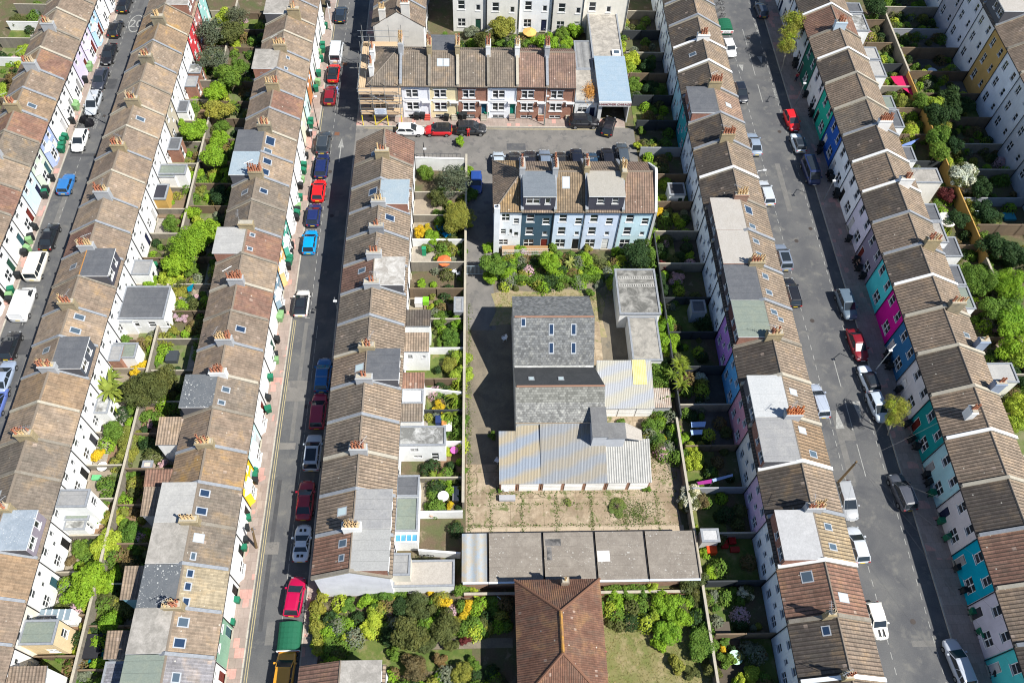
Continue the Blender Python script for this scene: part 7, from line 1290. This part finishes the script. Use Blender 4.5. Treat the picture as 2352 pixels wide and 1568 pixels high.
 D=[(2290, 560, 30, 'dark'), (2250, 640, 34, 'green'), (2320, 650, 34, 'bright'), (2290, 700, 30, 'green'), (2335, 730, 34, 'bright'), (2340, 580, 30, 'dark'), (2200, 500, 24, 'dark'), (2260, 480, 24, 'dark'), (2340, 800, 30, 'lime'), (2345, 930, 26, 'lime'), (2150, 260, 26, 'dark'), (2120, 230, 22, 'green'), (2190, 330, 22, 'dark')])
LC['weed'] = ((.14, .19, .05), 'low weedy')
for t_, L_ in VEG.items():
    for q in L_:
        if t_ == 'D': plant('D', *q, cls='tree')
        elif q[3] == 'weed': plant(t_, q[0], q[1], q[2], 'weed', hf=.12, cls='shrub', squash=.22)
        elif t_ == 'k' and q[3] in ('palm',): plant(t_, *q, hf=2.4, cls='tree')
        else: plant(t_, *q)
UG = MB(); UMC = ['green', 'dark', 'olive', 'bright', 'yg', 'lime', 'brown', 'pink', 'grey']
def tuft(x, y, r, mi, n):
    for i in range(n):
        z = VR.uniform(-.1, 1); t = VR.uniform(0, 6.28); q = math.sqrt(max(0, 1 - z * z)) * VR.uniform(.6, 1.05); d = Vector((q * math.cos(t), q * math.sin(t), z)); p = Vector((x, y, .05)) + Vector((d.x * r, d.y * r, max(0, d.z) * r * 1.2))
        nn = (d + Vector((VR.uniform(-1, 1), VR.uniform(-1, 1), VR.uniform(-.2, 1))) * .8).normalized(); u = nn.orthogonal().normalized(); v = nn.cross(u); e_ = VR.uniform(.07, .15); UG.add([p - u * e_, p - v * e_ * .65, p + u * e_, p + v * e_ * .65], [(0, 1, 2, 3)], mi)
for row, xa, xb, ylo, yhi, n in (('R2', -41.3, -38.2, 12, 115, 110), ('R3', -37.5, -31.5, 14, 115, 210), ('R4', -5.5, -1.7, 30, 80, 60), ('R5', 23.6, 28.6, 12, 116, 130), ('R6', 62.5, 66.4, 44, 118, 90), ('R7', 67.2, 76, 80, 125, 150), ('R7', 67.2, 84, 40, 80, 150), ('R1', -71.5, -64.8, 84, 118, 50), ('T2', 2.6, 22, 62.2, 67.5, 110), ('H', -15, 3, 12, 23.3, 170), ('H', -16, 0, 10, 16, 40), ('N', -3, 15, 102.5, 111, 110), ('L', 12, 22.5, 20.5, 23, 26), ('K', 19.5, 22.6, 38, 49, 40)):
    for k in range(int(n * 1.45)):
        x, y = VR.uniform(xa, xb), VR.uniform(ylo, yhi)
        if any(e0 - .3 < x < e1 + .3 and f0 - .3 < y < f1 + .3 for e0, e1, f0, f1 in EXT_SEEN) or -41 < x < -35 and 69 < y < 76 or (row == 'H' and 16.3 < y < 19.6 and x > -13): continue
        r = VR.uniform(.3, 1.0); tuft(x, y, r * 1.15, VR.choice([0, 0, 0, 1, 1, 2, 2, 3, 3, 4, 5, 6, 7 if VR.random() < .3 else 0, 8]), int(130 + 260 * r))
ug = solo('undergrowth', UG, [leaf(LC[c][0]) for c in UMC], 'low mixed plants and undergrowth filling the back gardens', 'undergrowth'); ug['kind'] = 'stuff'
# street trees leaning over the shaded pavements
def street_tree(t, bx, by, tops, label, col='yg'):
    b = at(t, bx, by, 0); rt = thing('street_tree', label, 'tree', b, 0); m = MB()
    for k, (x, y, r_, h) in enumerate(tops):
        c = at(t, x, y, h); rr = (at(t, x + r_, y, h) - c).length; m.tube(b if k == 0 else b + (c - b) * .4, c + Vector((0, 0, rr * .3)), .10, .03, 6)
        for j in range(4): m.tube(b.lerp(c, .7), c + Vector((math.cos(j * 1.6), math.sin(j * 1.6), .3)) * rr * .7, .03, .008, 4)
        place('crown', VR.choice(CRW), rt, c, VR.uniform(0, 6), (rr, rr, rr * .9), [leaf(LC[col][0])]); place('crown', VR.choice(CRM), rt, c, VR.uniform(0, 6), (rr * .8, rr * .8, rr * .75), [leaf(LC['lime'][0])])
    part('trunk', m, plain((.3, .27, .22), .9), rt)
street_tree('m', 262, 622, [(370, 190, 110, 5.2), (330, 300, 95, 4.6), (310, 400, 90, 4.0)], 'feathery lime green street tree at the top of the right street')
street_tree('o', 1180, 870, [(1250, 620, 110, 4.4), (1215, 730, 85, 3.8)], 'small feathery street tree on the shaded pavement below the silver hatchback')
# the hedge along the yard and ivy masses
IVY = []
def hedge(t, pts, w_, h, kind, label, z0=0.0, n=900, z=None):
    r = random.Random(len(label)); m = MB(); P = [at(t, x, y, h * .8 if z is None else z) for x, y in pts]
    for a, b in zip(P, P[1:]):
        L = (b - a).length; d = (b - a).normalized(); nn = Vector((-d.y, d.x, 0))
        for i in range(int(n * L / 4)):
            s = r.choice((0, 1, 1, 2)); u = r.uniform(0, L); v = r.uniform(-1, 1); bul = .75 + .35 * math.sin(u * 2.1 + len(label)) * math.sin(u * .9)
            if s == 1: p = a + d * u + nn * (v * w_ / 2 * bul); zz = h * (bul * .5 + .5) * (1 - .2 * v * v) + r.uniform(-.1, .05); nrm = Vector((0, 0, 1))
            else: sg = 1 if s else -1; p = a + d * u + nn * (sg * w_ / 2 * bul * r.uniform(.85, 1.05)); zz = r.uniform(.05, h * .95); nrm = nn * sg
            nrm = (nrm + Vector((r.uniform(-1, 1), r.uniform(-1, 1), r.uniform(-.3, 1))) * .7).normalized(); uu = nrm.orthogonal().normalized(); vv = nrm.cross(uu); q = Vector((p.x, p.y, z0 + zz)); e_ = r.uniform(.06, .13)
            m.add([q - uu * e_, q - vv * e_ * .7, q + uu * e_, q + vv * e_ * .7], [(0, 1, 2, 3)])
    xs = [v[0] for v in m.v]; ys = [v[1] for v in m.v]; off = Vector(((min(xs) + max(xs)) / 2, (min(ys) + max(ys)) / 2, 0))
    rt = thing('hedge', label, 'hedge', off); part('foliage', m, leaf(LC[kind][0]), rt); m = MB()
    for q in P[:-1]: m.tube((q.x, q.y, 0), (q.x, q.y, h * .8), .05, .03, 5)
    part('stem', m, plain((.11, .085, .06), .9), rt); return rt
hedge('j', [(250, 950), (420, 960), (600, 955), (780, 955), (980, 940)], 1.1, 1.3, 'green', 'long green hedge between the middle terrace gardens and the dry grass')
hedge('j', [(1440, 960), (1440, 1100), (1420, 1200)], 1.0, 3.0, 'green', 'ivy spilling over the upper flat garage block'); hedge('k', [(1440, 210), (1480, 330), (1520, 470), (1560, 560)], 1.8, 2.4, 'green', 'dark ivy mound right of the banded double garage')
hedge('h', [(690, 790), (620, 920), (610, 1050), (640, 1180), (650, 1310)], 1.3, 1.8, 'yg', 'long clipped hedge of the corner garden along the middle street pavement'); hedge('f', [(1905, 640), (1900, 1000), (1895, 1350)], .5, 1.5, 'olive', 'creeper growing along the alley wall')
hedge('n', [(1870, 280), (1910, 420), (1950, 540)], .8, 2.2, 'yg', 'ivy clad fence top right of the flowering white tree'); hedge('n', [(2080, 940), (2160, 1150), (2180, 1400)], 1.0, 2.2, 'dark', 'dark hedge along the lower right garden wall')
hedge('j', [(1380, 560), (1430, 700), (1450, 860)], 1.0, 2.6, 'green', 'dark ivy over the right-hand wall of the middle terrace gardens'); hedge('l', [(1020, 770), (1200, 760), (1400, 745)], 1.1, .9, 'green', 'low leafy border under the long garage wall')
hedge('h', [(1040, 820), (1200, 800), (1420, 800)], .9, .8, 'green', 'leafy border under the white gable wall')
for k, (x0, x1, h) in enumerate(((3.4, 5.6, 2.0), (5.9, 9.4, 2.2))):
    rt = thing('trellis', ['short', 'long'][k] + ' pale lattice trellis screen under the slate blue end of the middle terrace', 'trellis', ((x0 + x1) / 2, 67.0, 0)); m = MB()
    for i in range(int((x1 - x0) / .22) + 1): m.tube((x0 + i * .22, 67, .9), (x0 + i * .22, 67, h), .02, n=4)
    for z in (.9, 1.2, 1.5, 1.8, h): m.tube((x0, 67, z), (x1, 67, z), .022, n=4)
    part('lattice', m, plain((.6, .62, .58), .7), rt); m = MB(); m.box(x0, x1, 66.98, 68.6, .8, .88); part('deck', m, WOOD, rt)
# ------------------------------------------------------------------ people
SKIN = plain((.48, .27, .19), .6, name='skin'); 
def person(p, rz, pose, top, legs, hair, label, action=None):
    """one continuous skinned body; pose = joint positions"""
    J = {'stand': dict(pel=(0, 0, .95), ch=(0, .02, 1.3), nk=(0, .02, 1.5), hd=(0, .03, 1.66), ls=(-.2, 0, 1.43), le=(-.26, .05, 1.15), lw=(-.2, .25, 1.0), rs=(.2, 0, 1.43), re=(.3, .15, 1.2), rw=(.18, .38, 1.15), lh=(-.1, 0, .92), lk=(-.12, .05, .5), la=(-.12, -.03, .08), rh=(.1, 0, .92), rk=(.13, .08, .5), ra=(.14, 0, .08)),
         'sit': dict(pel=(0, 0, .48), ch=(0, -.08, .82), nk=(0, -.1, 1.0), hd=(0, -.06, 1.16), ls=(-.2, -.08, .95), le=(-.28, .05, .7), lw=(-.12, .28, .68), rs=(.2, -.08, .95), re=(.28, .05, .7), rw=(.12, .28, .68), lh=(-.1, .05, .47), lk=(-.13, .45, .5), la=(-.12, .6, .1), rh=(.1, .05, .47), rk=(.13, .45, .5), ra=(.14, .62, .1))}[pose]
    rt = thing('person', label, 'person', p, rz)
    def body(name, chain, rad, mats, parent, sub=1):
        vs = []; ix = {}; ed = []; rs = []
        for a, b in chain:
            for q in (a, b):
                if q not in ix: ix[q] = len(vs); vs.append(J[q]); rs.append(rad[q])
            ed.append((ix[a], ix[b]))
        me = bpy.data.meshes.new(name); me.from_pydata(vs, ed, []); me.materials.append(mats); o = bpy.data.objects.new(name, me); C.objects.link(o)
        md = o.modifiers.new('skin', 'SKIN'); sv = me.skin_vertices[0].data
        for i, r_ in enumerate(rs): sv[i].radius = (r_, r_)
        sv[0].use_root = True; o.modifiers.new('sub', 'SUBSURF').levels = 1; o.modifiers['sub'].render_levels = 2
        o.parent = parent; WL[o.name] = Vector(p); return o
    for s, w_ in (('l', -1), ('r', 1)):
        wx = Vector(J[s + 'w']); d = (wx - Vector(J[s + 'e'])).normalized(); J[s + 'p'] = tuple(wx + d * .08); sd = Vector((1, 0, 0))
        for k in range(4): J[s + 'f%d' % k] = tuple(Vector(J[s + 'p']) + d * (.075 + .01 * (k in (1, 2))) + sd * (.022 * (k - 1.5)) - Vector((0, 0, .03)))
        J[s + 't'] = tuple(wx + d * .06 + sd * (-.055 * w_) - Vector((0, 0, .01))); J[s + 'toe'] = tuple(Vector(J[s + 'a']) + Vector((0, .2, -.03)))
    fullc = [('pel', 'ch'), ('ch', 'nk'), ('nk', 'hd')]
    for s in 'lr': fullc += [('ch', s + 's'), (s + 's', s + 'e'), (s + 'e', s + 'w'), (s + 'w', s + 'p'), ('pel', s + 'h'), (s + 'h', s + 'k'), (s + 'k', s + 'a'), (s + 'a', s + 'toe'), (s + 'w', s + 't')] + [(s + 'p', s + 'f%d' % k) for k in range(4)]
    rad = dict(pel=.14, ch=.15, nk=.06, hd=.1); 
    for s in 'lr': rad.update({s + 's': .065, s + 'e': .045, s + 'w': .032, s + 'p': .035, s + 'h': .09, s + 'k': .06, s + 'a': .042, s + 'toe': .035, s + 't': .01}); rad.update({s + 'f%d' % k: .009 for k in range(4)})
    body('body', fullc, rad, SKIN, rt)
    big = {k: v + .018 for k, v in rad.items()}
    body('shirt', [('pel', 'ch'), ('ch', 'ls'), ('ls', 'le'), ('ch', 'rs'), ('rs', 're')], big, top, rt); body('trousers', [('pel', 'lh'), ('lh', 'lk'), ('lk', 'la'), ('pel', 'rh'), ('rh', 'rk'), ('rk', 'ra')], {**big, 'pel': .15}, legs, rt)
    h = Vector(J['hd']); m = MB(); n = 10; secs = [[(h.x + .115 * math.cos(a) * math.sin(q), h.y - .02 + .125 * math.sin(a) * math.sin(q), h.z + .03 + .13 * math.cos(q)) for a in [2 * math.pi * k / n for k in range(n)]] for q in (.15, .5, .9, 1.3, 1.6)]
    loft(m, secs); o = bpy.data.objects.new('hair', m.mesh('hair', [hair], True)); C.objects.link(o); o.parent = rt
    m = MB(); m.hexa([(h.x - .012, h.y + .09, h.z - .03), (h.x + .012, h.y + .09, h.z - .03), (h.x + .012, h.y + .125, h.z - .03), (h.x - .012, h.y + .125, h.z - .03)], [(h.x - .006, h.y + .09, h.z + .02), (h.x + .006, h.y + .09, h.z + .02), (h.x + .006, h.y + .105, h.z + .02), (h.x - .006, h.y + .105, h.z + .02)])
    o = bpy.data.objects.new('nose', m.mesh('nose', [SKIN])); C.objects.link(o); o.parent = rt
    return rt
HB = plain((.05, .03, .02), .8)
a = at('l', 1112, 975, .5); a.z = .02; person(a, R(-125), 'sit', plain((.06, .05, .1), .8), plain((.2, .28, .42), .8), HB, 'person in dark top and blue jeans seated in a white chair on the parched lawn')
def chair(p, rz, label, col=(.8, .82, .84), group=None):
    rt = thing('garden_chair', label, 'chair', p, rz, group); M_ = plain(col, .5)
    def c_(n, m): o = bpy.data.objects.new(n, m.mesh(n, [M_])); C.objects.link(o); o.parent = rt; WL[o.name] = Vector(p)
    m = MB(); m.box(-.24, .24, -.22, .24, .38, .42); c_('seat', m); m = MB(); m.hexa([(-.24, -.26, .42), (.24, -.26, .42), (.24, -.22, .42), (-.24, -.22, .42)], [(-.22, -.38, .85), (.22, -.38, .85), (.22, -.34, .85), (-.22, -.34, .85)]); c_('backrest', m)
    for x in (-.22, .22):
        for y in (-.22, .22): m = MB(); m.tube((x, y, .38), (x * 1.15, y * 1.15, 0), .02, n=5); c_('leg', m)
        m = MB(); m.tube((x * 1.15, -.26, .62), (x * 1.15, .2, .6), .02, n=5); m.tube((x * 1.15, .2, .6), (x, .22, .4), .018, n=5); c_('armrest', m)
    return rt
chair(Vector((a.x, a.y, 0.01)), R(-125), 'white plastic chair under the seated person on the parched lawn')
a = at('e', 815, 775, .9); a.z = .006; person(a, R(90), 'stand', plain((.15, .25, .6), .8), plain((.3, .4, .6), .8), HB, 'person in blue checked shirt standing at the dark red car')
a = at('e', 1942, 1155, .5); a.z = .01; person(a, R(0), 'stand', plain((.5, .03, .03), .8), plain((.45, .03, .03), .8), HB, 'person in red beside the black off-roader in the cul-de-sac')
a = at('l', 1022, 1320, .9); a.z = .01; person(a, R(60), 'stand', plain((.6, .05, .15), .8), plain((.03, .03, .04), .8), HB, 'person in pink top standing by the wall of the brown hipped roof building')
a = at('h', 1620, 130, .4); a.z = .03; person(a, R(-60), 'sit', plain((.5, .3, .22), .8), plain((.55, .5, .45), .8), HB, 'person sunbathing on the paved garden beside the glass lean-to')
a = at('n', 912, 830, .9); a.z = .12; person(a, R(180), 'stand', plain((.1, .07, .05), .8), plain((.02, .02, .03), .8), HB, 'person in dark clothes walking on the shaded pavement by the turquoise house')
a = at('m', 395, 670, .9); a.z = .12; person(a, R(10), 'stand', plain((.4, .04, .05), .8), plain((.03, .03, .05), .8), HB, 'person in red top on the shaded pavement by the dark green house')
# ------------------------------------------------------------------ garden furniture and clutter
for t_, x, y, rz, lb in (('j', 160, 1480, 2.0, 'white plastic chair alone in the warehouse shadow'), ('g', 2190, 1090, 1.0, 'white plastic chair beside the left corrugated garage'), ('k', 180, 1340, 3.0, 'white plastic chair in front of the left corrugated garage'), ('f', 1820, 905, .5, 'left white garden chair on the gravel patio'), ('f', 1855, 925, .2, 'right white garden chair on the gravel patio'), ('l', 98, 870, 2.5, 'pale garden chair in shade left of the brown hipped roof')):
    a = at(t_, x, y, .3); a.z = .03; chair(a, rz, lb)
def simple(name, label, cat, parts, p, rz=0.0):
    rt = thing(name, label, cat, p, rz)
    for n_, m_, mt in parts: o = bpy.data.objects.new(n_, m_.mesh(n_, mt if isinstance(mt, list) else [mt])); C.objects.link(o); o.parent = rt; WL[o.name] = Vector(p)
    return rt
def table(t, x, y, r, col, label, h=.72):
    p = at(t, x, y, h); p.z = .02; m = MB(); m.tube((0, 0, h - .04), (0, 0, h), r, n=16); m2 = MB(); m2.tube((0, 0, 0), (0, 0, h - .04), .05); m3 = MB(); m3.tube((0, 0, 0), (0, 0, .04), r * .5, n=10)
    simple('garden_table', label, 'table', [('table_top', m, plain(col, .5)), ('leg', m2, DARKF), ('base', m3, DARKF)], p)
table('m', 1565, 612, .75, (.6, .68, .72), 'round white table in the shaded yard at the upper right'); table('m', 1262, 745, .75, (.62, .55, .2), 'round yellow table on the magenta terrace'); table('l', 2155, 1345, .7, (.45, .65, .5), 'round mint table at the bottom right'); table('g', 1727, 1395, .6, (.75, .75, .72), 'round white table on the dry patio'); table('c', 880, 1140, .55, (.8, .8, .78), 'round white table among blue chairs behind the second row'); table('n', 1955, 405, .6, (.6, .7, .75), 'white oval table in the shaded garden at right'); table('f', 1765, 790, .45, (.6, .6, .6), 'small round table by the orange parasol'); table('g', 1822, 1000, .45, (.5, .12, .35), 'small purple round table beside white extension')
def parasol(t, x, y, r, col, label, h=2.2):
    p = at(t, x, y, h); p.z = .02; n = 10; m = MB(); top = (0, 0, h + .35); R_ = [(r * math.cos(2 * math.pi * k / n), r * math.sin(2 * math.pi * k / n), h - .05 * (k % 2)) for k in range(n)]
    for k in range(n): m.add([top, R_[k], R_[(k + 1) % n]], [(0, 1, 2)]); m.add([R_[k], R_[(k + 1) % n], (R_[(k + 1) % n][0], R_[(k + 1) % n][1], h - .2), (R_[k][0], R_[k][1], h - .2)], [(0, 1, 2, 3)])
    m2 = MB(); m2.tube((0, 0, 0), (0, 0, h + .4), .03); simple('parasol', label, 'parasol', [('canopy', m, plain(col, .8)), ('pole', m2, WOODL)], p)
parasol('n', 1690, 450, 1.3, (.7, .64, .55), 'cream parasol behind the mauve grey house'); parasol('f', 1735, 805, .9, (.62, .16, .06), 'orange-red parasol on the decked garden', 1.6); parasol('i', 380, 275, 1.1, (.65, .38, .12), 'folded orange parasol behind the cul-de-sac terrace', 1.5)
def tarp(t, pts, z, col, label, name='shade_sail', th=.04):
    P = [at(t, x, y, z) for x, y in pts]; c = sum(P, Vector()) / len(P); c.z = 0; m = MB(); m.hexa([q - c for q in P], [q - c + Vector((0, 0, th)) for q in P]); m2 = MB()
    for q in P: m2.tube((q.x - c.x, q.y - c.y, 0), (q.x - c.x, q.y - c.y, z + .03), .03)
    simple(name, label, 'awning', [('canopy', m, plain(col, .7)), ('pole', m2, STEEL)], c)
tarp('m', [(1200, 660), (1345, 655), (1400, 830), (1240, 720)], 1.2, (.45, .02, .09), 'crimson painted terrace panel between the upper right gardens', 'terrace_panel'); tarp('m', [(1260, 1265), (1380, 1250), (1455, 1190)], 1.6, (.15, .22, .45), 'blue triangular shade sail behind the fifth-row houses on the far side')
tarp('k', [(1770, 760), (1900, 755), (1890, 800), (1775, 805)], 1.1, (.35, .5, .78), 'upper pale blue sheet drying in the shaded garden', 'laundry_sheet'); tarp('k', [(1765, 830), (1870, 825), (1865, 865), (1775, 870)], 1.1, (.38, .52, .8), 'lower pale blue sheet drying in the shaded garden', 'laundry_sheet'); tarp('k', [(1820, 1275), (1950, 1250), (1945, 1285), (1835, 1300)], 1.5, (.28, .03, .2), 'purple cloth on the washing line', 'laundry_sheet'); tarp('k', [(1952, 1250), (2130, 1205), (2130, 1225), (1960, 1275)], 1.5, (.3, .4, .62), 'pale blue cloth on the washing line', 'laundry_sheet')
tarp('b', [(1610, 1040), (1670, 1005), (1650, 1070), (1620, 1075)], 1.5, (.0, .16, .24), 'teal shade sail in the dark garden behind the third row'); tarp('i', [(90, 255), (150, 250), (150, 280), (95, 290)], 1.4, (.7, .7, .75), 'white washing on a line beside the tall rear houses', 'laundry_sheet')
def crate(t, x, y, sx, sy, h, col, label, cat='box', name='garden_box', z=.02, rz=0):
    p = at(t, x, y, h); p.z = z; m = MB(); m.box(-sx / 2, sx / 2, -sy / 2, sy / 2, 0, h); m2 = MB(); m2.box(-sx / 2 - .03, sx / 2 + .03, -sy / 2 - .03, sy / 2 + .03, h, h + .05); simple(name, label, cat, [('body', m, plain(col, .7)), ('lid', m2, plain(tuple(v * .85 for v in col), .7))], p, rz)
crate('l', 1950, 415, 1.0, .8, .8, (.62, .08, .02), 'bright orange box below the pale grey shed', 'box'); crate('l', 2060, 370, .7, .8, .5, (.35, .02, .02), 'left red outdoor seat in shade beside the pale shed', 'seat', 'outdoor_seat'); crate('l', 2125, 330, .7, .9, .5, (.35, .02, .02), 'rear red outdoor seat in shade beside the pale shed', 'seat', 'outdoor_seat'); crate('l', 2150, 415, .9, .5, .45, (.35, .04, .03), 'low red table in shade beside the pale shed', 'table', 'low_table'); crate('m', 1302, 1208, .6, .6, .6, (.7, .6, .02), 'yellow box in the garden behind the royal blue house')
crate('k', 188, 1410, 1.7, .55, .45, (.4, .4, .42), 'pale grey bench on the cracked concrete yard', 'bench', 'bench'); crate('g', 1685, 735, .6, .9, .7, (.03, .05, .15), 'navy covered grill on the small patio'); crate('g', 1765, 790, .9, 1.4, .5, (.7, .68, .64), 'white garden sofa with orange cushions', 'sofa', 'garden_sofa'); crate('g', 1735, 765, .5, .5, .55, (.6, .25, .08), 'orange garden stool beside white sofa', 'stool', 'garden_stool'); crate('g', 1835, 1375, .6, 1.6, .5, (.35, .35, .36), 'grey slatted garden bench by the alley wall', 'bench', 'bench'); crate('c', 830, 1235, .9, .5, .3, (.15, .5, .22), 'mint green low table behind the second row', 'table', 'low_table')
crate('b', 1330, 830, .5, .5, .9, (.03, .2, .1), 'green compost bin behind the second row', 'compost bin', 'compost_bin'); crate('f', 1560, 700, .5, .5, 1.3, (.03, .28, .14), 'tall green water butt behind the fourth row', 'water butt', 'water_butt'); crate('d', 780, 1250, 1.8, 2.2, .8, (.03, .03, .035), 'black covered spa tub by teal decking near the bottom left', 'hot tub', 'hot_tub'); crate('d', 870, 1250, 1.6, 3.0, .1, (.0, .16, .2), 'teal patterned decking panel near the bottom left', 'decking', 'decking')
crate('c', 1480, 190, 1.3, 1.4, .6, (.06, .07, .08), 'pile of dark garden chairs on the raised patio'); crate('c', 1750, 150, .8, 1.4, .4, (.3, .26, .2), 'pale bench in shade behind the third row', 'bench', 'bench'); crate('l', 2040, 1100, 1.5, 1.3, .5, (.12, .1, .08), 'brick edged raised planter at the lower right', 'planter', 'planter'); crate('n', 2225, 425, 1.6, 1.2, .3, (.05, .3, .38), 'teal trampoline mat in the shaded right garden', 'trampoline', 'trampoline'); 
m = MB(); a = at('b', 1500, 280, .15); m.box(a.x - 1.6, a.x + 1.6, a.y - 3.2, a.y + 2.6, .02, .2); solo('decking', m, TIM, 'weathered timber decking beside the glossy black-roofed garden room', 'decking')
m = MB(); a = at('f', 1700, 1150, .15); m.box(a.x - 2.0, a.x + 1.6, a.y - 1.6, a.y + 1.6, .03, .22); solo('decking', m, TIM, 'brown timber decking of the fenced garden below the gravel patio', 'decking'); crate('f', 1515, 1160, .9, .9, .8, (.7, .68, .66), 'round white garden chair on the brown decking', 'chair', 'lounge_chair', .22); crate('f', 1577, 1150, .7, .8, .7, (.2, .5, .03), 'lime green garden chair on the brown decking', 'chair', 'lounge_chair', .22)
crate('f', 1730, 540, 1.0, 2.2, .5, (.0, .2, .5), 'bright blue tarpaulin over garden things behind the fourth row', 'tarpaulin', 'tarpaulin', rz=.6)
m = MB(); a = at('e', 0, 0, 0)
gate = thing('gate', 'steel bar gate across the alley beside the middle terrace hedge', 'gate', (.2, 64.5, 0)); m = MB(); [m.tube((-1.2 + k * .17, 64.5, .1), (-1.2 + k * .17, 64.5, 1.9), .02, n=4) for k in range(17)]; part('bar', m, plain((.4, .5, .55), .4), gate); m = MB(); m.tube((-1.25, 64.5, .2), (1.6, 64.5, .2), .03); m.tube((-1.25, 64.5, 1.8), (1.6, 64.5, 1.8), .03); m.tube((1.6, 64.5, 0), (1.6, 64.5, 2.0), .06); part('frame', m, plain((.4, .5, .55), .4), gate)
m = MB(); P = [Vector((-8.1 + k * .55, 82.95, 2.3)) for k in range(12)]; [m.tube(q, q + Vector((0, 0, .7)), .02, n=4) for q in P]; m.tube(P[0] + Vector((0, 0, .7)), P[-1] + Vector((0, 0, .7)), .025); solo('railing', m, DARKF, 'thin dark railing on top of the white rendered wall', 'railing')
m = MB(); a = at('i', 900, 790, 3.3)
r_ = random.Random(5)
for k in range(700):
    q = a + Vector((r_.gauss(0, .45), r_.gauss(0, .9), r_.uniform(0, .3))); u = Vector((r_.uniform(-1, 1), r_.uniform(-1, 1), r_.uniform(0, .6))) * .12; v = Vector((-u.y, u.x, .02)) * .5; m.add([q - u, q - v, q + u, q + v], [(0, 1, 2, 3)])
solo('dead_branches', m, leaf((.45, .24, .07)), 'heap of dry brown foliage on the low white garage office roof', 'branches')
r_ = random.Random(8); m = MB()     # weeds in the joints of the yard
for k in range(9500):
    x, y = r_.choice([(r_.uniform(-1, 22), r_.choice([31, 33.4, 34.7]) + r_.gauss(0, .12)), (r_.choice([1.5, 4.9, 8.6, 12.4, 16, 19.6]) + r_.gauss(0, .13), r_.uniform(29.5, 34.8)), (17.0 + r_.gauss(0, 1.2), 32.3 + r_.gauss(0, .8)), (-1 + abs(r_.gauss(0, .25)), r_.uniform(30, 60)), (r_.uniform(19.3, 22.3), r_.uniform(36, 44)), (r_.uniform(14, 22), 61.2 + r_.gauss(0, .7))]); e_ = r_.uniform(.03, .09)
    u = Vector((r_.uniform(-1, 1), r_.uniform(-1, 1), r_.uniform(.2, 1))) * e_; v = Vector((-u.y, u.x, e_ * .5)) * .6; q = Vector((x, y, r_.uniform(.02, .1))); m.add([q - u, q - v, q + u, q + v], [(0, 1, 2, 3)])
w_ = solo('weeds', m, leaf((.12, .17, .05)), 'weeds growing in the joints of the cracked yard', 'weeds'); w_['kind'] = 'stuff'
r_ = random.Random(9); m = MB()
for k in range(9000):
    x, y = r_.choice([(r_.uniform(2.5, 15.7), r_.uniform(57.1, 61.6)), (r_.uniform(11.9, 22.8), r_.uniform(10, 24)), (r_.uniform(11.9, 22.8), r_.uniform(10, 24))]); e_ = r_.uniform(.04, .11)
    u = Vector((r_.uniform(-1, 1), r_.uniform(-1, 1), r_.uniform(.4, 1.2))) * e_; v = Vector((-u.y, u.x, 0)).normalized() * e_ * .35; q = Vector((x, y, .05)); m.add([q - u, q - v, q + u, q + v], [(0, 1, 2, 3)])
w_ = solo('dry_grass_tufts', m, leaf((.26, .24, .1)), 'tufts of dry grass on the parched lawn and yard edge', 'grass'); w_['kind'] = 'stuff'
# ------------------------------------------------------------------ unique labels
PL = {}
for o in LABELS: PL.setdefault(o['label'], []).append(o)
for lab, L_ in PL.items():
    if len(L_) < 2: continue
    L_.sort(key=lambda o: (-round(WL[o.name].y, 1), WL[o.name].x))
    xs = [WL[o.name].x for o in L_]; ys = [WL[o.name].y for o in L_]; vert = (max(ys) - min(ys)) >= (max(xs) - min(xs)) * .6
    if not vert: L_.sort(key=lambda o: WL[o.name].x)
    for k, o in enumerate(L_):
        if len(L_) == 2: sfx = (('upper' if k == 0 else 'lower') if vert else ('left' if k == 0 else 'right')) + ' one'
        else: sfx = ORD[k + 1] + (' from top' if vert else ' from left')
        o['label'] = lab + ', ' + sfx
for o in LABELS:
    q = o['label']
    for a_, b_ in ((' rendered', ''), ('grey-green', 'grey'), (' timber', ''), (' of the ', ' of '), ('white-blossomed', 'blossoming'), ('pink-blossomed', 'pink'), ('small ', '')):
        if len(q.split()) > 16: q = q.replace(a_, b_)
    o['label'] = q
    if len(q.split()) > 16: print('LONG', q)
print('DUPS', [k for k, n in __import__('collections').Counter(o['label'] for o in LABELS).items() if n > 1][:5])
